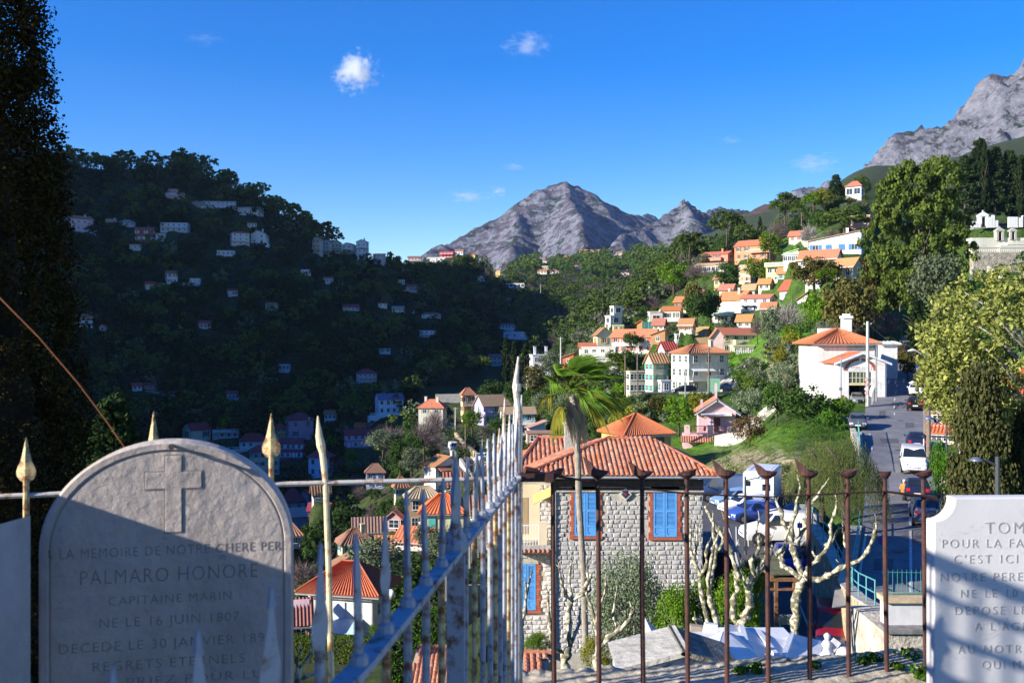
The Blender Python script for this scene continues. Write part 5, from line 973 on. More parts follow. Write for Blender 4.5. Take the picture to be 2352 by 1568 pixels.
# scooters
def scooter(label,px,py,d,yaw,col):
 x = (px - CX) / FPX * d; e = thing('scooter',label,'scooter',(x,d,(CY - py) / FPX * d),math.radians(yaw),'parked scooters')
 pm = mat('car_paint_%02x%02x%02x' % tuple(int(v * 255) for v in col),col,.03,2,.3); b = MB()
 b.prism([(-.55,.35),(-.45,.95),(-.38,.95),(-.3,.4),(.1,.35),(.15,.75),(.75,.78),(.8,.55),(.5,.3)],-.13,.13,'x'); b.build('body',pm,e)
 s_ = MB(); s_.box(-.12,.12,.12,.72,.78,.86); s_.build('seat',BLKP,e); hb_ = MB(); hb_.tube([(-.3,-.38,1.02),(.3,-.38,1.02)],.02,6); hb_.tube([(0,-.42,.9),(0,-.38,1.02)],.025,6); hb_.build('handlebar',BLKP,e)
 for y in (-.6,.6):
  t = MB(); t.tube([(-.06,y,.24),(.06,y,.24)],.24,14); t.build('wheel',TYRE,e)
scooter('dark scooter in front of the garage door',1982,934,119,20,BLK); scooter('dark scooter higher up by the green fence',2061,823,156,10,BLK); scooter('black scooter second by the green fence',2064,815,160,10,(.05,.05,.06)); scooter('dark scooter standing by the striped posts',1903,1290,55,70,BLK)
# ---------------------------------------------------------------- street furniture
POLE = mat('dark_pole_paint',(.05,.06,.07),.1,4,.5); WOODP = mat('old_wood_pole',(.20,.15,.11),.25,3,.9); CONP = mat('concrete_pole',(.50,.48,.43),.1,2,.9); LAMPM = mat('lamp_hood',(.16,.19,.26),.1,4,.35,metal=.4); TURQ = mat('turquoise_rail',(.10,.36,.36),.12,4,.55); GRNF = mat('green_fence_paint',(.03,.20,.16),.12,4,.55)
LPG = 'street lamps'
def lamp(label,px,pt,pb,d,arm_px,head_px,curved=False,dome=True,m=None):
 b = P(px,pb,d); t = P(px,pt,d); H = t.z - b.z; a = (arm_px - px) / FPX * d
 e = thing('street_lamp',label,'street lamp',b,0,LPG)
 mb = MB(); mb.tube([(0,0,-.3),(0,0,H)],[.09,.06],8); mb.box(-.16,.16,-.16,.16,0,.25); mb.build('pole',m or POLE,e)
 ab = MB(); ab.tube([(0,0,H - .25),(a * .5,0,H - .12 + (.3 if curved else 0)),(a,0,H - .05)],.035,6); ab.build('arm',m or POLE,e)
 r = head_px / FPX * d / 2; hd = MB()
 if dome: hd.lathe([(.05,r * .62),(r * .5,r * .52),(r * .85,r * .28),(r,0),(r * .9,-.01)],(a,0,H - .12),16)
 else: hd.tube([(a - r,0,H + .02),(a - r * .3,0,H + .10),(a + r,0,H - .02)],[.05,.17,.08],8)
 hd.build('lamp_head',LAMPM if dome else mat('old_lamp_head',(.6,.58,.45),.1,4,.5),e,True)
lamp('dark street lamp with arm behind the fence, left of the car park',1712,1094,1262,62,1752,26)
lamp('street lamp with large dome head beside the pale plane tree',1763,1163,1320,50,1820,40)
lamp('street lamp with small dome right of the main street',2174,958,1148,66,2133,24)
lamp('street lamp with dome head in front of the big conifer',2291,1048,1350,27,2243,30)
lamp('old street lamp bracket with pale head high by the street',2128,806,900,105,2098,26,True,False,WOODP)
lamp('old lamp with pale oval head above the white car',2126,880,1000,100,2099,22,True,False,WOODP)
UP = 'utility poles'
def pole(label,px,pt,pb,d,m=WOODP,r=.13,name='utility_pole',lean=0):
 b = P(px,pb,d); t = P(px + lean,pt,d); e = thing(name,label,'pole',b,0,UP); mb = MB(); mb.tube([(0,0,-.5),(t.x - b.x,0,t.z - b.z)],[r * 1.2,r * .8],8); mb.build('pole',m,e)
 c = MB(); c.box(-.45,.45,-.05,.05,t.z - b.z - .35,t.z - b.z - .27); [c.lathe([(.04,0),(.05,.08),(.02,.12)],(x_,0,t.z - b.z - .265),6) for x_ in (-.4,0,.4)]; c.location = None
 o = c.build('crossarm',m,e); o.location.x = t.x - b.x; return e
pl = [('tall concrete pole in front of the garage house',1993,738,936,116,CONP,.2),('thin grey pole left of the garage entrance',1932,812,926,114,METAL,.07),('white metal pole at the corner of the garage house',2013,782,912,117,METAL,.09),
 ('wooden pole right of the street by the salmon house',2126,820,1028,88,WOODP,.16),('second wooden pole just behind it',2133,800,1040,84,WOODP,.17),('slim pole behind the white shed',2071,745,830,165,WOODP,.1),('rusty pole among the conifers above the street',2105,770,860,150,WOODP,.1),
 ('pole on the green bank above the white wall',1746,830,892,168,CONP,.14),('pole left on the green bank',1797,848,900,150,CONP,.12),('brown pole in front of the large cream house',1628,797,905,158,WOODP,.14),('grey pole left of the large cream house',1574,845,905,158,METAL,.09),
 ('pole below the long row house',1464,808,905,170,WOODP,.12),('double pole left of the long row house',1436,815,900,172,WOODP,.12),('pale pole behind the palm',1288,774,830,225,CONP,.16),('pole beside the valley road',1069,975,1065,190,WOODP,.14),('white pole right of the valley road',1108,1008,1070,165,METAL,.1),
 ('pole by the chimney house',1046,935,985,225,CONP,.14),('mast with wires at the top of the right hill',2067,650,740,215,WOODP,.13),('slender mast on the far forest hill',1242,652,670,430,METAL,.1),('pole right of the white upper house',1999,520,600,235,WOODP,.12),('pole in the upper gardens',1841,487,515,300,WOODP,.12)]
for a in pl: pole(a[0],a[1],a[2],a[3],a[4],a[5],a[6])
def wires(name,label,segs,r=.012):
 for i,(a,b,sag) in enumerate(segs):
  A,B = P(*a),P(*b); mb = MB(); mb.tube([A.lerp(B,t / 8) - Vector((0,0,sag * 4 * (t / 8) * (1 - t / 8))) for t in range(9)],r,4); o = mb.build('overhead_wire',BLKP); tag(o,label[i],'wire','overhead wires')
wires('w',['wire from the concrete pole to the roadside pole','wire from the concrete pole over the garage roof','wire between the two roadside poles and the hill','wire crossing above the garage gable','wire from the bank pole to the garage pole','wire along the hill street poles'],
 [((1993,742,116),(2126,824,88),.5),((1993,742,116),(1830,802,124),.4),((2133,804,84),(2105,772,150),.8),((1932,816,114),(2013,790,117),.2),((1746,832,168),(1932,816,114),1.0),((1628,800,158),(1464,812,170),.8)],.022)
def sign(label,px,py,d,rpx,pbase,face,kind='round',txt=None,ring=None,name='traffic_sign',tcol=BLKP):
 r = rpx / FPX * d; b = P(px,pbase,d); H = (CY - py) / FPX * d - b.z; e = thing(name,label,'sign',b,0,'traffic signs'); p = MB(); p.tube([(0,.04,-.2),(0,.04,H + r)],.035,6); p.build('post',METAL,e)
 n = {'round': 20,'oct': 8,'square': 4}[kind]; mb = MB(); o_ = math.pi / n if kind != 'round' else 0; pts = [(math.cos(2 * math.pi * k / n + o_) * r,H + math.sin(2 * math.pi * k / n + o_) * r) for k in range(n)]
 mb.prism(pts,-.03,-.005); mb.build('plate',ring or face,e)
 if ring: m2 = MB(); m2.prism([(x * .78,H + (z - H) * .78) for x,z in pts],-.036,-.0302); m2.build('plate_face',face,e)
 if txt: text_obj(txt,r * .95,tcol,e,(0,-.042,H))
SB = mat('sign_blue',(.02,.06,.42),.03,1,.4); SR = mat('sign_red',(.55,.03,.03),.03,1,.4); SW = mat('sign_white',(.72,.72,.72),.03,1,.4)
sign('round 30 speed sign topmost on the concrete pole',1990,872,115.2,4.5,940,SW,txt='30',ring=SR)
sign('round red ringed sign second on the concrete pole',1990,883,115.1,4.5,940,SW,txt='3,5t',ring=SR)
sign('pale round sign third on the concrete pole',1990,893,115.0,4.5,940,SW,txt='-',ring=SW)
sign('round red ringed sign lowest on the concrete pole',1990,902,114.9,4.5,940,SW,txt='4t',ring=SR)
sign('grey back of a round sign on the thin pole',1931,893,113.5,4,928,METAL)
sign('small red sign at the garage corner',1936,911,114,4,928,SR,txt='-',tcol=SW)
sign('blue sign at the far right of the street',2107,841,128,5,880,SB,'square')
sign('dark blue octagonal sign back beside the road end',2028,1240,50,12,1345,mat('sign_back_violet',(.04,.02,.20),.05,1,.5),'oct')
sign('blue parking sign among the plane branches',1837,1206,58,8,1268,SB,'square',txt='P',tcol=SW)
def rail(label,pts,h=1.0,m=TURQ,step=1.6,mids=(.5,),name='railing',zoff=0):
 W_ = [Vector(p) for p in pts]; e = thing(name,label,'railing',W_[0]); o = W_[0]; t = MB()
 for hh in (h,) + tuple(h * k for k in mids): t.tube([p - o + Vector((0,0,hh)) for p in W_],.03,6)
 t.build('rail',m,e); pm = MB(); pm.tube([(0,0,-.2),(0,0,h)],.032,6); me = pm.mesh('post',m)
 for a,b in zip(W_[:-1],W_[1:]):
  n = max(1,int((b - a).length / step))
  for k in range(n): link('post',me,e,a.lerp(b,k / n) - o)
 return e
rail('turquoise railing along the retaining wall top',[(x,y,z + .1) for x,y,z,g in rwp[:6]])
rail('second turquoise railing at the edge of the main street',[(main_st(y)[0] - .1,y,main_st(y)[2]) for y in (46,50,54,58,62)])
rail('green mesh fence beside the grey car',[(main_st(y)[0] - .35,y,main_st(y)[2] + .2) for y in (78,84,90,95)],1.2,TURQ,.35,(.1,))
# white bollards
bm = MB(); bm.lathe([(.05,-.2),(.05,.95),(.03,1.0)],(0,0,0),8); bme = bm.mesh('bollard',WHITEP)
for px,d,lab in [(1868,55.5,'white bollard left of a pair by the car park'),(1890,55.2,'white bollard right of a pair by the car park'),(1908,54,'white bollard beside the pale blue panel'),(2119,87.5,'left white post at the right kerb'),(2122,86.5,'right white post at the right kerb')]:
 x = (px - CX) / FPX * d; z = (main_st(d)[2] if px > 2000 else low_st(min(d,78))[2]); o = link('bollard',bme,None,(x,d,z)); o.scale = (1,1,1.3); tag(o,lab,'bollard','white bollards')
# steps beside the cream house
def stairs():
 a = P(1648,893,168); b = P(1738,818,190); e = thing('outdoor_stairs','long straight outdoor stair with railing right of the large cream house','stairs',a); n = 34; d = b - a; hd = Vector((d.x,d.y,0)).normalized(); sd = Vector((-hd.y,hd.x,0))
 fl = MB(); fl.poly([sd * -.9 - Vector((0,0,2.5)),sd * .9 - Vector((0,0,2.5)),d + sd * .9 - Vector((0,0,2.5)),d - sd * .9 - Vector((0,0,2.5))])
 sm = MB(); sm.obox((0,0,0),hd,sd,Vector((0,0,1)),d.length / n / 2 * 1.2,.9,.55); me = sm.mesh('step',CONC)
 for i in range(n): link('step',me,e,d * ((i + .5) / n) + Vector((0,0,-.45)))
 r_ = MB(); r_.tube([sd * -.85 + Vector((0,0,1)),d - sd * .85 + Vector((0,0,1))],.05,6); r_.tube([sd * -.85 + Vector((0,0,.55)),d - sd * .85 + Vector((0,0,.55))],.04,6)
 for i in range(14): p = d * (i / 13) - sd * .85; r_.tube([p,p + Vector((0,0,1))],.04,5)
 r_.build('railing',mat('grey_green_rail',(.35,.45,.42),.1,3,.6),e)
stairs()
# ---------------------------------------------------------------- the garage house
def randmat(name,cols,rough=.85,var=.35,bump=0,bscale=20):
 m,nt,b = nodes_mat(name); N = nt.nodes; L = nt.links; oi = N.new('ShaderNodeObjectInfo'); g = N.new('ShaderNodeNewGeometry')
 ad = N.new('ShaderNodeMath'); ad.operation = 'ADD'; L.new(oi.outputs['Random'],ad.inputs[0]); L.new(g.outputs['Random Per Island'],ad.inputs[1]); fr = N.new('ShaderNodeMath'); fr.operation = 'FRACT'; L.new(ad.outputs[0],fr.inputs[0])
 r = N.new('ShaderNodeValToRGB'); e = r.color_ramp.elements
 for i,c in enumerate(cols):
  p = i / (len(cols) - 1)
  if i == 0: el = e[0]
  elif i == len(cols) - 1: el = e[len(e) - 1]
  else: el = e.new(p)
  el.position = p; el.color = (*c,1)
 L.new(fr.outputs[0],r.inputs['Fac']); tc = N.new('ShaderNodeTexCoord'); nz = N.new('ShaderNodeTexNoise'); nz.inputs['Scale'].default_value = 9; nz.inputs['Detail'].default_value = 6; L.new(tc.outputs['Object'],nz.inputs['Vector'])
 mr = N.new('ShaderNodeMapRange'); mr.inputs['From Min'].default_value = .3; mr.inputs['From Max'].default_value = .7; mr.inputs['To Min'].default_value = 1 - var; mr.inputs['To Max'].default_value = 1.1; L.new(nz.outputs['Fac'],mr.inputs['Value'])
 hs = N.new('ShaderNodeHueSaturation'); L.new(mr.outputs[0],hs.inputs['Value']); L.new(r.outputs[0],hs.inputs['Color']); L.new(hs.outputs[0],b.inputs['Base Color']); b.inputs['Roughness'].default_value = rough
 if bump:
  n3 = N.new('ShaderNodeTexNoise'); n3.inputs['Scale'].default_value = bscale; n3.inputs['Detail'].default_value = 5; L.new(tc.outputs['Object'],n3.inputs['Vector'])
  bp = N.new('ShaderNodeBump'); bp.inputs['Strength'].default_value = bump; bp.inputs['Distance'].default_value = .5 / bscale; L.new(n3.outputs['Fac'],bp.inputs['Height']); L.new(bp.outputs[0],b.inputs['Normal'])
 return m
BRICKM = randmat('red_brick',[(.40,.085,.04),(.50,.13,.06),(.34,.07,.035)])
hg = house('white garage house with orange hip roof and arched garage wing',1828,2010,790,928,d=128,yaw=16,dr=1.3,wall=(.72,.70,.66),roof='hip',rh=1.9,roofc=(.50,.15,.065),fl=2,cols=0,scols=0,corr=True,ov=.7,found=5,wz=None)
def garage():
 e = hg['root']; W,D,H = hg['W'],hg['D'],hg['H']; wm = wallmat((.74,.72,.71)); zb = 0
 # windows on the bright left wall
 for (y,z,w,h_,sh) in ((D * .80,H * .52,.5,1.5,None),(D * .35,H * .50,1.0,1.7,(.62,.66,.80)),(D * .78,H * .05,.9,1.5,None)): place_window(e,-W/2 - .002,y,z,-math.pi / 2,w,h_,sh,'closed' if sh else 'open',True)
 # wing
 x0,x1,y0,hh,rh = -W/2 + 1.1,-W/2 + 6.9,-5.2,5.4,1.25; xc = (x0 + x1) / 2; ww = x1 - x0; dx0,dx1,dh,wh_ = xc - 1.55,xc + 1.25,2.75,4.3
 g = MB(); g.box(x0,dx0,y0,-.003,-4,hh); g.box(dx1,x1,y0,-.003,-4,hh); g.box(dx0,dx1,y0 + .004,y0 + .30,wh_,hh); g.prism([(x0,hh),(x1,hh),(xc,hh + rh)],y0,y0 + .25); g.box(dx0,dx1,y0 + .3,-.01,hh - .1,hh - .004); g.box(dx0,dx1,y0,-.02,-4,-.05); g.build('garage_wing',wm,e)
 rf = MB(); rz = hh - .12; pr = .22
 corr_plane(rf,(x0 - .55,-.02,rz),(x0 - .55,y0 - .6,rz),(xc,y0 - .6,hh + rh),(xc,-.02,hh + rh),18); corr_plane(rf,(x1 + .55,y0 - .6,rz),(x1 + .55,-.02,rz),(xc,-.02,hh + rh),(xc,y0 - .6,hh + rh),18)
 rf.build('wing_roof',roofmat((.55,.15,.07)),e)
 fa = MB(); fa.prism([(x0 - .62,rz - .16),(xc,hh + rh - .14),(x1 + .62,rz - .16),(x1 + .62,rz + .10),(xc,hh + rh + .14),(x0 - .62,rz + .10)],y0 - .68,y0 - .605); fa.build('verge_board',mat('pale_blue_paint',(.62,.68,.78),.05,2,.7),e)
 it = MB(); it.box(dx0,dx1,-.06,-.03,0,wh_); it.build('dark_interior',DARKIN,e)
 wf = MB(); yel = mat('pale_yellow_frame',(.62,.55,.28),.1,3,.6)
 for i in range(7): x = dx0 + (dx1 - dx0) * i / 6; wf.box(x - .04,x + .04,y0 + .06,y0 + .14,dh + .12,wh_)
 for z in (dh + .12,(dh + wh_) / 2,wh_ - .06): wf.box(dx0,dx1,y0 + .05,y0 + .13,z,z + .07)
 wf.box(dx0,dx1,y0 + .02,y0 + .2,dh - .12,dh + .115)
 fo = wf.build('window_band',yel,e)
 for i in range(6):
  for j in range(2):
   p = MB(); xa = dx0 + (dx1 - dx0) * i / 6 + .05; xb = dx0 + (dx1 - dx0) * (i + 1) / 6 - .05; za = (dh + .2,(dh + wh_) / 2 + .08)[j]; zb_ = ((dh + wh_) / 2 - .01,wh_ - .07)[j]; p.poly([(xa,y0 + .1,za),(xb,y0 + .1,za),(xb,y0 + .1,zb_),(xa,y0 + .1,zb_)]); p.build('pane',mat('band_glass',(.06,.10,.13),.3,1,.15),fo)
 # brick arch: single voussoirs
 R1,R2,cz = 1.95,1.60,4.45
 for k in range(23):
  if k == 11: continue
  a0,a1 = math.pi * (k + .06) / 23,math.pi * (k + .94) / 23; b = MB()
  b.prism([(xc - .15 + R2 * math.cos(a0),cz + R2 * .78 * math.sin(a0)),(xc - .15 + R1 * math.cos(a0),cz + R1 * .78 * math.sin(a0)),(xc - .15 + R1 * math.cos(a1),cz + R1 * .78 * math.sin(a1)),(xc - .15 + R2 * math.cos(a1),cz + R2 * .78 * math.sin(a1))],y0 - .05,y0 - .003); b.build('brick',BRICKM,e)
 ks = MB(); ks.box(xc - .27,xc - .03,y0 - .09,y0 - .003,cz + 1.18,cz + 1.62); ks.build('keystone',mat('pale_blue_paint',(.62,.68,.78)),e)
 sb = MB(); sb.box(xc - 1.45,xc + 1.2,y0 - .035,y0 - .002,4.52,5.02); so_ = sb.build('sign_board',WHITEP,e)
 text_obj('ATHEA',.36,mat('sign_orange',(.45,.14,.03),.05,2,.6),so_,(xc - .75,y0 - .05,4.82)); text_obj('Rosso',.28,mat('sign_grey',(.2,.2,.2),.05,2,.6),so_,(xc + .35,y0 - .05,4.80)); text_obj('Alu  Pvc  Menuiserie  Stores',.13,mat('sign_grey',(.2,.2,.2)),so_,(xc - .15,y0 - .05,4.60))
 for k in range(3): t = MB(); yy = -2.1 - k * .75; t.poly([(x0 - .01,yy,3.1),(x0 - .01,yy - .28,3.1),(x0 - .01,yy - .14,3.85)]); t.build('red_vent',mat('vent_red',(.45,.08,.05),.1,3,.8),e)
 rp_ = MB(); rp_.tube([(x1 + .12,y0 + .1,hh - .1),(x1 + .12,y0 + .1,0)],.05,8); rp_.tube([(x0 - .12,y0 + .1,hh - .1),(x0 - .12,y0 + .1,0)],.05,8); rp_.build('drainpipe',WHITEP,e)
 # chimney-like white pier on the wall behind
 wb = MB(); wb.box(-.2,3.2,D + 3,D + 3.4,0,H + 2.2); wb.box(3.2,4.4,D + 2.6,D + 3.8,0,H + 3.6); wb.box(3.05,4.55,D + 2.45,D + 3.95,H + 3.6,H + 3.95); wb.box(3.35,4.25,D + 2.8,D + 3.6,H + 3.95,H + 4.25); wb.build('rear_pier',WHITEP,e)
garage()
# parapet beside the garage
rail('short stone parapet pillars beside the garage entrance',[P(2003,925,112),P(2011,905,118)],.9,CONC,.8)
# details on particular houses
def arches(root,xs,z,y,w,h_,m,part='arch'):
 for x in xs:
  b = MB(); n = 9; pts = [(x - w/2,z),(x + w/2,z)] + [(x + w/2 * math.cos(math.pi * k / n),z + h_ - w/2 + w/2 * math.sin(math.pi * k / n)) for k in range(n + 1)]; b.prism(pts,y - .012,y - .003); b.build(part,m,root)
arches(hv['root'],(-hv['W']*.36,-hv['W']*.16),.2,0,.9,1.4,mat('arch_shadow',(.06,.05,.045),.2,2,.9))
for k,(fx,w) in enumerate(((-.22,hv['W'] * .5),(.38,hv['W'] * .34))):
 b = MB(); W = hv['W']; flat_plane(b,[(W * fx - w/2,-1.6,hv['H'] * .86),(W * fx + w/2,-1.6,hv['H'] * .86),(W * fx + w/2,-.01,hv['H'] * .98),(W * fx - w/2,-.01,hv['H'] * .98)],.12); b.build('porch_roof',roofmat(TIL),hv['root'])
def pink_cottage():
 e = rp['root']; W,D,H = rp['W'],rp['D'],rp['H']; pk = wallmat((.68,.43,.46)); rh = 1.75; ov = .7
 d = MB(); d.box(-.45,.45,-.07,-.003,0,2.15); d.build('door',mat('door_brown',(.13,.04,.025),.2,3,.5),e)
 f = MB(); f.box(-.62,-.46,-.09,-.003,0,2.3); f.box(.46,.62,-.09,-.003,0,2.3); f.box(-.62,.62,-.09,-.003,2.16,2.32); f.build('door_frame',pk,e)
 s = MB(); s.box(-1.15,-.85,-.07,-.003,.1,1.9); s.build('window',mat('shutter_lilac',(.55,.5,.68),.05,2,.6),e)
 a = MB(); flat_plane(a,[(-2.3,-1.1,2.45),(2.0,-1.1,2.45),(2.0,-.05,2.72),(-2.3,-.05,2.72)],.05); a.build('awning',WHITEP,e)
 v = MB(); v.prism([(-W/2 - ov,H - .42),(0,H + rh - .14),(W/2 + ov,H - .42),(W/2 + ov,H - .22),(0,H + rh + .1),(-W/2 - ov,H - .22)],-ov - .08,-ov - .003); vo = v.build('verge_board',mat('slate_paint',(.10,.12,.18),.1,2,.7),e)
 for sx in (-1,1):
  for k in range(14):
   t = k / 14; x = sx * (W/2 + ov - .2) * (1 - t) - (0 if sx < 0 else .0); z = H - .55 + (rh + .30) * t; b = MB(); b.box(x - .09,x + .09,-ov - .11,-ov - .085,z,z + .14); b.build('dentil',WHITEP,vo)
 t = MB(); t.box(-W/2 - 2.3,W/2 + 1.2,-2.8,-.003,-3.5,-.02); to = t.build('terrace',pk,e)
 for x in (-W/2 - 2.1,-1.5,1.2,W/2 - .2): q = MB(); q.box(x,x + .75,-2.85,-2.4,-.018,1.25); q.build('pillar',pk,to)
 la = MB()
 for (a_,b_) in ((-W/2 - 1.3,-1.5),(-.7,1.2),(2.0,W/2 - .2)):
  la.box(a_,b_,-2.65,-2.6,1.05,1.15); n = int((b_ - a_) / .22)
  for k in range(n): la.obox((a_ + .11 + k * .22,-2.62,.52),Vector((.45,0,.9)).normalized(),Vector((0,1,0)),Vector((-.9,0,.45)).normalized(),.52,.015,.02); la.obox((a_ + .11 + k * .22,-2.615,.52),Vector((-.45,0,.9)).normalized(),Vector((0,1,0)),Vector((.9,0,.45)).normalized(),.52,.012,.02)
 la.build('lattice',mat('terracotta_lattice',(.40,.16,.12),.15,4,.8),to)
 cr = MB(); corr_plane(cr,(-W/2 - 2.6,-3.9,-1.1),(W/2 + .2,-3.9,-1.1),(W/2 + .2,-2.82,-.35),(-W/2 - 2.6,-2.82,-.35),24,.1,.05); cr.build('porch_roof',roofmat((.36,.15,.10)),e)
 for x,c in ((-.2,(.55,.05,.08)),(.2,(.7,.7,.7)),(.6,(.62,.15,.25)),(-1.9,(.6,.08,.08))):
  b = MB(); b.box(x - .16,x + .16,-2.72,-2.68,.45,1.12); o = b.build('hanging_laundry',mat('cloth_%d' % int(c[1] * 100),c,.1,3,.9),None); o.parent = None; o.matrix_world = e.matrix_basis.copy() if False else Matrix.Translation(e.location) @ Matrix.Rotation(e.rotation_euler.z,4,'Z'); tag(o,{(.55,.05,.08): 'crimson cloth drying on the pink cottage railing',(.7,.7,.7): 'white cloth drying beside the crimson one',(.62,.15,.25): 'rose cloth drying right of the white one',(.6,.08,.08): 'red cloth drying at the left of the pink cottage terrace'}[c],'laundry','laundry on the pink cottage terrace','thing')
 for cx_,top in ((-W/2 + .5,H + 1.6),(-.1,H + rh + 2.2)):
  c = MB(); c.box(cx_ - .16,cx_ + .16,.8,1.12,H - .2,top); c.build('chimney',pk,e)
pink_cottage()
# satellite dish and glass lean-to on the large cream house
def cream_extras():
 e = hb['root']; W,D,H = hb['W'],hb['D'],hb['H']
 place_window(e,-W * .02,-.002,H * .42,0,1.1,1.8,(.66,.72,.78),'closed'); place_window(e,W/2 + .002,D * .3,H * .5,math.pi / 2,.8,1.2,None)
 g = MB(); flat_plane(g,[(-W/2 + .2,-1.9,1.3),(W/2 - 1,-1.9,1.3),(W/2 - 1,-.02,2.2),(-W/2 + .2,-.02,2.2)],.03); go = g.build('glass_lean_to',mat('verandah_glass',(.45,.60,.66),.1,1,.25),e)
 f = MB(); [f.box(-W/2 + .2 + k * .9,-W/2 + .25 + k * .9,-1.95,-1.88,-1,1.3) for k in range(int(W / .9))]; f.build('frame',WHITEP,go)
 d = MB(); d.lathe([(.02,0),(.25,.03),(.42,.1),(.46,.15)],(0,0,0),18); o = d.build('satellite_dish',WHITEP,e,True); o.location = (W/2 + 2.0,-.6,H + .3); o.rotation_euler = (math.radians(80),0,-.3)
 b = MB(); b.tube([(0,0,0),(-.6,-.6,-.3)],.03,6); b.build('bracket',METAL,o)
cream_extras()
# green netting, turquoise hoarding
for lab,a,b,m,hh in (('green netting fence on the right hill',P(1475,757,248),P(1520,757,248),mat('green_net',(.04,.22,.18),.15,4,.8),2.0),('pale green hoarding beside the white wall',P(1625,897,164),P(1654,897,164),mat('green_board',(.22,.48,.32),.1,3,.7),2.0),('pale brown bamboo fence of the yellow house',P(1594,793,212),P(1635,790,212),mat('bamboo',(.48,.34,.16),.2,8,.9),1.6)):
 mb = MB(); v = b - a
 n = max(4,int(v.length / .5)); e = thing('garden_fence',lab,'fence',a); pm = MB(); pm.box(0,v.x / n - .03,-.03,.03,-.8,hh); me = pm.mesh('panel',m)
 for k in range(n): link('panel',me,e,v * (k / n))
# ---------------------------------------------------------------- upper cemetery at right
def upper_cemetery():
 d = 246; z = lambda py,dd=d: (CY - py) / FPX * dd; X = lambda px,dd=d: (px - CX) / FPX * dd
 wallm = mat('cemetery_plaster',(.62,.60,.50),.1,.5,.9,stain=.2)
 def bx(name,label,cat,a,b,py0,py1,dd,dep,m,**k):
  e = thing(name,label,cat,(X((a + b) / 2,dd),dd,z(py1,dd)),0,k.get('group')); w = (X(b,dd) - X(a,dd)) / 2; hh = z(py0,dd) - z(py1,dd); mb = MB(); mb.box(-w,w,0,dep,-k.get('f',3),hh); mb.build('masonry',m,e); return e,w,hh
 bx('terrace_wall','dark rubble wall under the balustrade of the upper cemetery','wall',2236,2460,580,660,240,2,STONEW)
 e,w,hh = bx('terrace_wall','tall pale plaster wall of the upper cemetery','wall',2232,2460,546,580,250,3,wallm,f=6)
 # pedimented monument
 m = MB(); cx_ = 2.0; m.prism([(cx_ - 6,.5 * hh),(cx_ + 9,.5 * hh),(cx_ + 9,.62 * hh),(cx_ + 1.5,.98 * hh),(cx_ - 6,.62 * hh)],-1.2,-.003); m.box(cx_ - 8,cx_ + 11,-1.6,-.005,0,.46 * hh); m.build('pediment',wallm,e)
 e = thing('balustrade','white balustrade along the upper cemetery terrace','balustrade',(X(2232,242),242,z(581,242))); L_ = X(2460,242) - X(2232,242); r_ = MB(); r_.box(0,L_,-.2,.2,0,.2); r_.box(0,L_,-.2,.2,1.15,1.4); r_.build('rail',CONC,e)
 b = MB(); b.lathe([(.12,.2),(.17,.45),(.08,.8),(.12,1.15)],(0,0,0),6); me = b.mesh('baluster',CONC)
 for k in range(int(L_ / .45)): link('baluster',me,e,(k * .45 + .2,0,0))
 bx('terrace_wall','dark upper terrace wall behind the chapels','wall',2236,2460,519,547,262,2,GREY)
 G = 'tombs of the upper cemetery'
 def chapel(px,pyb,pyt,wpx,dd,lab,m=MARB,arch=True):
  h_ = (pyb - pyt) / FPX * dd; w = wpx / FPX * dd / 2; e = thing('tomb_chapel',lab,'tomb',(X(px,dd),dd,z(pyb,dd)),0,G); t = MB(); t.box(-w,-w * .45,0,1.5,0,h_ * .62); t.box(w * .45,w,0,1.5,0,h_ * .62); t.box(-w * .45,w * .45,.5,1.5,0,h_ * .62); t.box(-w * 1.1,w * 1.1,-.1,1.6,h_ * .62,h_ * .70); t.prism([(-w * 1.15,h_ * .70),(w * 1.15,h_ * .70),(0,h_ * .88)],-.1,1.6); t.box(-.1,.1,.5,.7,h_ * .86,h_ * 1.0); t.box(-.25,.25,.5,.7,h_ * .93,h_ * .96); t.build('walls',m,e)
  dk = MB(); dk.box(-w * .44,w * .44,.45,.49,0,h_ * .55); dk.build('door',DARKIN,e)
 chapel(2260,520,482,20,258,'tall arched marble tomb chapel standing highest left'); chapel(2298,552,518,17,249.5,'grey gabled tomb chapel left of a pair above the plaster wall',CONC); chapel(2328,550,520,15,249.5,'grey gabled tomb chapel right of a pair above the plaster wall',CONC)
 for k,(px,py0,py1,w) in enumerate(((2238,508,520,16),(2274,498,520,12),(2283,494,520,5),(2328,498,520,20),(2345,500,519,8),(2352,496,519,6),(2366,495,519,32),(2250,512,520,6),(2290,506,520,6),(2400,500,519,20))):
  bx('tombstone',['low broad','short','slim cross-like','square','narrow','slender','large block','tiny','small','far right'][k] + ' white tomb on the upper cemetery terrace','tomb',px - w/2,px + w/2,py0,py1,257,.8,MARB,group=G,f=.3)
 [PADS.append((X(px_,264),264,z(521,258),6.5,1.2)) for px_ in range(2235,2520,40)]; [PADS.append((X(px_,246.5),246.5,z(581,242),3.4,.8)) for px_ in range(2235,2520,25)]
upper_cemetery()
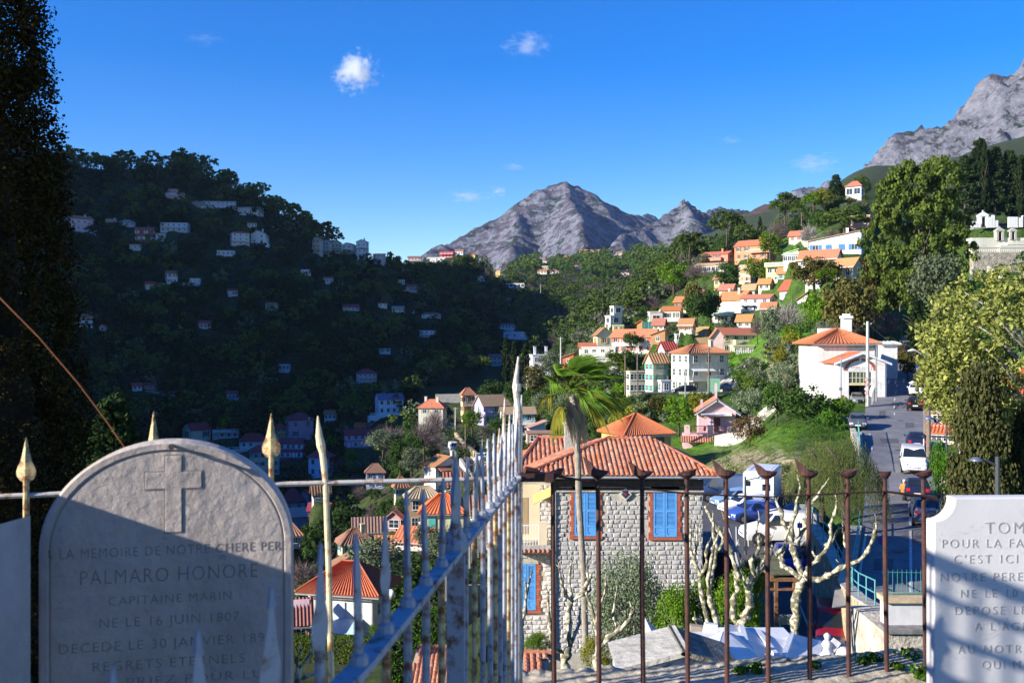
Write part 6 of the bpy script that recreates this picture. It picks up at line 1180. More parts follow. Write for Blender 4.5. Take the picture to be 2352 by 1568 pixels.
# ---------------------------------------------------------------- the stone house with blue shutters
TILEM = randmat('clay_tile',[(.50,.15,.06),(.60,.24,.11),(.42,.15,.09),(.56,.28,.17),(.48,.13,.05),(.58,.34,.21),(.30,.12,.08)],.8,.4)
STONEM = randmat('rock_faced_limestone',[(.52,.50,.46),(.64,.62,.58),(.56,.51,.44),(.68,.67,.65),(.50,.49,.48),(.60,.56,.50)],.9,.35,.8,9); MORT = mat('grey_mortar',(.50,.46,.39),.15,3,.95,.5,20)
BLUS = mat('sky_blue_shutter',(.11,.36,.76),.08,4,.55); TERR = mat('terracotta_sill',(.46,.11,.05),.15,6,.8)
def stone_house():
 d0 = 45.0; z = lambda py,dd=d0: (CY - py) / FPX * dd; X = lambda px,dd=d0: (px - CX) / FPX * dd
 xl,xr = X(1276),X(1614); W = xr - xl; ze = z(1112); zb = -14.3
 e = thing('stone_house','stone house with sky blue shutters and red tiled roof behind the railings','house',(xl,d0,zb)); H = ze - zb
 L0 = Vector((xl,d0,zb))
 w = MB(); w.box(0,W,0,8.5,-2,H); w.box(X(1176,46.2) - xl - .6,-.003,1.2,8.5,-2,H - .001); w.build('wall',MORT,e)
 # stones: rock-faced blocks in courses, openings left free
 wins = [(X(1318) - xl,X(1373) - xl,z(1230) - zb,z(1123) - zb),(X(1499) - xl,X(1556) - xl,z(1232) - zb,z(1123) - zb),(X(1413) - xl,X(1457) - xl,z(1545) - zb,z(1462) - zb)]
 lw = (X(1188,46.2) - xl,X(1232,46.2) - xl,z(1400,46.2) - zb,z(1294,46.2) - zb)
 rng = np.random.default_rng(4); protos = []
 for k in range(8):
  q = MB(); a = .5; j = lambda s=.07: float(rng.normal() * s)
  fr = [(-a + .12 + j(),-1 + j(.2),-a + .14 + j()),(a - .12 + j(),-1 + j(.2),-a + .14 + j()),(a - .12 + j(),-1 + j(.2),a - .14 + j()),(-a + .12 + j(),-1 + j(.2),a - .14 + j())]; bk = [(-a,0,-a),(a,0,-a),(a,0,a),(-a,0,a)]; c = (j(),-1.35 + j(.15),j())
  for i in range(4): q.poly([bk[i],bk[(i + 1) % 4],fr[(i + 1) % 4],fr[i]]); q.poly([fr[i],fr[(i + 1) % 4],c])
  protos.append(q.mesh('stone',STONEM))
 cells = []
 def fill(x0,x1,zt,zl,y,holes):
  zc = zt; row = 0
  while zc > zl:
   rh = .185 + float(rng.random()) * .045; x = x0 + (0 if row % 2 else -.14)
   while x < x1:
    bw = .17 + float(rng.random()) * .24; xa,xb = max(x,x0),min(x + bw,x1); x += bw
    if xb - xa < .1: continue
    cx_,cz = (xa + xb) / 2,zc - rh / 2
    if any(h[0] - .16 < xb and xa < h[1] + .16 and h[2] - .12 < cz + rh/2 and cz - rh/2 < h[3] + .10 for h in holes): continue
    cells.append((cx_,y,cz,xb - xa - .010 - .012 * float(rng.random()),rh - .008 - .016 * float(rng.random())))
   zc -= rh; row += 1
 fill(0,W,H - .30,H - 7.6,0,wins + [(X(1422) - xl,X(1450) - xl,z(1147) - zb + .1,z(1120) - zb - .1)]); fill(X(1176,46.2) - xl - .5,-.02,z(1262,46.2) - zb,z(1480,46.2) - zb,1.2,[lw]); fill(X(1240,46.2) - xl,-.02,z(1112,46.2) - zb,z(1235,46.2) - zb,1.2,[])
 st = MB()
 for i,(cx_,y,cz,bw,bh) in enumerate(cells):
  if i < 300: o = link('stone',protos[i % 8],e,(cx_,y,cz)); o.rotation_euler = (0,float(rng.normal()) * .02,0); o.scale = (bw,.022 + .026 * float(rng.random()),bh)
  else:
   me = protos[i % 8]; b = len(st.v); dp = .022 + .026 * float(rng.random())
   for v in me.vertices: st.v.append((cx_ + v.co.x * bw,y + v.co.y * dp,cz + v.co.z * bh))
   for p in me.polygons: st.f.append(tuple(b + t for t in p.vertices)); st.mi.append(0)
 so_ = st.build('lower_stonework',STONEM,e); so_['kind'] = 'stuff'
 # frieze and cornice
 f = MB(); f.box(-.03,W + .03,-.06,-.002,H - .28,H + .22); f.build('frieze',mat('brown_frieze',(.10,.065,.04),.4,3,.8,col2=(.05,.04,.05)),e); c = MB(); c.box(-.04,W + .04,-.10,-.062,H - .33,H - .26); c.build('cornice',CONC,e)
 # windows
 def shutters(h,y,bars=True):
  x0,x1,z0,z1 = h; x0 += .02; x1 -= .02; wd = thing('window',None,None); del_ = None
  wd.parent = e; wd.location = (0,0,0)
  for kk in list(wd.keys()): del wd[kk]
  ln = MB(); ln.box(x0 - .1,x1 + .1,y - .06,y - .001,z1 + .01,z1 + .12); ln.build('lintel',CONC,wd)
  for s in (0,1):
   a = x0 + (x1 - x0) / 2 * s + .01; b = x0 + (x1 - x0) / 2 * (s + 1) - .01; m = MB(); t = .075
   m.box(a,a + t,y - .05,y - .004,z0,z1); m.box(b - t,b,y - .05,y - .004,z0,z1)
   hh = z1 - z0
   for (p,q) in ((0,.05),(.19,.235),(.52,.57),(.955,1.0)): m.box(a + t,b - t,y - .05,y - .004,z0 + hh * p,z0 + hh * q)
   m.box(a + t,b - t,y - .035,y - .004,z0 + hh * .05,z0 + hh * .19)
   for (p,q) in ((.235,.52),(.57,.955)):
    n = int(hh * (q - p) / .055)
    for k in range(n): zz = z0 + hh * p + (k + .5) * hh * (q - p) / n; m.obox(((a + b) / 2,y - .026,zz),Vector((1,0,0)),Vector((0,.8,.6)),Vector((0,-.6,.8)),(b - a) / 2 - t,.026,.006)
   m.box(a + .02,a + .12,y - .065,y - .051,z0 + .12,z0 + .16); m.build('shutter',BLUS,wd)
  dk = MB(); dk.box(x0,x1,y - .0035,y - .001,z0,z1); dk.build('reveal',mat('blue_shade',(.03,.12,.30),.1,3,.7),wd)
  bm_ = [];
  for k_ in (0,1):
   q = MB(); ww = .13 if k_ else .20; q.box(-ww / 2,ww / 2,-.05,0,-.055,.055); bm_.append((q.mesh('brick',BRICKM),ww))
  n = int((z1 - z0) / .118)
  for k in range(n + 1):
   me,ww = bm_[(k // 2) % 2]
   for sx in (-1,1): link('brick',me,e,((x0 - .01 - ww / 2) if sx < 0 else (x1 + .01 + ww / 2),y - .002,z0 + k * .118 + .03))
  s_ = MB(); s_.box(x0 - .22,x1 + .22,y - .11,y - .003,z0 - .13,z0 - .03); s_.build('sill',TERR,wd)
 for h in wins: shutters(h,0)
 shutters(lw,1.2)
 # diamond tile
 dc = (X(1436) - xl,z(1134) - zb); r_ = .29
 for m,rr,y in ((mat('cream_stone',(.62,.58,.45),.1,6,.8),r_,-.10),(mat('dark_blue_glaze',(.05,.05,.16),.3,8,.3),r_ * .66,-.115),(mat('oxblood_glaze',(.25,.05,.06),.2,8,.3),r_ * .30,-.13)):
  q = MB(); q.prism([(dc[0],dc[1] - rr),(dc[0] + rr,dc[1]),(dc[0],dc[1] + rr),(dc[0] - rr,dc[1])],y,y + .02 if rr != r_ else -.001); q.build('ornament',m,e)
 # gutter and drainpipes
 g = MB(); gx0,gx1,gy,gz_ = X(1205,44.35) - xl,X(1655,44.35) - xl,44.3 - d0,z(1094,44.35) - zb; g.tube([(gx0,gy,gz_ - .04),(gx1,gy,gz_ - .04)],.055,8); g.tube([(-.10,-.10,gz_ - .25),(-.10,-.10,0)],.05,8); g.tube([(-.10,gy,gz_ - .05),(-.10,-.10,gz_ - .3)],.05,8); g.build('gutter',GUTTER,e)
 # soffit
 sf = MB(); sf.poly([(gx0,gy + .05,gz_ + .01),(gx1,gy + .05,gz_ + .01),(gx1 - .1,8.8,gz_ + .012),(gx0 + .1,8.8,gz_ + .012)]); sf.build('soffit',mat('soffit_boards',(.16,.11,.07),.2,3,.9),e)
 # loggia with cream plaster, balcony and tiles
 yb = 1.2; lg = MB(); lx0 = X(1176,46.2) - xl - .5; lx1 = X(1240,46.2) - xl; lz0,lz1 = z(1240,46.2) - zb,z(1112,46.2) - zb; PL = mat('cream_plaster',(.72,.60,.40),.06,1,.9)
 lg.box(lx0,lx1,yb - .03,yb - .002,lz0,lz1); lo = lg.build('loggia_wall',PL,e); sh = MB(); sh.box(lx1 - .9,lx1 - .55,yb - .045,yb - .031,lz0 + .3,lz1 - .6); sh.build('niche',mat('ochre_plaster',(.42,.30,.16),.1,2,.9),e)
 fl = MB(); fl.box(lx0,.02,.15,yb - .04,lz0 - .28,lz0 - .02); bo = fl.build('balcony',CONC,e)
 ra = MB(); ra.box(lx0,-.35,.2,.25,lz0 + .85,lz0 + .9)
 for k in range(int((-.35 - lx0) / .13)): ra.box(lx0 + k * .13,lx0 + k * .13 + .03,.21,.24,lz0 - .02,lz0 + .85)
 ra.build('railing',WHITEP,bo); pr_ = MB(); pr_.box(-.75,-.38,.15,.30,lz0 - .015,lz0 + 1.05); pr_.build('pier',PL,bo)
 et = MB(); corr_plane(et,(lx0,.0,lz0 - .36),(.05,.0,lz0 - .36),(.05,.35,lz0 - .14),(lx0,.35,lz0 - .14),12,.05,.04); et.build('tile_edge',TILEM,e)
 aw = MB(); flat_plane(aw,[(-1.0,.1,lz1 - .75),(-.12,.1,lz1 - .35),(-.12,1.1,lz1 - .1),(-1.0,1.1,lz1 - .5)],.03); aw.build('awning',mat('yellow_canvas',(.70,.52,.16),.1,3,.8),e)
 ba = MB(); ba.box(lx0,.02,1.1,1.19,lz0 - .62,lz0 - .5); ba.build('band',CONC,e)
 # roof tiles
 tp = []
 for k in range(4):
  q = MB(); n = 5; w_,ln = .215,.40; th = .012
  pts = [(-w_/2 + w_ * i / n,.055 * math.sin(math.pi * i / n)) for i in range(n + 1)]
  b = len(q.v)
  for t in (0,1): q.v += [(x * (1 - .06 * t),t * ln,zz + (0 if t else .014)) for x,zz in pts]
  q.v += [(x,0,zz - .025) for x,zz in pts]
  for i in range(n): q.f.append((b + i,b + i + 1,b + n + 1 + i + 1,b + n + 1 + i)); q.mi.append(0); q.f.append((b + i + 1,b + i,b + 2 * (n + 1) + i,b + 2 * (n + 1) + i + 1)); q.mi.append(0)
  tp.append(q.mesh('tile',TILEM))
 cnt = [0]; extra = MB()
 def tiled(A,B,Cc,Dd,off=0):
  """A,B eave; D,C ridge (local coordinates of the house)"""
  A,B,Cc,Dd = map(Vector,(A,B,Cc,Dd)); u = (B - A).normalized(); nrm = (B - A).cross(Dd - A).normalized(); nrm = -nrm if nrm.z < 0 else nrm; v = nrm.cross(u).normalized(); v = -v if v.z < 0 else v
  hgt = (Dd - A).dot(v); L_ = (B - A).length; l1 = (Dd - A).dot(u); r1 = (Cc - A).dot(u); Rm = Matrix((u,v,nrm)).transposed(); rows = int(hgt / .33) + 1
  sub = MB(); sub.poly([A,B,Cc,Dd] if (Cc - Dd).length > .05 else [A,B,Cc]); sub.build('roof_deck',mat('roof_underlay',(.16,.05,.03),.2,4,.9),e)
  for r__ in range(rows):
   t = r__ * .33; f_ = min(t / hgt,1); xa = l1 * f_; xb = L_ + (r1 - L_) * f_; k0 = int(math.ceil(xa / .225)); k1 = int(xb / .225)
   for k in range(k0,k1):
    p = A + u * (k * .225 + .11) + v * t + nrm * (.03 + .006 * float(rng.random())); ro = Matrix.Rotation(float(rng.normal()) * .02,3,nrm) @ Rm
    if cnt[0] < 300:
     o = link('tile',tp[k % 4],e,p); o.rotation_euler = ro.to_euler(); cnt[0] += 1
    else:
     me = tp[k % 4]; b = len(extra.v)
     for vv in me.vertices: extra.v.append(tuple(p + ro @ vv.co))
     for pg in me.polygons: extra.f.append(tuple(b + q for q in pg.vertices)); extra.mi.append(0)
 def loc(px,py,dd): v = P(px,py,dd) - L0; return v
 rA,rB,rC,rD = loc(1205,1092,44.35),loc(1655,1095,44.35),loc(1502,1014,48.6),loc(1398,1008,48.6)
 tiled(rA,rB,rC,rD); bl = Vector((rA.x,8.9,rA.z)); br = Vector((rB.x,8.9,rB.z)); tiled(rB,br,rC,rC); tiled(bl,rA,rD,rD)
 lA,lB = loc(1180,1085,46.5),loc(1345,1085,46.5); tiled(lA + Vector((-.2,0,0)),lB,loc(1345,1008,50.6),loc(1236,1008,50.6))
 eo = extra.build('upper_tiles',TILEM,e); eo['kind'] = 'stuff'
 rt = MB(); rt.tube([(0,0,0),(.40,0,0)],[.11,.095],8); rm_ = rt.mesh('ridge_tile',randmat('ridge_clay',[(.52,.15,.07),(.58,.22,.12),(.46,.12,.05)],.8))
 for a,b in ((rA,rD),(rD,rC),(rB,rC),(loc(1180,1085,46.5),loc(1236,1008,50.6)),(loc(1236,1008,50.6),loc(1345,1008,50.6))):
  v = b - a; n = int(v.length / .38)
  for k in range(n): o = link('ridge_tile',rm_,e,a + v * (k / n) + Vector((0,0,.07))); o.rotation_euler = v.to_track_quat('X','Z').to_euler()
 # stepped flashing between the two roofs and the small chimney
 fm = mat('mortar_flashing',(.55,.54,.52),.1,4,.9)
 a,b = loc(1222,1086,46.0),loc(1345,1048,46.9)
 for k in range(11): q = MB(); p = a.lerp(b,k / 11); q.box(p.x - .02,p.x + .26,p.y - .1,p.y + .25,p.z - .2,p.z + .12); q.build('flashing',fm,e)
 c = MB(); p = loc(1306,1010,49); c.box(p.x - .2,p.x + .25,p.y,p.y + .4,p.z - 1.2,p.z + .75); c.box(p.x - .27,p.x + .32,p.y - .06,p.y + .46,p.z + .752,p.z + .85); c.build('chimney',CONC,e)
 pad(X(1420,48),49,zb,7,4)
stone_house()
# near tiled roofs at the bottom
def near_roof(label,a,b,c,dd,h_=2.0,wallc=(.5,.4,.3)):
 A,B,Cc,Dd = a,b,c,dd; e = thing('tiled_outhouse',label,'outhouse',(A + B) / 2 - Vector((0,0,h_))); o = e.location.copy(); u = (B - A).normalized(); nrm = (B - A).cross(Dd - A).normalized(); nrm = -nrm if nrm.z < 0 else nrm; v = nrm.cross(u); v = -v if v.z < 0 else v
 rng = np.random.default_rng(9); q = MB(); n = 4; w_ = .2; b0 = 0; pts = [(-w_/2 + w_ * i / n,.055 * math.sin(math.pi * i / n)) for i in range(n + 1)]
 for t in (0,1): q.v += [(x,t * .42,zz + (0 if t else .015)) for x,zz in pts]
 q.v += [(x,0,zz - .03) for x,zz in pts]
 for i in range(n): q.f.append((i,i + 1,n + 2 + i,n + 1 + i)); q.mi.append(0); q.f.append((i + 1,i,2 * (n + 1) + i,2 * (n + 1) + i + 1)); q.mi.append(0)
 me = q.mesh('tile',TILEM); Rm = Matrix((u,v,nrm)).transposed(); hgt = (Dd - A).dot(v); L_ = (B - A).length; l1 = (Dd - A).dot(u); r1 = (Cc - A).dot(u); k_ = 0
 for r__ in range(int(hgt / .34) + 1):
  t = r__ * .34; f_ = min(t / hgt,1); xa = l1 * f_; xb = L_ + (r1 - L_) * f_
  for k in range(int(math.ceil(xa / .21)),int(xb / .21)):
   if k_ >= 290: break
   ob = link('tile',me,e,A + u * (k * .21 + .1) + v * t + nrm * .05 - o); ob.rotation_euler = (Matrix.Rotation(float(rng.normal()) * .03,3,nrm) @ Rm).to_euler(); k_ += 1
 d = MB(); d.poly([A - o,B - o,Cc - o,Dd - o]); bb = [p - o for p in (A,B,Cc,Dd)]
 for i in range(4): p,r_ = bb[i],bb[(i + 1) % 4]; d.poly([p,r_,Vector((r_.x,r_.y,-h_)),Vector((p.x,p.y,-h_))])
 d.build('walls',wallmat(wallc),e); rr = MB(); rr.tube([Dd - o + nrm * .08,Cc - o + nrm * .08],.1,8); rr.build('ridge',TILEM,e)
PADS.append(((985 - CX) / FPX * 45,46,-19.5,5.5,2.5))
near_roof('outhouse with old tiled roof behind the tilted fence rail',P(915,1640,44),P(1070,1640,44),P(1062,1488,49.5),P(958,1488,49.5))
near_roof('small tiled roof below the plane tree at the left of the stone house',P(1188,1562,31),P(1240,1562,31),P(1270,1505,33.2),P(1196,1503,33.2))
# corrugated shed, timber frame, pallet
e = thing('metal_shed','dark shed with corrugated metal roof right of the stone house','shed',P(1645,1310,50)); q = MB(); corr_plane(q,(-1.0,-.8,1.1),(.9,-.8,1.1),(.9,1.2,1.7),(-1.0,1.2,1.7),9,.03,.06); q.build('roof',mat('grey_corrugated_metal',(.26,.29,.33),.15,3,.5,metal=.4),e); q = MB(); q.box(-.9,.8,-.6,1.0,-1.6,1.02); q.build('walls',DARKIN,e)
WD = mat('brown_timber',(.26,.12,.05),.25,6,.7)
e = thing('pergola','brown timber pergola frame beside the big plane tree','pergola',P(1782,1445,36)); q = MB(); q.box(-.05,.07,-.05,.07,-1,1.75); q.box(.62,.72,-.05,.07,-1,1.75); q.box(-.2,.78,-.07,.09,1.752,1.86); q.box(-.2,.78,-.06,.08,1.42,1.49); q.box(-.2,-.08,-.04,1.6,1.865,1.95); q.build('frame',WD,e); q = MB(); flat_plane(q,[(-.15,0,1.96),(.62,0,1.96),(.40,1.6,2.35),(-.2,1.6,2.35)],.04); q.build('roof',mat('mossy_felt',(.12,.12,.06),.3,4,.95),e)
e = thing('pallet','striped grey pallet leaning below the pergola','pallet',P(1804,1434,33)); q = MB(); q.box(0,.07,-.01,.03,0,.36); me = q.mesh('slat',mat('grey_wood',(.40,.38,.36),.2,8,.9))
for k in range(6): o = link('slat',me,e,(-.2 + k * .085,0,0)); o.rotation_euler = (.25,-.15,0)
# pale wall block and green spiked fence above the lower street
def pillar_block():
 d = 26.; z = lambda py: (CY - py) / FPX * d; X = lambda px: (px - CX) / FPX * d
 e = thing('boundary_wall','peeling cream wall with tan ledge and green spiked fence on top','wall',(X(2025),d,z(1520))); o = Vector(e.location)
 def b(name,a,bb,p0,p1,y0,y1,m): q = MB(); q.box(X(a) - o.x,X(bb) - o.x,y0,y1,z(p1) - o.z,z(p0) - o.z); return q.build(name,m,e)
 pe = mat('peeling_render',(.58,.52,.42),.25,2.0,.95,.5,10,stain=.6); b('lower_wall',2020,2230,1441,1640,-.5,2.2,pe)
 b('slab',2018,2230,1430,1440.8,-.58,.1,mat('dark_slab',(.22,.21,.20),.3,4,.9)); b('upper_wall',2028,2230,1378,1429.8,-.2,.2,mat('white_slab',(.66,.65,.63),.1,2,.8,stain=.2)); b('ledge',2023,2230,1366,1377.8,-.3,.3,mat('tan_ledge',(.55,.42,.26),.2,4,.9))
 e2 = thing('green_fence','green spiked iron fence above the peeling cream wall','fence',(X(2040),d,z(1366))); q = MB(); q.tube([(0,0,-.02),(0,0,.60),(0,0,.68)],[.009,.009,.002],6); me = q.mesh('bar',GRNF); q = MB(); q.tube([(0,0,-.02),(0,0,.13),(0,0,.16)],[.006,.006,.001],5); m2 = q.mesh('short_bar',GRNF); q = MB(); q.tube([(-.15,0,.60),(2.2,0,.57)],.011,6); q.tube([(-.15,0,.04),(2.2,0,.04)],.011,6); q.build('rail',GRNF,e2)
 for k in range(16): link('bar',me,e2,(k * .122,0,0)); link('short_bar',m2,e2,(k * .122 + .061,0,0))
pillar_block()
# ---------------------------------------------------------------- cemetery foreground
def stonemat(name,col,dark,bsc=22,bst=.5,lichen=.3,vein=0,lo=.72):
 m,nt,b = nodes_mat(name); N = nt.nodes; L = nt.links; tc = N.new('ShaderNodeTexCoord')
 def nz(s,det=8,ro=.65):
  n = N.new('ShaderNodeTexNoise'); n.inputs['Scale'].default_value = s; n.inputs['Detail'].default_value = det; n.inputs['Roughness'].default_value = ro; L.new(tc.outputs['Object'],n.inputs['Vector']); return n.outputs['Fac']
 def ramp(f,a,c,ca,cb):
  r = N.new('ShaderNodeValToRGB'); r.color_ramp.elements[0].position = a; r.color_ramp.elements[1].position = c; r.color_ramp.elements[0].color = (*ca,1); r.color_ramp.elements[1].color = (*cb,1); L.new(f,r.inputs['Fac']); return r.outputs[0]
 base = ramp(nz(5),.35,.65,tuple(c * lo for c in col),col); sp = ramp(nz(34,5),.60,.72,(0,0,0),(1,1,1)); mx = N.new('ShaderNodeMixRGB'); mx.inputs['Color2'].default_value = (*dark,1)
 mu = N.new('ShaderNodeMath'); mu.operation = 'MULTIPLY'; mu.inputs[1].default_value = lichen; L.new(sp,mu.inputs[0]); L.new(mu.outputs[0],mx.inputs['Fac']); L.new(base,mx.inputs['Color1']); out = mx.outputs[0]
 if vein:
  w = N.new('ShaderNodeTexNoise'); w.inputs['Scale'].default_value = 7; w.inputs['Detail'].default_value = 6; w.inputs['Distortion'].default_value = .8; L.new(tc.outputs['Object'],w.inputs['Vector'])
  r = N.new('ShaderNodeValToRGB'); e = r.color_ramp.elements; e[0].position = .496; e[1].position = .504; md = e.new(.5); e[0].color = e[2].color = (0,0,0,1); md.color = (1,1,1,1); L.new(w.outputs['Fac'],r.inputs['Fac'])
  m2 = N.new('ShaderNodeMixRGB'); m2.inputs['Color2'].default_value = (*[c * .45 for c in col],1); mv = N.new('ShaderNodeMath'); mv.operation = 'MULTIPLY'; mv.inputs[1].default_value = vein; L.new(r.outputs[0],mv.inputs[0]); L.new(mv.outputs[0],m2.inputs['Fac']); L.new(out,m2.inputs['Color1']); out = m2.outputs[0]
 L.new(out,b.inputs['Base Color']); b.inputs['Roughness'].default_value = .75; b.inputs['Specular IOR Level'].default_value = .25
 ad = N.new('ShaderNodeMath'); ad.operation = 'ADD'; L.new(nz(bsc,8,.7),ad.inputs[0]); mm = N.new('ShaderNodeMath'); mm.operation = 'MULTIPLY'; mm.inputs[1].default_value = 2.0; L.new(nz(bsc * .3,3),mm.inputs[0]); L.new(mm.outputs[0],ad.inputs[1])
 bp = N.new('ShaderNodeBump'); bp.inputs['Strength'].default_value = bst; bp.inputs['Distance'].default_value = .012; L.new(ad.outputs[0],bp.inputs['Height']); L.new(bp.outputs[0],b.inputs['Normal']); return m
GS = stonemat('weathered_grey_marble',(.54,.47,.42),(.12,.11,.10),24,.6,.35); GS2 = stonemat('white_veined_marble',(.64,.63,.62),(.45,.43,.40),16,.08,.12,.5,.9); GS3 = stonemat('old_carved_marble',(.42,.41,.42),(.15,.14,.14),14,.9,.3)
CUT = mat('letter_dirt_shade',(.26,.23,.20),.2,20,.9); CUT2 = mat('engraved_letters_pale',(.42,.41,.39),.2,20,.9)  # CUT puts the dirt and shade of carved strokes into the colour
def arch_outline(hw,zs,rise,zb,n=40): return [(-hw,zb)] + [(-hw * math.cos(math.pi * k / n),zs + rise * math.sin(math.pi * k / n)) for k in range(n + 1)] + [(hw,zb)]
def gravestone_left():
 d = 2.46; cx = (388 - CX) / FPX * d; yaw = math.radians(12); top = (CY - 1013) / FPX * d; hw = .300; e = thing('gravestone','arched grey marble gravestone with a carved cross and French inscription','gravestone',(cx,d,-1.65),yaw)
 T = top + 1.65; rise = .262; zs = T - rise; th = .075
 m = MB(); m.prism(arch_outline(hw,zs,rise,-.05),.006,th); m.build('slab',GS,e)
 # raised rim, groove and face
 def ring(h0,r0,h1,r1,y0,y1,name,mm):
  q = MB(); a = arch_outline(h0,zs,r0,-.05); b = arch_outline(h1,zs,r1,-.05)
  for i in range(len(a) - 1):
   q.poly([(a[i][0],y0,a[i][1]),(b[i][0],y1,b[i][1]),(b[i+1][0],y1,b[i+1][1]),(a[i+1][0],y0,a[i+1][1])])
  return q
 q = ring(hw,rise,hw - .006,rise - .006,.006,0,'rim',GS);
 for args in ((hw - .006,rise - .006,hw - .020,rise - .020,0,0),(hw - .020,rise - .020,hw - .024,rise - .024,0,.007),(hw - .024,rise - .024,hw - .028,rise - .028,.007,.002)):
  r2 = ring(*args,'rim',GS); b = len(q.v); q.v += r2.v; q.f += [tuple(b + i for i in f) for f in r2.f]; q.mi += r2.mi
 q.build('rim',GS,e)
 f = MB(); f.poly([(x,.002,z) for x,z in arch_outline(hw - .028,zs,rise - .028,-.05)]); f.build('face',GS,e)
 # cross: raised, with a dark strip round it for the groove
 k = d / FPX; Z = lambda py: (CY - py) * k + 1.65; cxo = (398 - 388) * k
 def cross(g,y0,y1,mm,name):
  q = MB(); a = .0190 + g; hb = (460 - 337) / 2 * k + g; z1 = Z(1047) + g; z0 = Z(1222) - g; za,zb = Z(1084) + g,Z(1122) - g
  o = [(cxo - a,z0),(cxo + a,z0),(cxo + a,zb),(cxo + hb,zb),(cxo + hb,za),(cxo + a,za),(cxo + a,z1),(cxo - a,z1),(cxo - a,za),(cxo - hb,za),(cxo - hb,zb),(cxo - a,zb)]; q.prism(o,y0,y1); o2 = q.build(name,mm,e)
  if name == 'cross': bv = o2.modifiers.new('bevel','BEVEL'); bv.width = .001; bv.segments = 2
 cross(.0034,.0012,.004,CUT,'cross_groove'); cross(0,.0000,.003,GS,'cross')
 for s,x0,x1,py,hpx in (('A LA MEMOIRE DE NOTRE CHERE PERE',128,648,1264,25),('PALMARO HONORE',200,580,1320,38),('CAPITAINE MARIN',260,524,1375,23),('NE LE 16 JUIN 1807',240,540,1424,25),('DECEDE LE 30 JANVIER 1892',156,614,1477,25),('REGRETS ETERNELS',226,552,1522,25),('PRIEZ POUR LUI',300,606,1561,23)):
  sz = hpx * k / .80; o = text_obj(s,sz,CUT,e,(((x0 + x1) / 2 - 388) * k,.0015,Z(py)),ext=.0002,name='inscription',space=1.15)
  wd = o.dimensions.x if o.dimensions.x > 0 else 1; o.scale = ((x1 - x0) * k / wd * 1.02,1,1)
 n = MB(); n.tube([(0,.004,0),(0,-.035,.002)],.0045,8); n.tube([(0,-.035,.002),(0,-.040,.002)],.0075,8); o = n.build('nail',mat('rusty_nail',(.10,.09,.07),.3,30,.7),e); o.location = (cxo,0,Z(1024))
 n = MB(); n.tube([(0,.004,0),(0,-.004,0)],.006,10); o = n.build('bolt',METAL,e); o.location = ((510 - 388) * k,0,Z(1285))
 bs = MB(); bs.box(-.38,.38,-.08,.18,-.02,.10); bs.build('base',GS,e)
gravestone_left()
def gravestone_far_left():
 d = 2.15; x1 = (22 - CX) / FPX * d; e = thing('gravestone','carved marble gravestone cut off at the left edge with a moulded side','gravestone',(x1 - .30,d,-1.65),math.radians(-8)); T = (CY - 1196) / FPX * d + 1.65
 m = MB(); m.prism([(-.3,0),(.262,0),(.262,T - .035),(.2,T - .04),(-.3,T - .02)],0,.10); m.build('slab',GS3,e); q = MB(); q.prism([(.265,0),(.30,0),(.30,T),(.265,T - .028)],-.012,.11); q.build('moulding',GS3,e)
 r = MB(); r.lathe([(.0,0),(.035,.002),(.05,.012),(.055,0)],(0,0,0),18); o = r.build('relief',GS3,e,True); o.location = (.205,-.001,T - .30); o.rotation_euler = (math.pi / 2,0,0); o.scale = (1,.9,1)
 for a,z in ((.22,T - .12),(.20,T - .2),(.22,T - .44)): o = link('relief',r.mesh('relief',GS3,True),e,(a,-.001,z),None,.6); o.rotation_euler = (math.pi / 2,.5,0)
gravestone_far_left()
def gravestone_right():
 d = 2.95; k = d / FPX; x0 = (2146 - CX) * k; e = thing('gravestone','white veined marble tombstone with scooped corner at the right edge','gravestone',(x0,d,-1.75),math.radians(2)); Z = lambda py: (CY - py) * k + 1.75; X = lambda px: (px - 2146) * k
 sc = [(X(2146),Z(1196))] + [(X(2146) + (.062) * math.sin(t * math.pi / 2 / 8),Z(1196) + (.062) * (1 - math.cos(t * math.pi / 2 / 8))) for t in range(1,9)]; o_ = [(0,0),(1.1,0),(1.1,Z(1143)),(X(2192),Z(1143))] + list(reversed(sc[1:])) + [sc[0]]
 m = MB(); m.prism(o_,0,.055); ob = m.build('slab',GS2,e); bv = ob.modifiers.new('bevel','BEVEL'); bv.width = .004; bv.segments = 2
 for s,xa,py,hpx,sp in (('TOMBE',2264,1214,27,1.25),('POUR LA FAMILLE',2162,1249,20,1.28),("C'EST ICI QUE",2190,1285,20,1.35),('NOTRE PERE MICHEL',2158,1326,20,1.25),('NE LE 10 JUIN',2205,1364,19,1.35),('DEPOSE LE',2192,1403,19,1.35),("A L'AGE DE",2240,1440,19,1.35),('AU NOTRE',2200,1492,19,1.35),('QUI MOURUT',2256,1528,19,1.3)):
  text_obj(s,hpx * k / .70,CUT2,e,(X(xa),-.0003,Z(py)),ext=.0010,name='inscription',space=sp,align='LEFT')
 b = MB(); b.box(-.1,1.2,-.1,.25,-.1,.06); b.build('base',GS2,e)
gravestone_right()
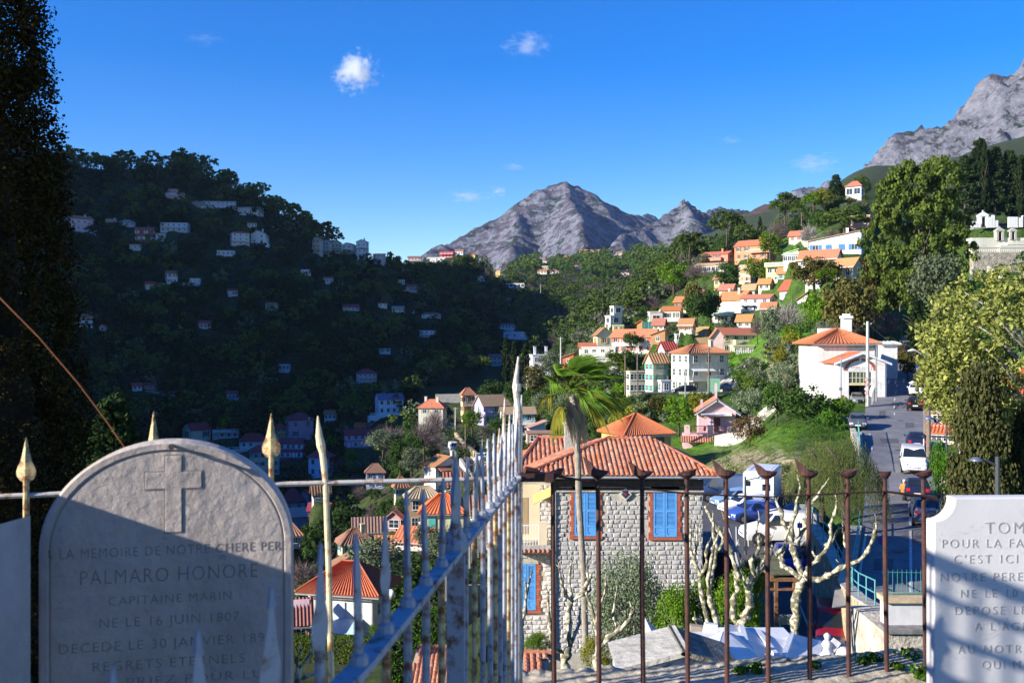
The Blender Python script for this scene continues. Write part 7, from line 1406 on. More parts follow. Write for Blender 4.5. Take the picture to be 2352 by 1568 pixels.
# ---- railings
def rustmat(name,paint,rust,amt=.5,sc=30,met=0):
 m,nt,b = nodes_mat(name); N = nt.nodes; L = nt.links; tc = N.new('ShaderNodeTexCoord'); n = N.new('ShaderNodeTexNoise'); n.inputs['Scale'].default_value = sc; n.inputs['Detail'].default_value = 7; n.inputs['Roughness'].default_value = .7; L.new(tc.outputs['Object'],n.inputs['Vector'])
 r = N.new('ShaderNodeValToRGB'); r.color_ramp.elements[0].position = amt - .05; r.color_ramp.elements[1].position = amt + .08; r.color_ramp.elements[0].color = (*rust,1); r.color_ramp.elements[1].color = (*paint,1); L.new(n.outputs['Fac'],r.inputs['Fac']); L.new(r.outputs[0],b.inputs['Base Color']); b.inputs['Roughness'].default_value = .7
 bp = N.new('ShaderNodeBump'); bp.inputs['Strength'].default_value = .5; bp.inputs['Distance'].default_value = .002; L.new(n.outputs['Fac'],bp.inputs['Height']); L.new(bp.outputs[0],b.inputs['Normal']); return m
PAINT = rustmat('silver_paint_flaking',(.34,.36,.40),(.15,.06,.025),.42,26); RUSTY = rustmat('yellowed_paint_with_rust',(.60,.48,.24),(.20,.075,.02),.47,30); BROWN = rustmat('dark_rusted_iron',(.036,.014,.014),(.075,.024,.015),.5,26); WHITEF = rustmat('white_paint_rusting',(.56,.53,.47),(.32,.16,.06),.42,34)
def spear(w,h,stalk,r,th=.006):
 """flattened leaf-shaped spear head on a round stalk: returns a mesh builder, base at z=0"""
 q = MB(); q.tube([(0,0,0),(0,0,stalk + .012)],r,8); prof = [(.0,.25),(.05,.66),(.14,.95),(.24,1.0),(.34,.86),(.45,.60),(.6,.42),(.8,.22),(1.0,.02)]
 L_ = [( w / 2 * a,stalk + (h - stalk) * t) for t,a in prof]
 for s in (-1,1):
  for i in range(len(L_) - 1):
   (a,z0),(b,z1) = L_[i],L_[i + 1]
   for sx in (-1,1):
    pts = [(0,s * th,z0),(sx * a,0,z0),(sx * b,0,z1),(0,s * th * (1 if i < 6 else .4),z1)]; q.poly(pts if s * sx > 0 else pts[::-1])
 return q
def near_fence():
 zr = -.45; F = lambda y: (-.21 + (y - 1.37) * .118) if y > 1.37 else (-.21 - (1.37 - y) * .17)
 e = thing('spear_fence','silver painted spear fence running away from the camera','fence',(0,0,zr)); a,b = Vector((F(.45),.45,0)),Vector((F(3.3),3.3,0))
 r = MB(); pts = [Vector((F(y),y,0)) for y in (.45,.9,1.37,2.0,2.7,3.3)]
 for p,q_ in zip(pts[:-1],pts[1:]): ax = (q_ - p).normalized(); ay = Vector((ax.y,-ax.x,0)); r.obox((p + q_) / 2,ax,ay,Vector((0,0,1)),(q_ - p).length / 2,.0155,.006)
 r.build('rail',PAINT,e)
 s1 = spear(.046,.185,.06,.0065).mesh('spear_head',PAINT); c_ = MB(); c_.lathe([(.013,-.008),(.013,.010),(.008,.014)],(0,0,0),8); cm = c_.mesh('collar',PAINT); bm_ = MB(); bm_.tube([(0,0,-1.25),(0,0,-.006)],.0075,8); bar = bm_.mesh('bar',PAINT); bw = MB(); bw.tube([(0,0,-1.25),(0,0,-.006)],.0075,8); barw = bw.mesh('bar',RUSTY)
 y = .62; i = 0
 while y < 3.27:
  o = link('spear_head',s1,e,(F(y),y,.006)); o.rotation_euler = (random.uniform(-.04,.04),random.uniform(-.05,.05),math.radians(84) + random.uniform(-.25,.25)); o.scale = (1,1,1 + random.uniform(-.06,.06)); link('collar',cm,e,(F(y),y,.008))
  link('bar',bar if i % 3 else barw,e,(F(y),y,0)); y += .15 if y < 2.0 else (.135 if y < 2.6 else .10); i += 1
 p = MB(); p.box(-.019,.019,-.019,.019,-1.25,-.007); p.lathe([(.024,.006),(.026,.02),(.016,.045),(.010,.07),(.012,.12),(.002,.215)],(0,0,0),10); o = p.build('post',PAINT,e); o.location = (F(2.13),2.13,0)
 # corner post, tall and white
 c = thing('corner_post','tall white rusting spear post at the fence corner','post',(F(3.3),3.31,zr)); q = MB(); q.tube([(0,0,-1.25),(0,0,.10),(.004,0,.22),(-.006,0,.30),(.004,0,.40)],[.013,.013,.011,.011,.003],10); q.tube([(.0,0,.285),(.0,0,.31)],[.013,.013],8); q.build('shaft',WHITEF,c)
 for k,(dx,dy,t) in enumerate(((-.045,.06,.26),(-.028,.09,.20),(-.012,.07,.24),(.012,.05,.27),(-.062,.02,.16))):
  q = MB(); q.tube([(dx,dy,-1.2),(dx,dy,t * .6),(dx + .003,dy,t)],[.0062,.0062,.002],8); q.build('side_bar',WHITEF,c)
 cl = MB(); cl.obox((.05,.0,.0),Vector((1,0,0)),Vector((0,1,0)),Vector((0,0,1)),.07,.018,.014); cl.build('clamp',BROWN,c)
near_fence()
def left_fence():
 d = lambda px: 2.89 + (3.24 - 2.89) * px / 1195; k = lambda px: d(px) / FPX; e = thing('spear_fence','yellowed rusty spear fence behind the arched gravestone','fence',P(600,1113,d(600))); o = Vector(e.location)
 r = MB(); r.tube([P(-200,1148,2.84) - o,P(300,1127,d(300)) - o,P(620,1112,d(620)) - o,P(1195,1098,d(1195)) - o],[.0075,.0075,.0078,.0085],8); r.build('rail',WHITEF,e)
 for px,tip,w,st,mm in ((60,1003,46,.035,RUSTY),(353,942,46,.06,RUSTY),(623,948,43,.085,RUSTY)):
  dd = d(px); base = P(px,1137 - px * .035,dd); h_ = (base.z - P(px,tip,dd).z) * -1; q = spear(w / FPX * dd,h_,st,.0085,.007); ob = q.build('spear_head',mm,e,False,base - o); q = MB(); q.tube([(0,0,-1.2),(0,0,0)],.009,8); q.build('bar',RUSTY,e,False,base - o)
 dd = d(745); q = MB(); q.tube([P(762,1600,dd) - o,P(755,1300,dd) - o,P(748,1110,dd) - o,P(741,1040,dd) - o,P(737,1022,dd) - o,P(733,1000,dd) - o,P(730,955,dd) - o],[.0095,.0092,.0088,.010,.0135,.011,.002],10); q.build('bent_spear',rustmat('bright_yellowed_paint',(.70,.60,.36),(.35,.18,.05),.40,26),e)
left_fence()
def right_fence():
 bars = [(1270,1062,0),(1373,1052,-1),(1475,1066,-1),(1577,1083,0),(1667,1060,-1),(1762,1068,-1),(1857,1058,-1),(1947,1077,0),(2032,1088,2),(2121,1076,0)]
 D = lambda px: 3.32 + (px - 1200) / 940 * .42; e = thing('rusted_railing','dark rusted railing with torn flared bar tops on the wall','fence',P(1270,1568,D(1270))); o = Vector(e.location)
 for i,(px,tp,kind) in enumerate(bars):
  dd = D(px); k = dd / FPX; b = P(px + (6 if px > 2000 else 3),1600,dd) - o; n = P(px,1100,dd) - o; q = MB(); mid = n.lerp(b,.5) + Vector((random.uniform(-.003,.003),0,0)); q.tube([b,mid,n,n + Vector((0,0,.012))],[.0088,.0088,.0082,.0105],10); q.build('bar',BROWN,e)
  # torn sleeve: open cone whose lip rises on one side
  w = {0: .036,-1: .038,2: .026}[kind]; q = MB(); R = 14; ring0 = []; zt = (CY - tp) * k - (CY - 1100) * k
  for j in range(R):
   a = 2 * math.pi * j / R; c,s = math.cos(a),math.sin(a); lift = {0: .012 * c,-1: max(0,-c) ** 1.3 * zt * .75,2: .004 * c}[kind]; ring0.append((n + Vector((c * .010,s * .010,.002)),n + Vector((c * w * .85,s * w * .6,.016)),n + Vector((c * w * (1.35 if (kind == -1 and c < -.7) else 1),s * w * .6,.026 + lift + random.uniform(-.002,.002)))))
  for j in range(R):
   A,B_ = ring0[j],ring0[(j + 1) % R]
   for t in (0,1): q.poly([A[t],B_[t],B_[t + 1],A[t + 1]]); q.poly([p + Vector((0,.0015,.0012)) for p in (A[t + 1],B_[t + 1],B_[t],A[t])])
  cc = sum((r_[2] for r_ in ring0),Vector()) / R - Vector((0,0,.006))
  for j in range(R): q.poly([ring0[j][2],ring0[(j + 1) % R][2],cc])
  q.build('torn_sleeve',BROWN,e)
 q = MB(); rr = [(1206,1078),(1270,1092),(1400,1112),(1577,1133),(1762,1141),(1900,1134),(2032,1128),(2121,1139),(2150,1147)]; q.tube([P(x,y,D(x) - .01) - o for x,y in rr],[.007,.0045,.0035,.0032,.0032,.0032,.0035,.0065,.009],8); q.build('cross_wire',BROWN,e)
 h_ = MB(); h_.tube([P(1206,1078,3.3) - o,P(1235,1082,3.31) - o],[.012,.009],8); h_.build('hook',BROWN,e)
right_fence()
def near_wall():
 """rough coped wall: top surface from z, seen along the bottom right"""
 m,nt,b = nodes_mat('mossy_cement_wall'); N = nt.nodes; L = nt.links; tc = N.new('ShaderNodeTexCoord')
 def nz(s,det=8): n = N.new('ShaderNodeTexNoise'); n.inputs['Scale'].default_value = s; n.inputs['Detail'].default_value = det; n.inputs['Roughness'].default_value = .7; L.new(tc.outputs['Object'],n.inputs['Vector']); return n.outputs['Fac']
 r = N.new('ShaderNodeValToRGB'); r.color_ramp.elements[0].position = .35; r.color_ramp.elements[1].position = .65; r.color_ramp.elements[0].color = (.26,.23,.17,1); r.color_ramp.elements[1].color = (.68,.58,.40,1); L.new(nz(28),r.inputs['Fac'])
 g = N.new('ShaderNodeValToRGB'); g.color_ramp.elements[0].position = .56; g.color_ramp.elements[1].position = .66; g.color_ramp.elements[0].color = (0,0,0,1); g.color_ramp.elements[1].color = (1,1,1,1); L.new(nz(5,6),g.inputs['Fac'])
 mx = N.new('ShaderNodeMixRGB'); mx.inputs['Color2'].default_value = (.10,.12,.02,1); L.new(g.outputs[0],mx.inputs['Fac']); L.new(r.outputs[0],mx.inputs['Color1']); L.new(mx.outputs[0],b.inputs['Base Color']); b.inputs['Roughness'].default_value = .95
 bp = N.new('ShaderNodeBump'); bp.inputs['Strength'].default_value = .9; bp.inputs['Distance'].default_value = .01; L.new(nz(40),bp.inputs['Height']); L.new(bp.outputs[0],b.inputs['Normal'])
 nx,ny = 160,26; xs = np.linspace(0.03,1.75,nx); t = np.linspace(0,1,ny); X,T = np.meshgrid(xs,t,indexing='ij'); yf = 3.24 + (X - .03) * .27; Y = yf + T * (.42 - .10 * X)
 Z = -1.225 + T * .012 + (fbm(X * 34,Y * 34,4,3) - .5) * .012 + (fbm(X * 4,Y * 4,2,9) - .5) * .014 + np.where(T > .85,(fbm(X * 30,Y * 30,3,5) - .45) * .028,0); top = np.stack([X,Y,Z],-1)
 fr = top[:,:1].copy(); fr[...,2] = -1.75; bk = top[:,-1:].copy(); bk[...,2] = -4.5; A = np.concatenate([fr,top,bk],1); nyy = ny + 2; idx = np.arange(nx * nyy).reshape(nx,nyy); f = np.stack([idx[:-1,:-1],idx[1:,:-1],idx[1:,1:],idx[:-1,1:]],-1).reshape(-1,4)
 o = link('cemetery_wall',npmesh('cemetery_wall',A.reshape(-1,3),f,m)); tag(o,'rough mossy cement wall top under the rusted railing','wall',None,'thing')
 v = leaf_cloud(np.array([[float((px - CX) / FPX * d),d,-1.205] for px,d in ((1985,3.78),(2010,3.80),(2090,3.82),(1700,3.66),(1740,3.68),(2060,3.70),(2110,3.65),(1870,3.72),(2125,3.6))]),np.array([.05,.04,.06,.03,.04,.03,.05,.03,.04]),60,.018,np.random.default_rng(5),.5,.4)
 o = link('wall_weeds',npmesh('wall_weeds',v,quads(v),LM['ivy'])); tag(o,'green weeds growing along the wall top',kind='stuff')
near_wall()
# cemetery ground and the low kerb carrying the fences
g = MB(); g.box(-9,.02,-7,3.36,-1.80,-1.66); g.box(.02,9,-7,3.3,-1.80,-1.662); o = g.build('cemetery_ground',mat('gravel_earth',(.25,.22,.18),.25,6,.95,.6,30)); tag(o,kind='structure')
g = MB(); g.box(-9,.03,2.80,3.40,-6,-1.30); o = g.build('fence_kerb',CONC); tag(o,'low cement kerb under the left spear fence','kerb',None,'thing')
# mausoleum: unseen block added outside the frame to shade the near fence
def shade_mausoleum():
 e = thing('shade_mausoleum','unseen flat roofed mausoleum left of the camera','shade_mausoleum',(-3.0,1.38,-1.66)); q = MB(); q.box(-1.5,1.5,-4.5,0,0,2.04); q.build('walls',GS,e); q = MB(); q.box(-1.55,1.55,-4.5,.02,2.042,2.11); q.build('roof_slab',GS,e)
shade_mausoleum()
e = thing('shade_chest','unseen low marble chest added to shade the arched gravestone','tomb',(-2.05,.7,-1.66)); q = MB(); q.box(-.5,.5,-1.2,1.58,0,1.38); q.build('chest',GS,e); q = MB(); q.box(-.55,.55,-1.25,1.62,1.382,1.45); q.build('lid',GS,e)  # unseen chest placed so its lid edge shades the arched stone
def grille():  # unseen bars added left of the frame to shadow the right gravestone
 e = thing('shadow_grille','unseen iron grille added left of the frame to cast bar shadows','grille',(-1.3,1.2,-1.66)); q = MB(); q.tube([(0,0,0),(0,0,2.0)],.009,6); me = q.mesh('bar',BROWN)
 for k in range(24): link('bar',me,e,(0,k * .037,0))
 q = MB(); [q.tube([(0,0,z),(0,.86,z)],r_,6) for z,r_ in ((2.03,.026),(1.93,.012),(1.82,.014),(1.70,.012),(1.55,.014),(1.4,.012))]; q.build('rail',BROWN,e)
grille()
# rusty wire hanging across the left
q = MB(); q.tube([P(-60,640,2.9),P(0,684,2.9),P(90,775,2.92),P(180,880,2.95),P(240,960,2.98),P(290,1032,3.0),P(330,1110,3.02)],.0022,6); o = q.build('rusty_wire',mat('rust_wire',(.34,.11,.03),.2,20,.8)); tag(o,'thin rusty wire slanting down across the dark cypress','wire',None,'thing')
# ---------------------------------------------------------------- tomb roofs beyond the wall
def tomb_roofs():
 G = 'marble tomb roofs beyond the cemetery wall'
 def slab(parent,pts,th,m,o,name='slab'):
  q = MB(); flat_plane(q,[P(*p) - o for p in pts],th); return q.build(name,m,parent)
 e = thing('marble_tomb','long white marble tomb roof with stepped cover strips','tomb roof',P(1780,1530,8.6),0,G); o = Vector(e.location)
 cuts = [(1662,1437,1655,1500),(1703,1446,1722,1512),(1740,1456,1790,1520),(1820,1462,1800,1520),(1897,1480,1885,1520)]
 for i in range(4):
  a,b = cuts[i],cuts[i + 1]; dd = .01 * (i % 2); slab(e,[(a[2] + 2,a[3],8.2),(b[2] - 3,b[3],8.2),(b[0] - 3,b[1],9.6),(a[0] + 2,a[1],9.6)],.03,MARB,o)
 for i in (1,2,3):
  a = cuts[i]; slab(e,[(a[2] - 6,a[3] - 4,8.15),(a[2] + 6,a[3] - 4,8.15),(a[0] + 6,a[1] - 5,9.55),(a[0] - 6,a[1] - 5,9.55)],.03,MARB,o,'cover_strip')
 q = MB(); A = P(1655,1512,8.4) - o; B = P(1888,1528,8.4) - o; q.box(A.x,B.x,A.y,A.y + 1.2,A.z - 1.2,B.z - .02); q.build('walls',MARB,e)
 e = thing('marble_tomb','pyramid shaped white marble tomb roof in the middle','tomb roof',P(1640,1530,7.4),0,G); o = Vector(e.location); ap = (1663,1453,7.8)
 for pts in ([(1575,1500,7.4),(1640,1528,6.9),ap,ap],[(1640,1528,6.9),(1740,1516,7.2),ap,ap],[(1740,1516,7.2),(1762,1495,8.2),ap,ap]): q = MB(); flat_plane(q,[P(*p) - o for p in pts[:3]],.025); q.build('slab',MARB,e)
 q = MB(); A = P(1600,1530,7.2) - o; q.box(A.x,A.x + .5,A.y,A.y + .8,A.z - 1,A.z + .02); q.build('walls',MARB,e)
 e = thing('marble_tomb','low white gabled tomb roof with mossy grey ridge at the left','tomb roof',P(1540,1540,6.8),0,G); o = Vector(e.location)
 gl,gt,gr = P(1425,1540,6.6) - o,P(1572,1502,6.6) - o,P(1690,1540,6.6) - o; q = MB(); q.prism([(gl.x,gl.z - .6),(gr.x,gr.z - .6),(gr.x,gr.z),(gt.x,gt.z),(gl.x,gl.z)],gl.y,gl.y + .5); q.build('gable',MARB,e)
 for A,B,mm in ((gl,gt,CONC),(gt,gr,mat('lichen_stone',(.20,.19,.16),.35,10,.95,.6,30))):
  v = (B - A).normalized(); q = MB(); q.obox((A + B) / 2 + Vector((0,.24,.02)),v,Vector((0,1,0)),v.cross(Vector((0,1,0))),(B - A).length / 2 + .03,.30,.016); q.build('slab',mm,e)
 e = thing('marble_tomb','grey lichen covered gabled tombstone behind the white roofs','tomb roof',P(1480,1500,8.0),0,G); o = Vector(e.location); q = MB(); q.prism([((P(1455,0,8) - o).x,-.3),((P(1545,0,8) - o).x,-.3),((P(1545,0,8) - o).x,.03),((P(1495,0,8) - o).x,.19)],-.1,.35); q.build('gable',GS3,e)
 e = thing('broken_stone','upright broken tan stone slab behind the tomb roofs','stone',P(1592,1475,8.2),0,G); q = MB(); q.prism([(-.05,-.3),(.07,-.3),(.10,.12),(-.02,.14)],0,.08); q.build('slab',mat('tan_stone',(.50,.40,.28),.2,8,.9),e)
 e = thing('broken_stone','leaning white marble fragment beside the tan slab','stone',P(1612,1480,8.0),0,G); q = MB(); q.prism([(-.06,-.3),(.06,-.3),(.13,.16),(.03,.17)],0,.05); q.build('slab',MARB,e)
 e = thing('statuette','small white stone figure at the end of the long tomb roof','statuette',P(1900,1502,7.6),0,None); q = MB(); q.lathe([(.05,-.1),(.055,.0),(.035,.02),(.03,.05),(.042,.075),(.03,.10),(.015,.115),(.026,.135),(.024,.15),(.006,.165)],(0,0,0),10); q.build('figure',MARB,e,True); q = MB(); q.obox((.045,0,.07),Vector((.8,0,-.6)),Vector((0,1,0)),Vector((.6,0,.8)),.035,.015,.05); q.build('wing',MARB,e)
 e = thing('broken_stone','rounded white marble lump right of the small figure','stone',P(1936,1508,7.6),0,None); q = MB(); q.lathe([(.06,-.1),(.065,.02),(.05,.06),(.02,.08)],(0,0,0),9); q.build('lump',MARB,e,True)
tomb_roofs()
# ---------------------------------------------------------------- palm
def palm():
 d = 40.; e = thing('fan_palm','tall fan palm with windblown crown and hanging dead skirt before the stone house','palm',P(1343,1500,d)); o = Vector(e.location); L = lambda px,py,dy=0: P(px,py,d + dy) - o
 tm = mat('palm_trunk',(.32,.28,.22),.2,6,.9,.5,30); tb = MB(); pts = [(1345,1500),(1343,1400),(1341,1330),(1336,1250),(1330,1150),(1327,1050),(1324,990),(1318,930),(1312,905)]
 W_ = []; R_ = []
 for (a,b) in zip(pts[:-1],pts[1:]):
  for t in range(6): W_.append(L(a[0] + (b[0] - a[0]) * t / 6,a[1] + (b[1] - a[1]) * t / 6)); R_.append(.12 + .015 * (len(W_) % 2))
 tb.tube(W_,R_,12); tb.build('trunk',tm,e)
 c = L(1312,893); rng = random.Random(5); green = leafmat('palm_green',(.06,.13,.015),(.14,.24,.03),.3); yel = leafmat('palm_yellow',(.20,.21,.03),(.34,.31,.05),.3); dead = leafmat('palm_dead',(.34,.26,.16),(.60,.49,.33),.25)
 def leaf(dir_,pet,bl,mm,droop,wind,name='frond',nb=20,spread=2.3):
  q = MB(); p0 = c.copy(); p1 = c + dir_ * pet + Vector((wind * .15,0,-.03)); q.tube([p0,(p0 + p1) / 2 + Vector((0,0,.05)),p1],[.022,.016,.012],5)
  ax = dir_.normalized(); side = ax.cross(Vector((0,0,1))); side = Vector((0,1,0)) if side.length < .1 else side.normalized(); upv = side.cross(ax).normalized()
  for k in range(nb):
   a = (k / (nb - 1) - .5) * spread; v = (ax * math.cos(a) + side * math.sin(a) + upv * .10).normalized(); Ls = bl * (1 - .28 * abs(a) / (spread / 2)) * rng.uniform(.9,1.08); prev = p1; wd = .040; pp = [p1]
   for s in range(1,5):
    t = s / 4; g = Vector((wind * t * .95,.05,-droop * t * t * 1.1)); pp.append(p1 + v * Ls * t + g * Ls * t)
   wv = v.cross(Vector((0.3,1,.2))).normalized(); ws = [.012,wd,wd * .95,wd * .5,.003]
   for s in range(4): q.poly([pp[s] - wv * ws[s],pp[s] + wv * ws[s],pp[s + 1] + wv * ws[s + 1],pp[s + 1] - wv * ws[s + 1]])
  q.build(name,mm,e)
 for i in range(20):
  an = rng.uniform(0,6.283); el = rng.uniform(-.25,1.4); dv = Vector((math.cos(an) * math.cos(el) + .30,math.sin(an) * math.cos(el),math.sin(el))).normalized(); low = el < .2
  leaf(dv,rng.uniform(.7,1.05),rng.uniform(.8,1.1),green if rng.random() < .78 else yel,.35 + .4 * (el < .5),.55 + .3 * rng.random())
 for dx,dz,wv in ((-1.05,-.25,.25),(-.7,-1.15,.12),(-.95,.45,.3),(.75,-.75,.35),(1.5,-.55,.45),(.9,-.2,.6),(-.75,.9,.35),(.1,1.2,.5)):
  leaf(Vector((dx,-.35,dz)).normalized(),.9 if abs(dx) > 1 else .8,.95,yel if dz < 0 else green,.9 if dz < 0 else .2,wv)
 for i in range(24):
  an = rng.uniform(0,6.283); q = MB(); p1 = c + Vector((math.cos(an) * .22 + .12,math.sin(an) * .2,-.35 - rng.random() * .9))
  for k in range(16):
   sw = rng.uniform(-.12,.25); Ls = rng.uniform(.7,1.35); a = p1 + Vector((rng.uniform(-.1,.1),rng.uniform(-.1,.1),0)); m_ = a + Vector((sw * .5 + .05,0,-Ls * .5)); b = a + Vector((sw + .22 * rng.random(),rng.uniform(-.1,.1),-Ls)); w = Vector((.016,.008,0)); q.poly([a - w,a + w,m_ + w,m_ - w]); q.poly([m_ - w,m_ + w,b + w * .2,b - w * .2])
  q.build('dead_frond',dead,e)
palm()
# ---------------------------------------------------------------- pollarded plane trees
PLM,pnt,pb2 = nodes_mat('plane_bark'); _n = pnt.nodes; _l = pnt.links; _tc = _n.new('ShaderNodeTexCoord'); _a = _n.new('ShaderNodeTexNoise'); _a.inputs['Scale'].default_value = 8; _a.inputs['Detail'].default_value = 4; _l.new(_tc.outputs['Object'],_a.inputs['Vector']); _r = _n.new('ShaderNodeValToRGB'); _r.color_ramp.elements[0].position = .46; _r.color_ramp.elements[0].color = (.12,.11,.07,1); _r.color_ramp.elements[1].position = .57; _r.color_ramp.elements[1].color = (.50,.46,.34,1); _e2 = _r.color_ramp.elements.new(.51); _e2.color = (.28,.26,.16,1); _l.new(_a.outputs['Fac'],_r.inputs['Fac']); _l.new(_r.outputs[0],pb2.inputs['Base Color']); pb2.inputs['Roughness'].default_value = .85; _b = _n.new('ShaderNodeBump'); _b.inputs['Strength'].default_value = .6; _b.inputs['Distance'].default_value = .03; _l.new(_a.outputs['Fac'],_b.inputs['Height']); _l.new(_b.outputs[0],pb2.inputs['Normal'])
def plane_tree(label,limbs,d,conv,base,seed=1):
 rng = random.Random(seed); bp_ = P(*conv(*base),d); e = thing('plane_tree',label,'plane tree',bp_,0,'pollarded plane trees'); o = Vector(e.location)
 for li,(pts,r0,r1,dy) in enumerate(limbs):
  W_ = [P(*conv(*p),d) - o for p in pts]; n = len(W_)
  if li > 0: W_ = [w + Vector((0,dy * i / max(1,n - 1),0)) for i,w in enumerate(W_)]
  out = []; rad = []; kx = d / FPX * .72
  for i in range(n - 1):
   for s in range(3): t = s / 3; p = W_[i].lerp(W_[i + 1],t); f = (i + t) / (n - 1); out.append(p + Vector((rng.uniform(-1,1),rng.uniform(-1,1),0)) * r1 * kx * .5); rad.append((r0 + (r1 - r0) * f) * kx * rng.uniform(.8,1.35) * (1.35 if (s == 0 and 0 < i) else 1))
  out.append(W_[-1]); rad.append(r1 * kx * .8); q = MB(); q.tube(out,rad,9); o2 = q.build('trunk' if li == 0 else 'limb',PLM,e,True)
  if li > 0:      # knuckles and cut shoots at the end of each pollarded limb
   tip = out[-1]; k_ = MB(); k_.lathe([(r1 * kx * .5,-r1 * kx),(r1 * kx * 1.5,0),(r1 * kx * 1.3,r1 * kx * .8),(r1 * kx * .3,r1 * kx * 1.5)],tip,7)
   for s in range(rng.randint(1,3)): a = rng.uniform(-.7,.7); ln = rng.uniform(10,34) * kx; v = Vector((math.sin(a),rng.uniform(-.3,.3),math.cos(a))) * ln; k_.tube([tip,tip + v * .5 + Vector((.01,0,0)),tip + v],[r1 * kx * .6,r1 * kx * .45,r1 * kx * .3],6)
   k_.build('knuckle',PLM,e,True)
cF = lambda x,y: (1593 + x * .3145,1075.3 + y * .3145); cL3 = lambda x,y: (1155 + x * .4161,916 + y * .4161); cI = lambda x,y: (x,y)
plane_tree('big pollarded plane tree with mottled trunk beside the pergola',[([(752,1300),(748,1120),(752,960),(785,850),(800,790)],13,9,0),([(800,800),(770,700),(740,600),(725,500),(690,420),(680,340),(655,270)],9,4,.8),([(730,500),(705,400),(735,300),(725,240),(742,150),(738,90)],6,3,-.6),([(745,560),(800,470),(830,440),(862,300),(925,225),(985,150)],7,4,.5),([(815,790),(835,720),(890,650),(955,560),(972,480),(955,385),(985,290),(985,215)],8,3.5,-.8),([(810,800),(900,805),(960,765),(1030,700),(1150,640),(1200,560),(1240,430),(1232,350)],8,4,-1.2),([(960,765),(1060,800),(1110,740)],5,3,.4),([(785,800),(725,760),(690,740),(685,690)],8,7,.8),([(890,650),(870,590),(880,500)],4,3,.6),([(1150,640),(1120,560),(1140,470)],4,3,.5),([(955,560),(1000,520),(1020,440)],4,3,-.4)],31,cF,(752,1300),3)
plane_tree('pollarded plane tree with hollow knotted trunk in the middle',[([(330,1230),(335,1150),(385,1085),(400,1000),(395,880)],15,10,0),([(330,1160),(300,1090),(310,980),(345,900),(335,800)],9,7,.5),([(335,820),(310,720),(285,600),(215,480),(150,370),(130,320)],7,4,.8),([(215,480),(240,420),(205,350)],4,3,-.3),([(390,880),(375,830),(420,750),(395,650),(440,560),(430,470)],8,4,-.7),([(440,560),(480,540),(470,440),(500,390)],4,3,.3),([(395,880),(470,780),(545,725),(600,640),(575,560),(590,480),(615,440)],7,4,.9),([(440,800),(480,700),(520,620),(500,560),(535,470)],6,3,-.5),([(375,830),(340,740),(370,680),(350,600)],4,3,.5),([(600,640),(650,560),(645,480),(660,400)],5,3.5,-.6)],27,cF,(330,1230),5)
plane_tree('pale pollarded plane tree with twin stems left of the knotted one',[([(215,1220),(160,1080),(115,930)],12,8,0),([(115,930),(130,820),(165,720),(185,600),(175,500),(172,400)],7,4,.6),([(115,930),(95,800),(115,660),(118,560),(140,470)],6,3.5,-.6),([(115,1160),(95,1060),(60,900),(55,780),(15,690),(40,560),(48,440)],8,3.5,.4),([(55,780),(90,700),(75,600),(90,520)],5,3,-.4),([(15,690),(-20,600),(-10,500),(5,420)],4.5,3,.5),([(110,1180),(60,1150),(20,1090),(-15,1060)],8,6,-.5),([(185,600),(225,540),(215,470)],3.5,3,.3)],26,cF,(215,1220),7)
plane_tree('slim pollarded plane tree against the left part of the stone wall',[([(330,1640),(342,1500),(345,1420),(372,1370)],15,11,0),([(372,1370),(358,1200),(382,1115)],9,7,.3),([(382,1115),(350,1080),(322,1000),(308,920)],5,3,-.3),([(382,1115),(368,1000),(385,910)],5,3,.3),([(382,1110),(440,1070),(462,1000),(478,950)],6,4,-.4),([(440,1075),(485,1065),(472,980),(470,930)],5,3,.4),([(365,1375),(402,1300),(428,1240),(432,1180)],6,3,.3),([(345,1400),(300,1380),(272,1320),(255,1200),(245,1050)],7,3,-.3)],23,cL3,(330,1640),9)
plane_tree('pollarded plane tree with one wide right limb before the olive',[([(520,1640),(522,1500),(525,1400)],12,10,0),([(525,1400),(580,1310),(640,1255),(690,1200),(702,1150)],8,5,-.4),([(525,1400),(518,1240),(488,1150),(470,1100)],7,4,.4),([(516,1180),(560,1060),(562,985)],4,3,-.3),([(630,1270),(612,1200),(632,1100)],4,3,.3),([(518,1240),(530,1120),(520,1030)],4,3,.2)],22,cL3,(520,1640),11)
plane_tree('thin pollarded plane tree over the small tiled roof',[([(80,1640),(88,1530),(90,1440),(102,1250)],12,8,0),([(102,1250),(120,1180),(132,1080),(160,970)],6,3,.2),([(100,1270),(72,1150),(60,1060)],5,3,-.2),([(130,1100),(125,1020)],4,3,.1)],20,cL3,(80,1640),13)
plane_tree('cut plane tree stubs right of the arched gravestone',[([(668,1640),(680,1570),(690,1530)],11,8,0),([(690,1530),(706,1515),(716,1490)],5,4,.1),([(684,1545),(682,1510),(694,1488)],5,4,-.1),([(680,1570),(700,1556),(722,1548)],5,4,.1)],16,cI,(668,1640),15)
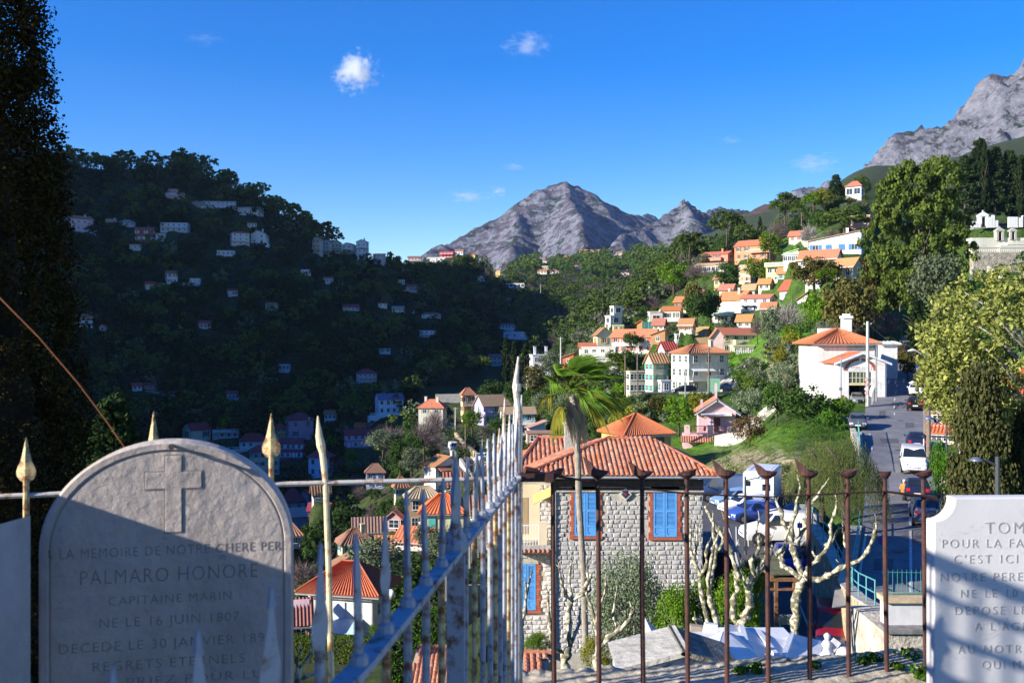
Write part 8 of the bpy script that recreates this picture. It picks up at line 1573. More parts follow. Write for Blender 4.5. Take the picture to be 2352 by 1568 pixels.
# ---------------------------------------------------------------- the walking woman
def woman():
 d = 70.; e = thing('person','white haired woman in an orange coat walking down the street','person',P(2077,1158,d),math.radians(-20)); e.scale = (1.02,) * 3
 def skin(name,verts,edges,m,root=0,sub=2):
  me = bpy.data.meshes.new(name); me.from_pydata([v[:3] for v in verts],edges,[]); ob = link(name,me,e); sm = ob.modifiers.new('skin','SKIN'); sm.use_smooth_shade = True
  for i,v in enumerate(verts): sv = me.skin_vertices[0].data[i]; r = v[3]; sv.radius = r if isinstance(r,tuple) else (r,r); sv.use_root = (i == root)
  ob.modifiers.new('sub','SUBSURF').levels = sub; me.materials.append(m); return ob
 SK = mat('skin',(.50,.30,.22),.06,6,.6)
 V = [(0,0,.92,(.15,.11)),(0,0,1.12,(.13,.10)),(0,-.01,1.32,(.16,.10)),(0,-.01,1.42,.06),(0,-.03,1.50,.055),(0,-.045,1.58,(.078,.092)),(0,-.035,1.66,(.070,.085)),
         (-.09,0,.88,.09),(-.10,-.05,.50,.058),(-.10,.03,.10,.042),(-.10,-.10,.04,.035),(.09,0,.88,.09),(.10,.06,.50,.058),(.10,.10,.11,.042),(.10,-.02,.05,.035),
         (-.18,0,1.36,.055),(-.25,-.02,1.12,.045),(-.12,-.20,1.03,.034),(-.06,-.24,1.03,.028),(.18,0,1.36,.055),(.25,-.02,1.12,.045),(.13,-.20,1.02,.034),(.07,-.24,1.02,.028),(0,-.15,1.565,.018)]
 E = [(0,1),(1,2),(2,3),(3,4),(4,5),(5,6),(0,7),(7,8),(8,9),(9,10),(0,11),(11,12),(12,13),(13,14),(2,15),(15,16),(16,17),(17,18),(2,19),(19,20),(20,21),(21,22),(5,23)]
 for sx,w in ((-1,18),(1,22)):
  bx,by,bz = V[w][:3]
  for k in range(5):
   a = len(V); f = (.012,.010,.009) ; off = (k - 1.5) * .014; ln = (.045,.055,.058,.052,.035)[k]
   if k == 4: V += [(bx - sx * -.012,by + .0,bz + .035,.009),(bx - sx * .012,by - .02,bz + .045,.007)]
   else: V += [(bx - sx * .03,by - .012,bz + .015 - off,.008),(bx - sx * .03 - sx * ln * .5,by + .004,bz + .008 - off,.007)]
   E += [(w,a),(a,a + 1)]
 skin('body',V,E,SK)
 OR = mat('orange_coat',(.62,.22,.03),.12,8,.85); q = MB()
 for (z0,z1) in ((0,0),): q.tube([(0,0,.80),(0,0,.95),(0,-.005,1.15),(0,-.005,1.32),(0,0,1.43)],[.215,.205,.175,.185,.08],14)
 for v in range(len(q.v)): x,y,z = q.v[v]; q.v[v] = (x * 1.1,y * .78,z)
 q.tube([(-.17,0,1.37),(-.265,-.02,1.12),(-.12,-.21,1.035)],[.075,.068,.055],8); q.tube([(.17,0,1.37),(.265,-.02,1.12),(.13,-.21,1.025)],[.075,.068,.055],8); q.build('coat',OR,e,True)
 q = MB(); q.tube([(-.095,0,.90),(-.10,-.05,.52),(-.10,.03,.12)],[.10,.075,.055],8); q.tube([(.095,0,.90),(.10,.06,.52),(.10,.10,.13)],[.10,.075,.055],8); q.build('trousers',mat('dark_trousers',(.05,.045,.05),.1,8,.9),e,True)
 q = MB(); q.lathe([(.02,1.49),(.098,1.53),(.106,1.62),(.088,1.70),(.03,1.735)],(0,.012,0),12); q.build('hair',mat('white_hair',(.66,.62,.54),.1,20,.9),e,True)
 for x in (-.03,.03): q = MB(); q.lathe([(.003,-.008),(.009,0),(.003,.008)],(x,-.128,1.605),6); q.build('eye',DARKIN,e)
 q = MB(); q.box(-.022,.022,-.136,-.124,1.528,1.536); q.build('mouth',mat('lips',(.35,.10,.09),.05,6,.6),e)
 for x,y in ((-.10,-.10),(.10,.0)): q = MB(); q.tube([(x,y + .12,.045),(x,y,.05),(x,y - .09,.035)],[.045,.05,.035],8); q.build('shoe',WHITEP,e,True)
 q = MB(); q.tube([(-.24,.02,.72),(-.24,.02,1.0)],[.11,.07],8); q.build('handbag',BLKP,e,True)
woman()
def build_ground():
 for p_ in PADS: pad(*p_)
 for f_ in FLATS: f_()
 NN = fbm(np.broadcast_to(GU[:,None],ZG.shape) / 60,np.broadcast_to(np.log(GD)[None,:],ZG.shape) * 14,4,41)
 U,D = np.meshgrid(GU,GD,indexing='ij'); X = (U - CX) / FPX * D
 NMk = 1 - np.clip(sum(NM_),0,1)
 Z = ZG + NMk * (fbm(X / 7,D / 7,4,5) - .5) * np.clip(D / 60,.15,2.2) * np.clip((D - 60) / 60,.05,1)
 nx,ny = X.shape; idx = np.arange(nx * ny).reshape(nx,ny)
 f = np.stack([idx[:-1,:-1],idx[1:,:-1],idx[1:,1:],idx[:-1,1:]],-1).reshape(-1,4)
 m,nt,b = nodes_mat('hill_soil_and_grass'); N = nt.nodes; L = nt.links
 tc = N.new('ShaderNodeTexCoord'); at = N.new('ShaderNodeAttribute'); at.attribute_name = 'cover'
 def nz(s,det=6):
  n = N.new('ShaderNodeTexNoise'); n.inputs['Scale'].default_value = s; n.inputs['Detail'].default_value = det; n.inputs['Roughness'].default_value = .7; L.new(tc.outputs['Object'],n.inputs['Vector']); return n.outputs['Fac']
 def two(fac,a,c,lo=.42,hi=.58):
  r = N.new('ShaderNodeValToRGB'); r.color_ramp.elements[0].position = lo; r.color_ramp.elements[1].position = hi
  r.color_ramp.elements[0].color = (*a,1); r.color_ramp.elements[1].color = (*c,1); L.new(fac,r.inputs['Fac']); return r.outputs[0]
 def mix(f,a,c):
  x = N.new('ShaderNodeMixRGB'); L.new(f,x.inputs['Fac']); L.new(a,x.inputs['Color1']); L.new(c,x.inputs['Color2']); return x.outputs[0]
 sp = N.new('ShaderNodeSeparateColor'); L.new(at.outputs['Color'],sp.inputs[0])
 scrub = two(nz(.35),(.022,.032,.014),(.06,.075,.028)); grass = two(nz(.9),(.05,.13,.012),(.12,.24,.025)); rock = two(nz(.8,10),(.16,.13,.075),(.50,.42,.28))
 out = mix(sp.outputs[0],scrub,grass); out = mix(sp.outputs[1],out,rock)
 L.new(out,b.inputs['Base Color']); b.inputs['Roughness'].default_value = .95; b.inputs['Specular IOR Level'].default_value = .1
 bp = N.new('ShaderNodeBump'); bp.inputs['Strength'].default_value = .9; bp.inputs['Distance'].default_value = .6; L.new(nz(1.6,10),bp.inputs['Height']); L.new(bp.outputs[0],b.inputs['Normal'])
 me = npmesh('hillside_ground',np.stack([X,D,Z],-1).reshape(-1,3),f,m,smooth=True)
 R = CY - Z / D * FPX; col = np.zeros((nx,ny,4)); col[...,3] = 1
 def blob(u0,r0,su,sr,amt,ch,dlo=60,dhi=400):
  w = np.exp(-(((U - u0) / su) ** 2 + ((R - r0) / sr) ** 2)) * (D > dlo) * (D < dhi); col[...,ch] = np.clip(col[...,ch] + w * amt,0,1)
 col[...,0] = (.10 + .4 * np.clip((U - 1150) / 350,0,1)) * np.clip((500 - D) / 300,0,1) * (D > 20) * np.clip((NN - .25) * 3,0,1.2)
 for b_ in ((1760,800,110,50,1.3,0),(1800,790,60,40,1.5,0),(1620,1040,130,40,1.3,0),(1740,1010,80,35,1,0),(1900,980,50,25,1,0),(1720,1090,75,45,2.2,1),(1800,1100,70,45,1.6,1),(1800,850,38,34,2,1),(1850,560,60,25,.7,0)): blob(*b_)
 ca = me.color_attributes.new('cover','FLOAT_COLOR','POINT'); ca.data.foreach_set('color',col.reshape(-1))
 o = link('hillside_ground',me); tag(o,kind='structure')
# ---------------------------------------------------------------- planting
def strands(rng,H,R,n,leaf):
 """weeping crown: strings of narrow leaves hanging from a dome"""
 out = []
 for i in range(n):
  an = rng.random() * 6.283; r = R * math.sqrt(rng.random()); top = H * (1 - .55 * (r / R) ** 2) * (.75 + .25 * rng.random()); L_ = (.25 + .5 * rng.random()) * H * .5; k = int(L_ / (leaf * .8)); x,y = r * math.cos(an),r * math.sin(an); dx,dy = math.cos(an) * .12,math.sin(an) * .12
  t = np.arange(k)[:,None]; p = np.concatenate([x + dx * t * leaf + rng.normal(size=(k,1)) * leaf * .5,y + dy * t * leaf + rng.normal(size=(k,1)) * leaf * .5,top - t * leaf * .8],1)
  a = np.array([.25,.1,1.0]) * leaf * .75 * (.7 + .6 * rng.random((k,1))); b = rng.normal(size=(k,3)); b /= np.linalg.norm(b,axis=1)[:,None]; b = b * leaf * .22
  out.append(np.stack([p - a,p + b,p + a,p - b],1).reshape(-1,3))
 return np.concatenate(out)
def custom_proto(key,v,m,H,R,trunk,r0,limbs=6,tm=None,spread=.25):
 v = v + np.array([0,0,trunk]); rng = np.random.default_rng(3); tb = MB(); limb_mesh(tb,rng,trunk + H * .7,r0,limbs,spread); PR[key] = [(npmesh(key + '_crown',v,quads(v),m),tb.mesh(key + '_trunk',tm or barkM,True),v,H,R,trunk)]
rg = np.random.default_rng(21)
custom_proto('pepper',strands(rg,6.0,3.2,1500,.085),leafmat('leaf_pepper',(.075,.105,.03),(.17,.20,.07),.3),6.0,3.2,.6,.28)
custom_proto('fir',crown('tall',rg,7.4,2.7,520,62,.14),leafmat('leaf_fir',(.028,.038,.012),(.085,.082,.032),.15),7.4,2.7,.3,.2,5)
def mag():
 n = 440; d = rg.normal(size=(n,3)); d /= np.linalg.norm(d,axis=1)[:,None]; c = d * (.45 + .55 * rg.random(n) ** .5)[:,None] * np.array([2.9,2.9,2.7]) + np.array([0,0,2.7]); return leaf_cloud(c * np.array([1.15,1.0,1.08]),.15 + .20 * rg.random(n),52,.10,rg,1,.3,1.5)
custom_proto('magnolia',mag(),LM['big'],5.4,2.9,4.2,.13,26,twigG,.30)
custom_proto('olivenear',crown('round',rg,3.6,2.0,240,80,.085),LM['olive'],3.6,2.0,.5,.14,6)
custom_proto('bushnear',crown('round',rg,3.0,1.4,130,80,.085),LM['bright'],3.0,1.4,.2,.08,6)
custom_proto('yellownear',crown('round',rg,2.6,1.1,70,60,.085),LM['yellow'],2.6,1.1,.2,.06,6)
def hits(px,py0,py1,w,d,tol=4):
 for (x0,x1,t,b,dh) in HOUSES:
  if d < dh + 3 and px + w / 2 > x0 + tol and px - w / 2 < x1 - tol and py1 > t + 2 and py0 < b - tol: return True
 return False
LBL.update({'far_x': ('tree','tree')})
GLAB = {'broad': 'dark leafy tree among the others on the %s','olive': 'silvery olive tree among the others on the %s','pine': 'pine tree among the others on the %s','cypress': 'slim dark cypress among the others on the %s','bare': 'bare brownish tree among the others on the %s','bright': 'bright green bushy tree among the others on the %s','citrus': 'citrus tree with yellowish leaves on the %s','yellow': 'yellow green garden tree on the %s','medlar': 'dense dark garden tree on the %s','brown': 'round brownish bush on the %s','ivy': 'ivy clump on the %s','barepale': 'pale bare shrub on the %s'}
USED = set()
def scatter(n,region,kinds,where,dmin,dmax,seed,size=(.8,1.3),thin=1.0):
 """region(rng) -> px,py on the ground"""
 rng = random.Random(seed); done = 0; tries = 0
 while done < n and tries < n * 8:
  tries += 1; px,py = region(rng); d = gd(px,py,dmin)
  if d >= dmax or d <= dmin + .5: continue
  k = rng.choice(kinds); sc = rng.uniform(*size); cm,tm,v,H,R,tr = PR[k][0]; hp = (H + tr) * sc / d * FPX; wp = 2 * R * sc / d * FPX * .8
  if hits(px,py - hp,py,wp,d): continue
  base = k.replace('far_',''); lab = GLAB[base] % where; p = P(px,py,d)
  if where in ('sunlit right hill','gardens of the lower valley','upper slope above the orange houses'):
   bi = min(range(len(HOUSES)),key=lambda i: abs((HOUSES[i][0] + HOUSES[i][1]) / 2 - px) + abs(HOUSES[i][3] - py) + abs(HOUSES[i][4] - d) * .3); hx_ = HOUSES[bi]; hl = HLAB[bi]
   side = 'left of' if px < hx_[0] else ('right of' if px > hx_[1] else ('above' if py < hx_[3] else 'below')); base_l = ' '.join(GLAB[base].replace(' among the others','').replace(' on the %s','').split()[:4]); l2 = base_l + ' ' + side + ' the ' + hl
   if len(l2.split()) <= 16 and l2 not in USED: lab = l2; USED.add(l2)
  l,r_,z = main_st(d)
  if 40 < d < 215 and l - 2.2 < p.x < r_ + 2: continue
  if d < 80 and low_st(d)[0] - 1 < p.x < low_st(d)[1] + 1: continue
  if 150 < d < 290 and val_st(d)[0] - 1 < p.x < val_st(d)[1] + 1.5: continue
  tree(k,p.x,p.y,sc,lab,{'broad': 'broadleaf trees','olive': 'olive trees','pine': 'pines','cypress': 'cypresses','bare': 'bare trees','bright': 'green bushy trees'}.get(base,base + ' plants') + ' on the ' + where); done += 1
 return done
def crest(px):
 u = int(np.clip(round((px - GU[0]) / 12.5),0,len(GU) - 1)); m = (GD > 250) & (GD < 720); return float((CY - ZG[u][m] / GD[m] * FPX).min())
def woodpts(n,region,dmin,dmax,seed,size=(.7,1.2),kind_h=6.5):
 rng = random.Random(seed); pts = []; scs = []; tries = 0
 while len(pts) < n and tries < n * 6:
  tries += 1; px,py = region(rng); d = gd(px,py,dmin)
  if d >= dmax or d <= dmin + .5: continue
  sc = rng.uniform(*size); hp = kind_h * sc / d * FPX
  if hits(px,py - hp,py,5.5 * sc / d * FPX,d,2): continue
  p = P(px,py,d);
  if 40 < d < 215 and main_st(d)[0] - 2 < p.x < main_st(d)[1] + 2: continue
  pts.append((p.x,p.y,p.z)); scs.append(sc)
 return pts,scs
def regL(r_): px = r_.uniform(120,1235); c = crest(px); lo = 1010 if px < 950 else 900 - (px - 950) * .15; return px,c + 2 + (lo - c) * r_.random()
def regCrest(r_): px = r_.uniform(150,930); return px,crest(px) + r_.uniform(1,26)
def regV(r_): px = r_.uniform(1150,1600); top = 622 if px < 1300 else 612; lo = 800 - max(0,px - 1380) * .75; return px,top + (lo - top) * r_.random() ** .8
P1 = woodpts(1650,regL,215,1500,1); wood('left_hill_woodland',['far_dark','far_dark','far_dpine','far_dolive','far_dark','far_pine'],*P1,'shade-toned mixed woodland covering the shaded left hill')
P2 = woodpts(900,regV,260,1400,2,(.8,1.5)); wood('valley_woodland',['far_broad','far_olive','far_olive','far_bare','far_bare','far_pine'],*P2,'sunlit mixed woodland in the middle of the valley')
def regSad(r_): px = r_.uniform(900,1320); return px,r_.uniform(598,700)
P3 = woodpts(420,regSad,430,1500,3,(.8,1.4)); wood('saddle_woodland',['far_broad','far_olive','far_pine','far_bare'],*P3,'woodland over the saddle behind the left hill')
def regFar(r_): px = r_.uniform(1180,1720); return px,r_.uniform(588,640)
P4 = woodpts(600,regFar,700,2500,4,(1.2,2.2)); wood('distant_woodland',['far_broad','far_olive','far_broad','far_pine'],*P4,'distant woods below the mountains')
scatter(110,regCrest,['far_pine','far_pine','far_broad','far_olive'],'crest of the left hill',300,1200,5,(.9,1.5))
scatter(120,regL,['far_olive','far_bright','far_pine','far_cypress','far_olive'],'shaded left slope',230,1200,6,(.9,1.5))
scatter(90,regV,['far_olive','far_bare','far_broad','far_cypress','far_bright'],'sunlit forest of the valley',270,900,7,(1.0,1.6))
def regR(r_):
 px = r_.uniform(1215,1990); top = np.interp(px,[1215,1400,1560,1700,1850,1990],[770,730,600,520,470,430]); lo = np.interp(px,[1215,1400,1700,1850,1990],[1040,1010,930,900,760]); return px,top + (lo - top) * r_.random()
scatter(230,regR,['broad','broad','olive','citrus','bright','yellow','medlar','bare','far_olive'],'sunlit right hill',95,480,8,(.55,.95))
P5 = woodpts(420,regR,95,480,9,(.22,.45),4); wood('hillside_shrubs',['far_broad','far_olive','far_bright'],*P5,'low garden shrubs filling the sunlit right hill')
def regU(r_): px = r_.uniform(1540,1990); top = np.interp(px,[1540,1700,1850,1990],[590,525,470,430]); return px,top + 70 * r_.random()
scatter(55,regU,['pine','broad','olive','broad','bare','cypress'],'upper slope above the orange houses',290,700,10,(.7,1.2))
def regE(r_): px = r_.uniform(690,1215); return px,r_.uniform(965,1420)
scatter(75,regE,['broad','olive','bare','broad','bright','bare'],'gardens of the lower valley',85,300,11,(.6,1.05))
P6 = woodpts(420,regE,70,300,12,(.3,.6),4); wood('valley_shrubs',['far_broad','far_olive','far_broad','far_bare'],*P6,'low shrubs between the houses of the lower valley')
def regD(r_): px = r_.uniform(180,800); return px,r_.uniform(1010,1330)
P7 = woodpts(380,regD,120,330,13,(.6,1.1),6); wood('village_woodland',['far_dark','far_dolive','far_dark'],*P7,'shade-toned trees and gardens around the shaded village')
def regG(r_): px = r_.uniform(1640,1975); return px,r_.uniform(930,1150)
P8 = woodpts(260,regG,78,150,14,(.12,.30),3); wood('bank_greenery',['bright','ivy','broad'],*P8,'green weeds and creepers on the bank above the car park')
def regS(r_): px = r_.uniform(2120,2420); return px,r_.uniform(620,1120)
P9 = woodpts(200,regS,75,330,15,(.5,1.0),5); wood('right_edge_shrubs',['far_broad','far_olive','bright'],*P9,'shrubs and gardens at the right of the street')
T_ = tree_at
T_('bigpine',2108,800,445,'giant pale green pine towering over the upper street',None,168,255,name='pine_tree')
for px,pb,h_,w,lab in ((2217,500,140,70,'conifer leftmost behind the upper cemetery'),(2250,496,175,60,'tallest dark conifer behind the upper cemetery'),(2284,500,160,70,'broad dark conifer right of the tallest one'),(2318,498,150,60,'fourth conifer behind the upper cemetery'),(2350,500,140,75,'conifer at the right picture edge above the tombs'),(2390,500,150,80,'conifer beyond the right picture edge')): T_('conifer',px,pb,h_,lab,'conifers behind the upper cemetery',275,w)
T_('cypress',2262,498,170,'thin cypress spire among the conifers',None,272,22); T_('cypress',2342,498,140,'thin cypress spire near the right edge',None,272,20)
for (k,px,pb,h_,w,d,lab) in [('olive',2148,722,145,120,135,'large grey green olive below the giant pine'),('cypress',2104,812,125,50,140,'dark cypress column at the top of the street'),('medlar',1948,772,135,115,160,'dense brownish green tree left of the street top'),('medlar',2008,745,160,90,178,'dense dark tree behind the garage house'),('bare',2045,778,70,55,165,'thin reddish tree beside the gate'),('bright',1880,760,90,70,170,'bright green tree left of the dense trees'),
  ('citrus',1900,650,35,60,190,'rounded citrus below the blue shuttered house'),('medlar',1870,660,70,110,200,'broad garden tree before the cream gabled house'),('pine',1585,610,90,80,330,'grey green pine left of the terracotta house'),('pine',1668,580,110,85,350,'tall pine above the terracotta house'),('pine',1708,590,90,70,345,'second pine right of the tall pine'),('pine',1803,525,95,75,330,'round topped pine on the right skyline'),
  ('conifer',1920,462,60,40,330,'pointed conifer on the skyline'),('pine',1940,560,95,110,270,'blue grey cedar above the blue shuttered house'),('bright',1870,480,40,60,320,'bright green palm like clump on the upper slope'),('yellow',1890,470,38,45,318,'yellow green clump on the upper slope'),('bare',1788,560,55,60,320,'purple bare tree behind the large orange house'),('barepale',1858,560,45,55,262,'pale bare tree under the cedar'),
  ('citrus',1745,655,65,70,262,'golden citrus tree right of the cream cottage'),('citrus',1770,600,70,55,280,'olive green tree right of the large orange house'),('broad',1672,662,60,70,280,'green trees below the long loggia'),('bare',1600,650,50,60,300,'bare grey tree below the loggia'),('bright',1548,668,65,80,310,'fresh green round tree on the wooded slope'),
  ('broad',1850,985,105,112,104,'large round dark green tree left of the grey car'),('broad',1783,965,85,65,112,'dark tree left of the round green one'),('olive',1722,965,75,80,118,'grey olive tree right of the pink cottage'),('brown',1722,1018,65,88,108,'round brown green bush below the olive'),('bright',1560,985,75,75,138,'yellow green leafy tree left of the pink cottage'),('yellow',1600,975,70,50,150,'yellow tree beside the pink cottage wall'),
  ('broad',1490,985,65,90,160,'wide dark tree above the ochre house'),('olive',1395,905,65,110,190,'grey olive behind the palm crown'),('broad',1450,800,40,45,225,'round tree in front of the long row house'),('citrus',1420,850,48,80,205,'yellow green vine trees below the row house'),('broad',1460,960,50,60,170,'leafy tree behind the palm'),('olive',1270,870,60,75,240,'olive tree beside the half hidden white house'),('medlar',1230,905,70,60,230,'dark tree left of the palm'),
  ('medlar',1590,735,90,50,232,'tall dark tree right of the arcaded house'),('broad',1630,745,85,60,236,'broad dark tree left of the pale yellow house'),('broad',1600,740,70,60,228,'leafy tree above the brick coloured house'),('olive',1770,790,80,55,180,'olive tree right of the yellow and pink house'),('barepale',1808,772,80,82,190,'pale bare shrub beside the narrow white house'),('bare',1740,780,55,40,195,'thin bare tree left of the pale shrub'),
  ('cypress',1163,880,105,26,252,'left of the twin tall cypresses in the valley'),('cypress',1181,885,100,24,250,'right of the twin tall cypresses in the valley'),('cypress',1206,862,72,26,256,'short dense cypress right of the twin ones'),('broad',1130,925,55,65,262,'round dark tree above the lilac house'),('broad',1180,935,60,50,240,'dark tree at the foot of the twin cypresses'),
  ('broad',920,1100,90,70,185,'dark green tree left of the white arched villa'),('broad',950,1060,70,50,190,'second dark green tree left of the arched villa'),('bare',975,1045,85,80,195,'bare tree in front of the chimney house'),('bare',1000,1010,75,60,205,'bare twiggy tree before the chimney house wall'),('bare',900,1040,65,80,210,'purple bare tree at the shade edge'),('olive',880,1045,55,90,205,'grey olive above the shaded road'),('olive',945,1090,60,60,180,'grey olive beside the arched villa'),
  ('olive',868,1345,105,150,105,'large grey olive behind the large cream house'),('olive',1015,1300,90,70,112,'olive tree among the spears'),('olive',975,1265,60,60,118,'second olive among the spears'),('bright',1085,990,50,60,215,'green trees left below the lilac house'),('broad',1150,1005,55,60,200,'garden tree below the lilac house'),('yellow',1175,1020,45,45,195,'yellow green shrub below the veranda house'),
  ('pepper',1945,1235,245,190,60,'weeping pepper tree hanging over the retaining wall'),('pepper',1890,1190,190,170,64,'second weeping crown left of the pepper tree'),('ivy',2168,1125,70,60,64,'ivy covered hedge right of the parked van'),('ivy',2158,1095,70,45,70,'green hedge behind the gate pillars'),
  ('brown',2068,838,50,40,150,'small brown green bush at the street bend'),('medlar',2085,865,60,45,138,'olive brown bush under the old lamp'),('bright',1925,960,50,80,105,'bright ivy mound behind the grey car'),('ivy',1900,1000,50,70,100,'ivy hanging beside the garden wall'),
  ('olivenear',1440,1545,275,185,34,'silver olive tree in front of the stone house'),('bushnear',1550,1540,200,120,33,'green willowy bush right of the olive'),('bushnear',1690,1560,250,130,33,'green bush behind the knotted plane tree'),('bushnear',1610,1560,240,110,34,'dark green bush between the plane trees'),('yellownear',1368,1570,120,70,27,'lemon tree with yellow leaves at the wall foot'),('bushnear',1235,1512,60,75,35,'green shrub below the small blue window'),('bushnear',1740,1370,90,110,48,'dark clipped tree shading the car park edge')]:
 T_(k,px,pb,h_,lab,None,d,w,z=P(px,pb,d).z) if False else T_(k,px,pb,h_,lab,None,d,w)
mg = tree('magnolia',(2318 - CX) / FPX * 33,33,1.0,'large pale yellow green leafy tree at the right edge',None,z=P(2318,1010,33).z - 4.2,name='magnolia_tree')
tree('magnolia',(2222 - CX) / FPX * 36,36,.55,'lower pale leafy branches beside the wooden poles',None,z=P(2190,960,36).z - 2.6,name='magnolia_tree')
for px_,d_,sz_,sx_,lab_ in ((2252,30,1.17,.50,'large dense conifer with brownish cones right of the street'),(2365,31,1.0,.45,'dense conifer cut by the right picture edge')):
 t_ = tree('fir',(px_ - CX) / FPX * d_,d_,sx_,lab_,None,sz=sz_,name='conifer_tree')
def near_cypress():
 rng = np.random.default_rng(8); n = 4200; H = 17.; t = rng.random(n); R = np.interp(t * H,[0,3,6,9,12,15,17],[1.98,2.0,1.90,1.70,1.40,1.05,.4]); an = rng.random(n) * 6.283; rr = R * (.58 + .42 * rng.random(n) ** .7); c = np.stack([np.cos(an) * rr,np.sin(an) * rr,t * H],1)
 v = leaf_cloud(c,.12 + .11 * rng.random(n),64,.050,rng,1.3,.2); d = 13.5; x = (-100 - CX) / FPX * d; e = thing('cypress_tree','huge dark cypress filling the left edge of the picture','cypress',(x,d,-10.2))
 link('foliage',npmesh('foliage',v,quads(v),LM['deadcyp']),e); q = MB(); q.tube([(0,0,-1),(0,0,8),(0,0,16)],[.35,.25,.05],10); q.build('trunk',barkM,e)
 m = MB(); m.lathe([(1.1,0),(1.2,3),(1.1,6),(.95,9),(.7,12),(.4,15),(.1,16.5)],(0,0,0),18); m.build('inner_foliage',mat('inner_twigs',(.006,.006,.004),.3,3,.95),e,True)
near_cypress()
for px,pb,h_,w,d,lab in ((265,1290,380,170,42,'shade-toned leafy tree behind the arched gravestone'),(190,1300,330,150,44,'shade-toned tree between the cypress and the gravestone'),(345,1260,220,120,60,'shade-toned tree above the left gravestone top')): T_('conifer',px,pb,h_,lab,None,d,w)  # dark conifer leaves stand in for the shade on these trees
# feather palms
def feather_palm(label,px,py,d,ln,n=22):
 e = thing('feather_palm',label,'palm',P(px,py,d)); rng = random.Random(px); q = MB()
 for i in range(n):
  an = rng.uniform(0,6.283); el = rng.uniform(.35,1.35); v = Vector((math.cos(an) * math.cos(el),math.sin(an) * math.cos(el),math.sin(el))); pr = Vector((0,0,.3)); sd = v.cross(Vector((0,0,1))).normalized()
  for s in range(12): t = (s + 1) / 12; p = Vector((0,0,.3)) + v * ln * t + Vector((0,0,-ln * .45 * t * t)); w = ln * .22 * math.sin(math.pi * min(1,t * .9 + .1)); [q.poly([p,p + sd * sx * w + (p - pr) * 1.2 + Vector((0,0,-.05)),p + (p - pr) * .5]) for sx in (-1,1)]; pr = p
 q.build('frond',leafmat('palm_green',(.06,.13,.015),(.14,.24,.03)),e); q = MB(); q.tube([(0,0,-2),(0,0,.4)],[.22,.16],8); q.build('trunk',barkM,e)
feather_palm('small feather palm beside the large cream house',862,1480,80,2.4); feather_palm('slim palm left of the stone house roof',1302,965,150,2.0,16); feather_palm('palm on the upper slope among bright trees',1868,470,315,3.0,16); feather_palm('drooping palm beside the dense tree on the right hill',1912,712,178,2.6,18); feather_palm('small palm in front of the gate at the street top',2012,722,160,1.6,14)
def hedge(label,a,b,h_,th,m,rng=np.random.default_rng(6),leaf=.10):
 A,B = a,b; L_ = (B - A).length; n = int(L_ * h_ * 70); t = rng.random(n); u = rng.random(n); w = rng.random(n); f = rng.integers(0,3,n); y = np.where(f == 0,-th / 2,np.where(f == 1,(w - .5) * th,-th / 2)); z = np.where(f == 1,h_,u * h_)
 d = (B - A).normalized(); nn = Vector((-d.y,d.x,0)); c = np.stack([A.x + (B.x - A.x) * t + nn.x * y,A.y + (B.y - A.y) * t + nn.y * y,A.z + (B.z - A.z) * t + z],1) - np.array([A.x,A.y,A.z]); v = leaf_cloud(c,np.full(n,.12),7,leaf,rng)
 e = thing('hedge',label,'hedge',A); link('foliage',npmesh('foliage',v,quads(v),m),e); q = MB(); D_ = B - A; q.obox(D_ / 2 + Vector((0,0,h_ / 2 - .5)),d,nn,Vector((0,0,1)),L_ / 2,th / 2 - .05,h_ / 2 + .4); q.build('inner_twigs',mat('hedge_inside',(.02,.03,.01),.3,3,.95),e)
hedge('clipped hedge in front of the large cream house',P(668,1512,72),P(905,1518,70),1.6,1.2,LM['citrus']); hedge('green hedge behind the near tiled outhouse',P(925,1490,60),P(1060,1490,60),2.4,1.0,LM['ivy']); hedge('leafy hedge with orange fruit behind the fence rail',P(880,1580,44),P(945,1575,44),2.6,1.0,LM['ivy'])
def gate_posts():
 for k in range(7): e = tag(None,None) if False else None
 q = MB(); q.box(-.14,.14,-.14,.14,-.6,1.7); q.box(-.19,.19,-.19,.19,1.702,1.8); me = q.mesh('concrete_post',CONC)
 for k in range(8): o = link('concrete_post',me,None,P(1048 + k * 9.5,1325 - k * 12,82 + k * 2.2)); tag(o,'grey concrete fence post climbing beside the olive trees','post','concrete posts beside the olive trees','thing')
 e,W_ = wall_run('retaining_wall','tall pale concrete wall behind the spear fence',[(1040,78,1345),(1085,80,1342),(1175,84,1340)],3,.4,CONC,below=8)
gate_posts()
wall_run('garden_wall','cream garden wall right of the big olive',[(1012,96,1296),(1060,96,1292)],1.5,.3,CONC)
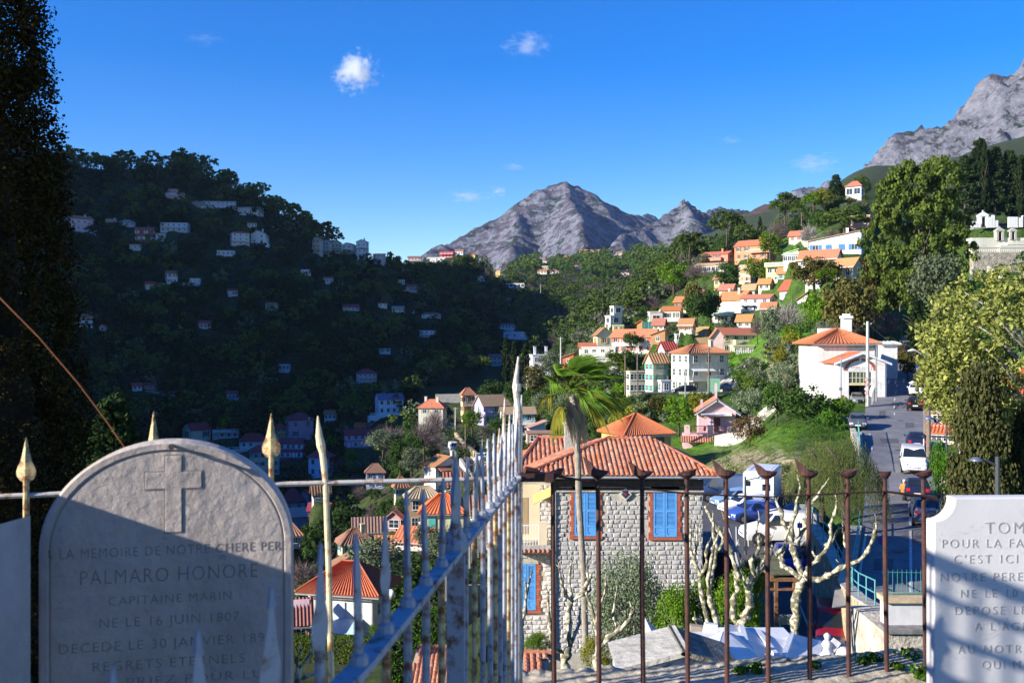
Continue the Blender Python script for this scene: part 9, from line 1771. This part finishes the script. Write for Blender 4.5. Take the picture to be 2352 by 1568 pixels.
# ---------------------------------------------------------------- clouds
def cloud(label,px,py,w,h_,dens,seed,d=7000):
 e_ = P(px,py,d); rx,rz = w / FPX * d / 2 * 1.35,h_ / FPX * d / 2 * 1.4
 m = bpy.data.materials.new('cloud_vapour'); m.use_nodes = True; N = m.node_tree.nodes; L = m.node_tree.links; N.clear(); o = N.new('ShaderNodeOutputMaterial'); v = N.new('ShaderNodeVolumePrincipled'); v.inputs['Color'].default_value = (1,1,1,1); v.inputs['Anisotropy'].default_value = .2
 tc = N.new('ShaderNodeTexCoord'); n = N.new('ShaderNodeTexNoise'); n.inputs['Scale'].default_value = 2.1; n.inputs['Detail'].default_value = 8; n.inputs['Roughness'].default_value = .7; mp = N.new('ShaderNodeMapping'); mp.inputs['Location'].default_value = (seed * 3.1,seed,0); L.new(tc.outputs['Object'],mp.inputs['Vector']); L.new(mp.outputs[0],n.inputs['Vector'])
 ln = N.new('ShaderNodeVectorMath'); ln.operation = 'LENGTH'; L.new(tc.outputs['Object'],ln.inputs[0]); n1 = N.new('ShaderNodeMapRange'); n1.clamp = False; n1.inputs['From Min'].default_value = .36; n1.inputs['From Max'].default_value = .64; n1.inputs['To Max'].default_value = .9; L.new(n.outputs['Fac'],n1.inputs['Value']); mm = N.new('ShaderNodeMath'); mm.operation = 'MULTIPLY_ADD'; mm.inputs[1].default_value = -1.0; L.new(ln.outputs['Value'],mm.inputs[0]); L.new(n1.outputs[0],mm.inputs[2])
 mr = N.new('ShaderNodeMapRange'); mr.inputs['From Min'].default_value = -.10; mr.inputs['From Max'].default_value = .5; mr.inputs['To Max'].default_value = dens; L.new(mm.outputs[0],mr.inputs['Value']); L.new(mr.outputs[0],v.inputs['Density']); L.new(v.outputs[0],o.inputs['Volume'])
 q = MB(); n_ = 12
 q.lathe([(math.sin(math.pi * i / n_) + 1e-3,-math.cos(math.pi * i / n_)) for i in range(n_ + 1)],(0,0,0),20); ob = q.build('cloud',m,None,True,e_); ob.scale = (rx,(rx + rz) / 2,rz); tag(ob,label,'cloud',None,'thing')
for a in (('bright puffy white cloud left of centre',818,165,105,90,.016,1),('soft white cloud high above the central mountain',1208,105,110,60,.0042,2),('wispy cloud left of the central mountain top',1075,452,110,30,.005,3),('small brighter puff at the end of the wispy cloud',1146,440,56,26,.006,9),('faint flat cloud low at the right',1872,376,125,44,.005,4),('tiny cloud above the central mountain',1182,384,60,18,.005,5),('tiny faint cloud right of centre',1678,322,60,20,.003,6),('very faint wisp at the upper left',470,88,110,30,.0009,7)): cloud(*a)
build_ground()

# ---------------------------------------------------------------- the air
def haze():
 m = bpy.data.materials.new('air'); m.use_nodes = True; N = m.node_tree.nodes; N.clear(); o = N.new('ShaderNodeOutputMaterial'); v = N.new('ShaderNodeVolumePrincipled'); v.inputs['Color'].default_value = (.42,.60,1,1); v.inputs['Density'].default_value = HAZE; v.inputs['Anisotropy'].default_value = .1
 m.node_tree.links.new(v.outputs[0],o.inputs['Volume']); q = MB(); q.box(-1600,2500,-150,4300,-62,1020); ob = q.build('haze',m); ob['kind'] = 'stuff'; ob['label'] = 'thin blue air between the camera and the mountains'
HAZE = .000034
haze()
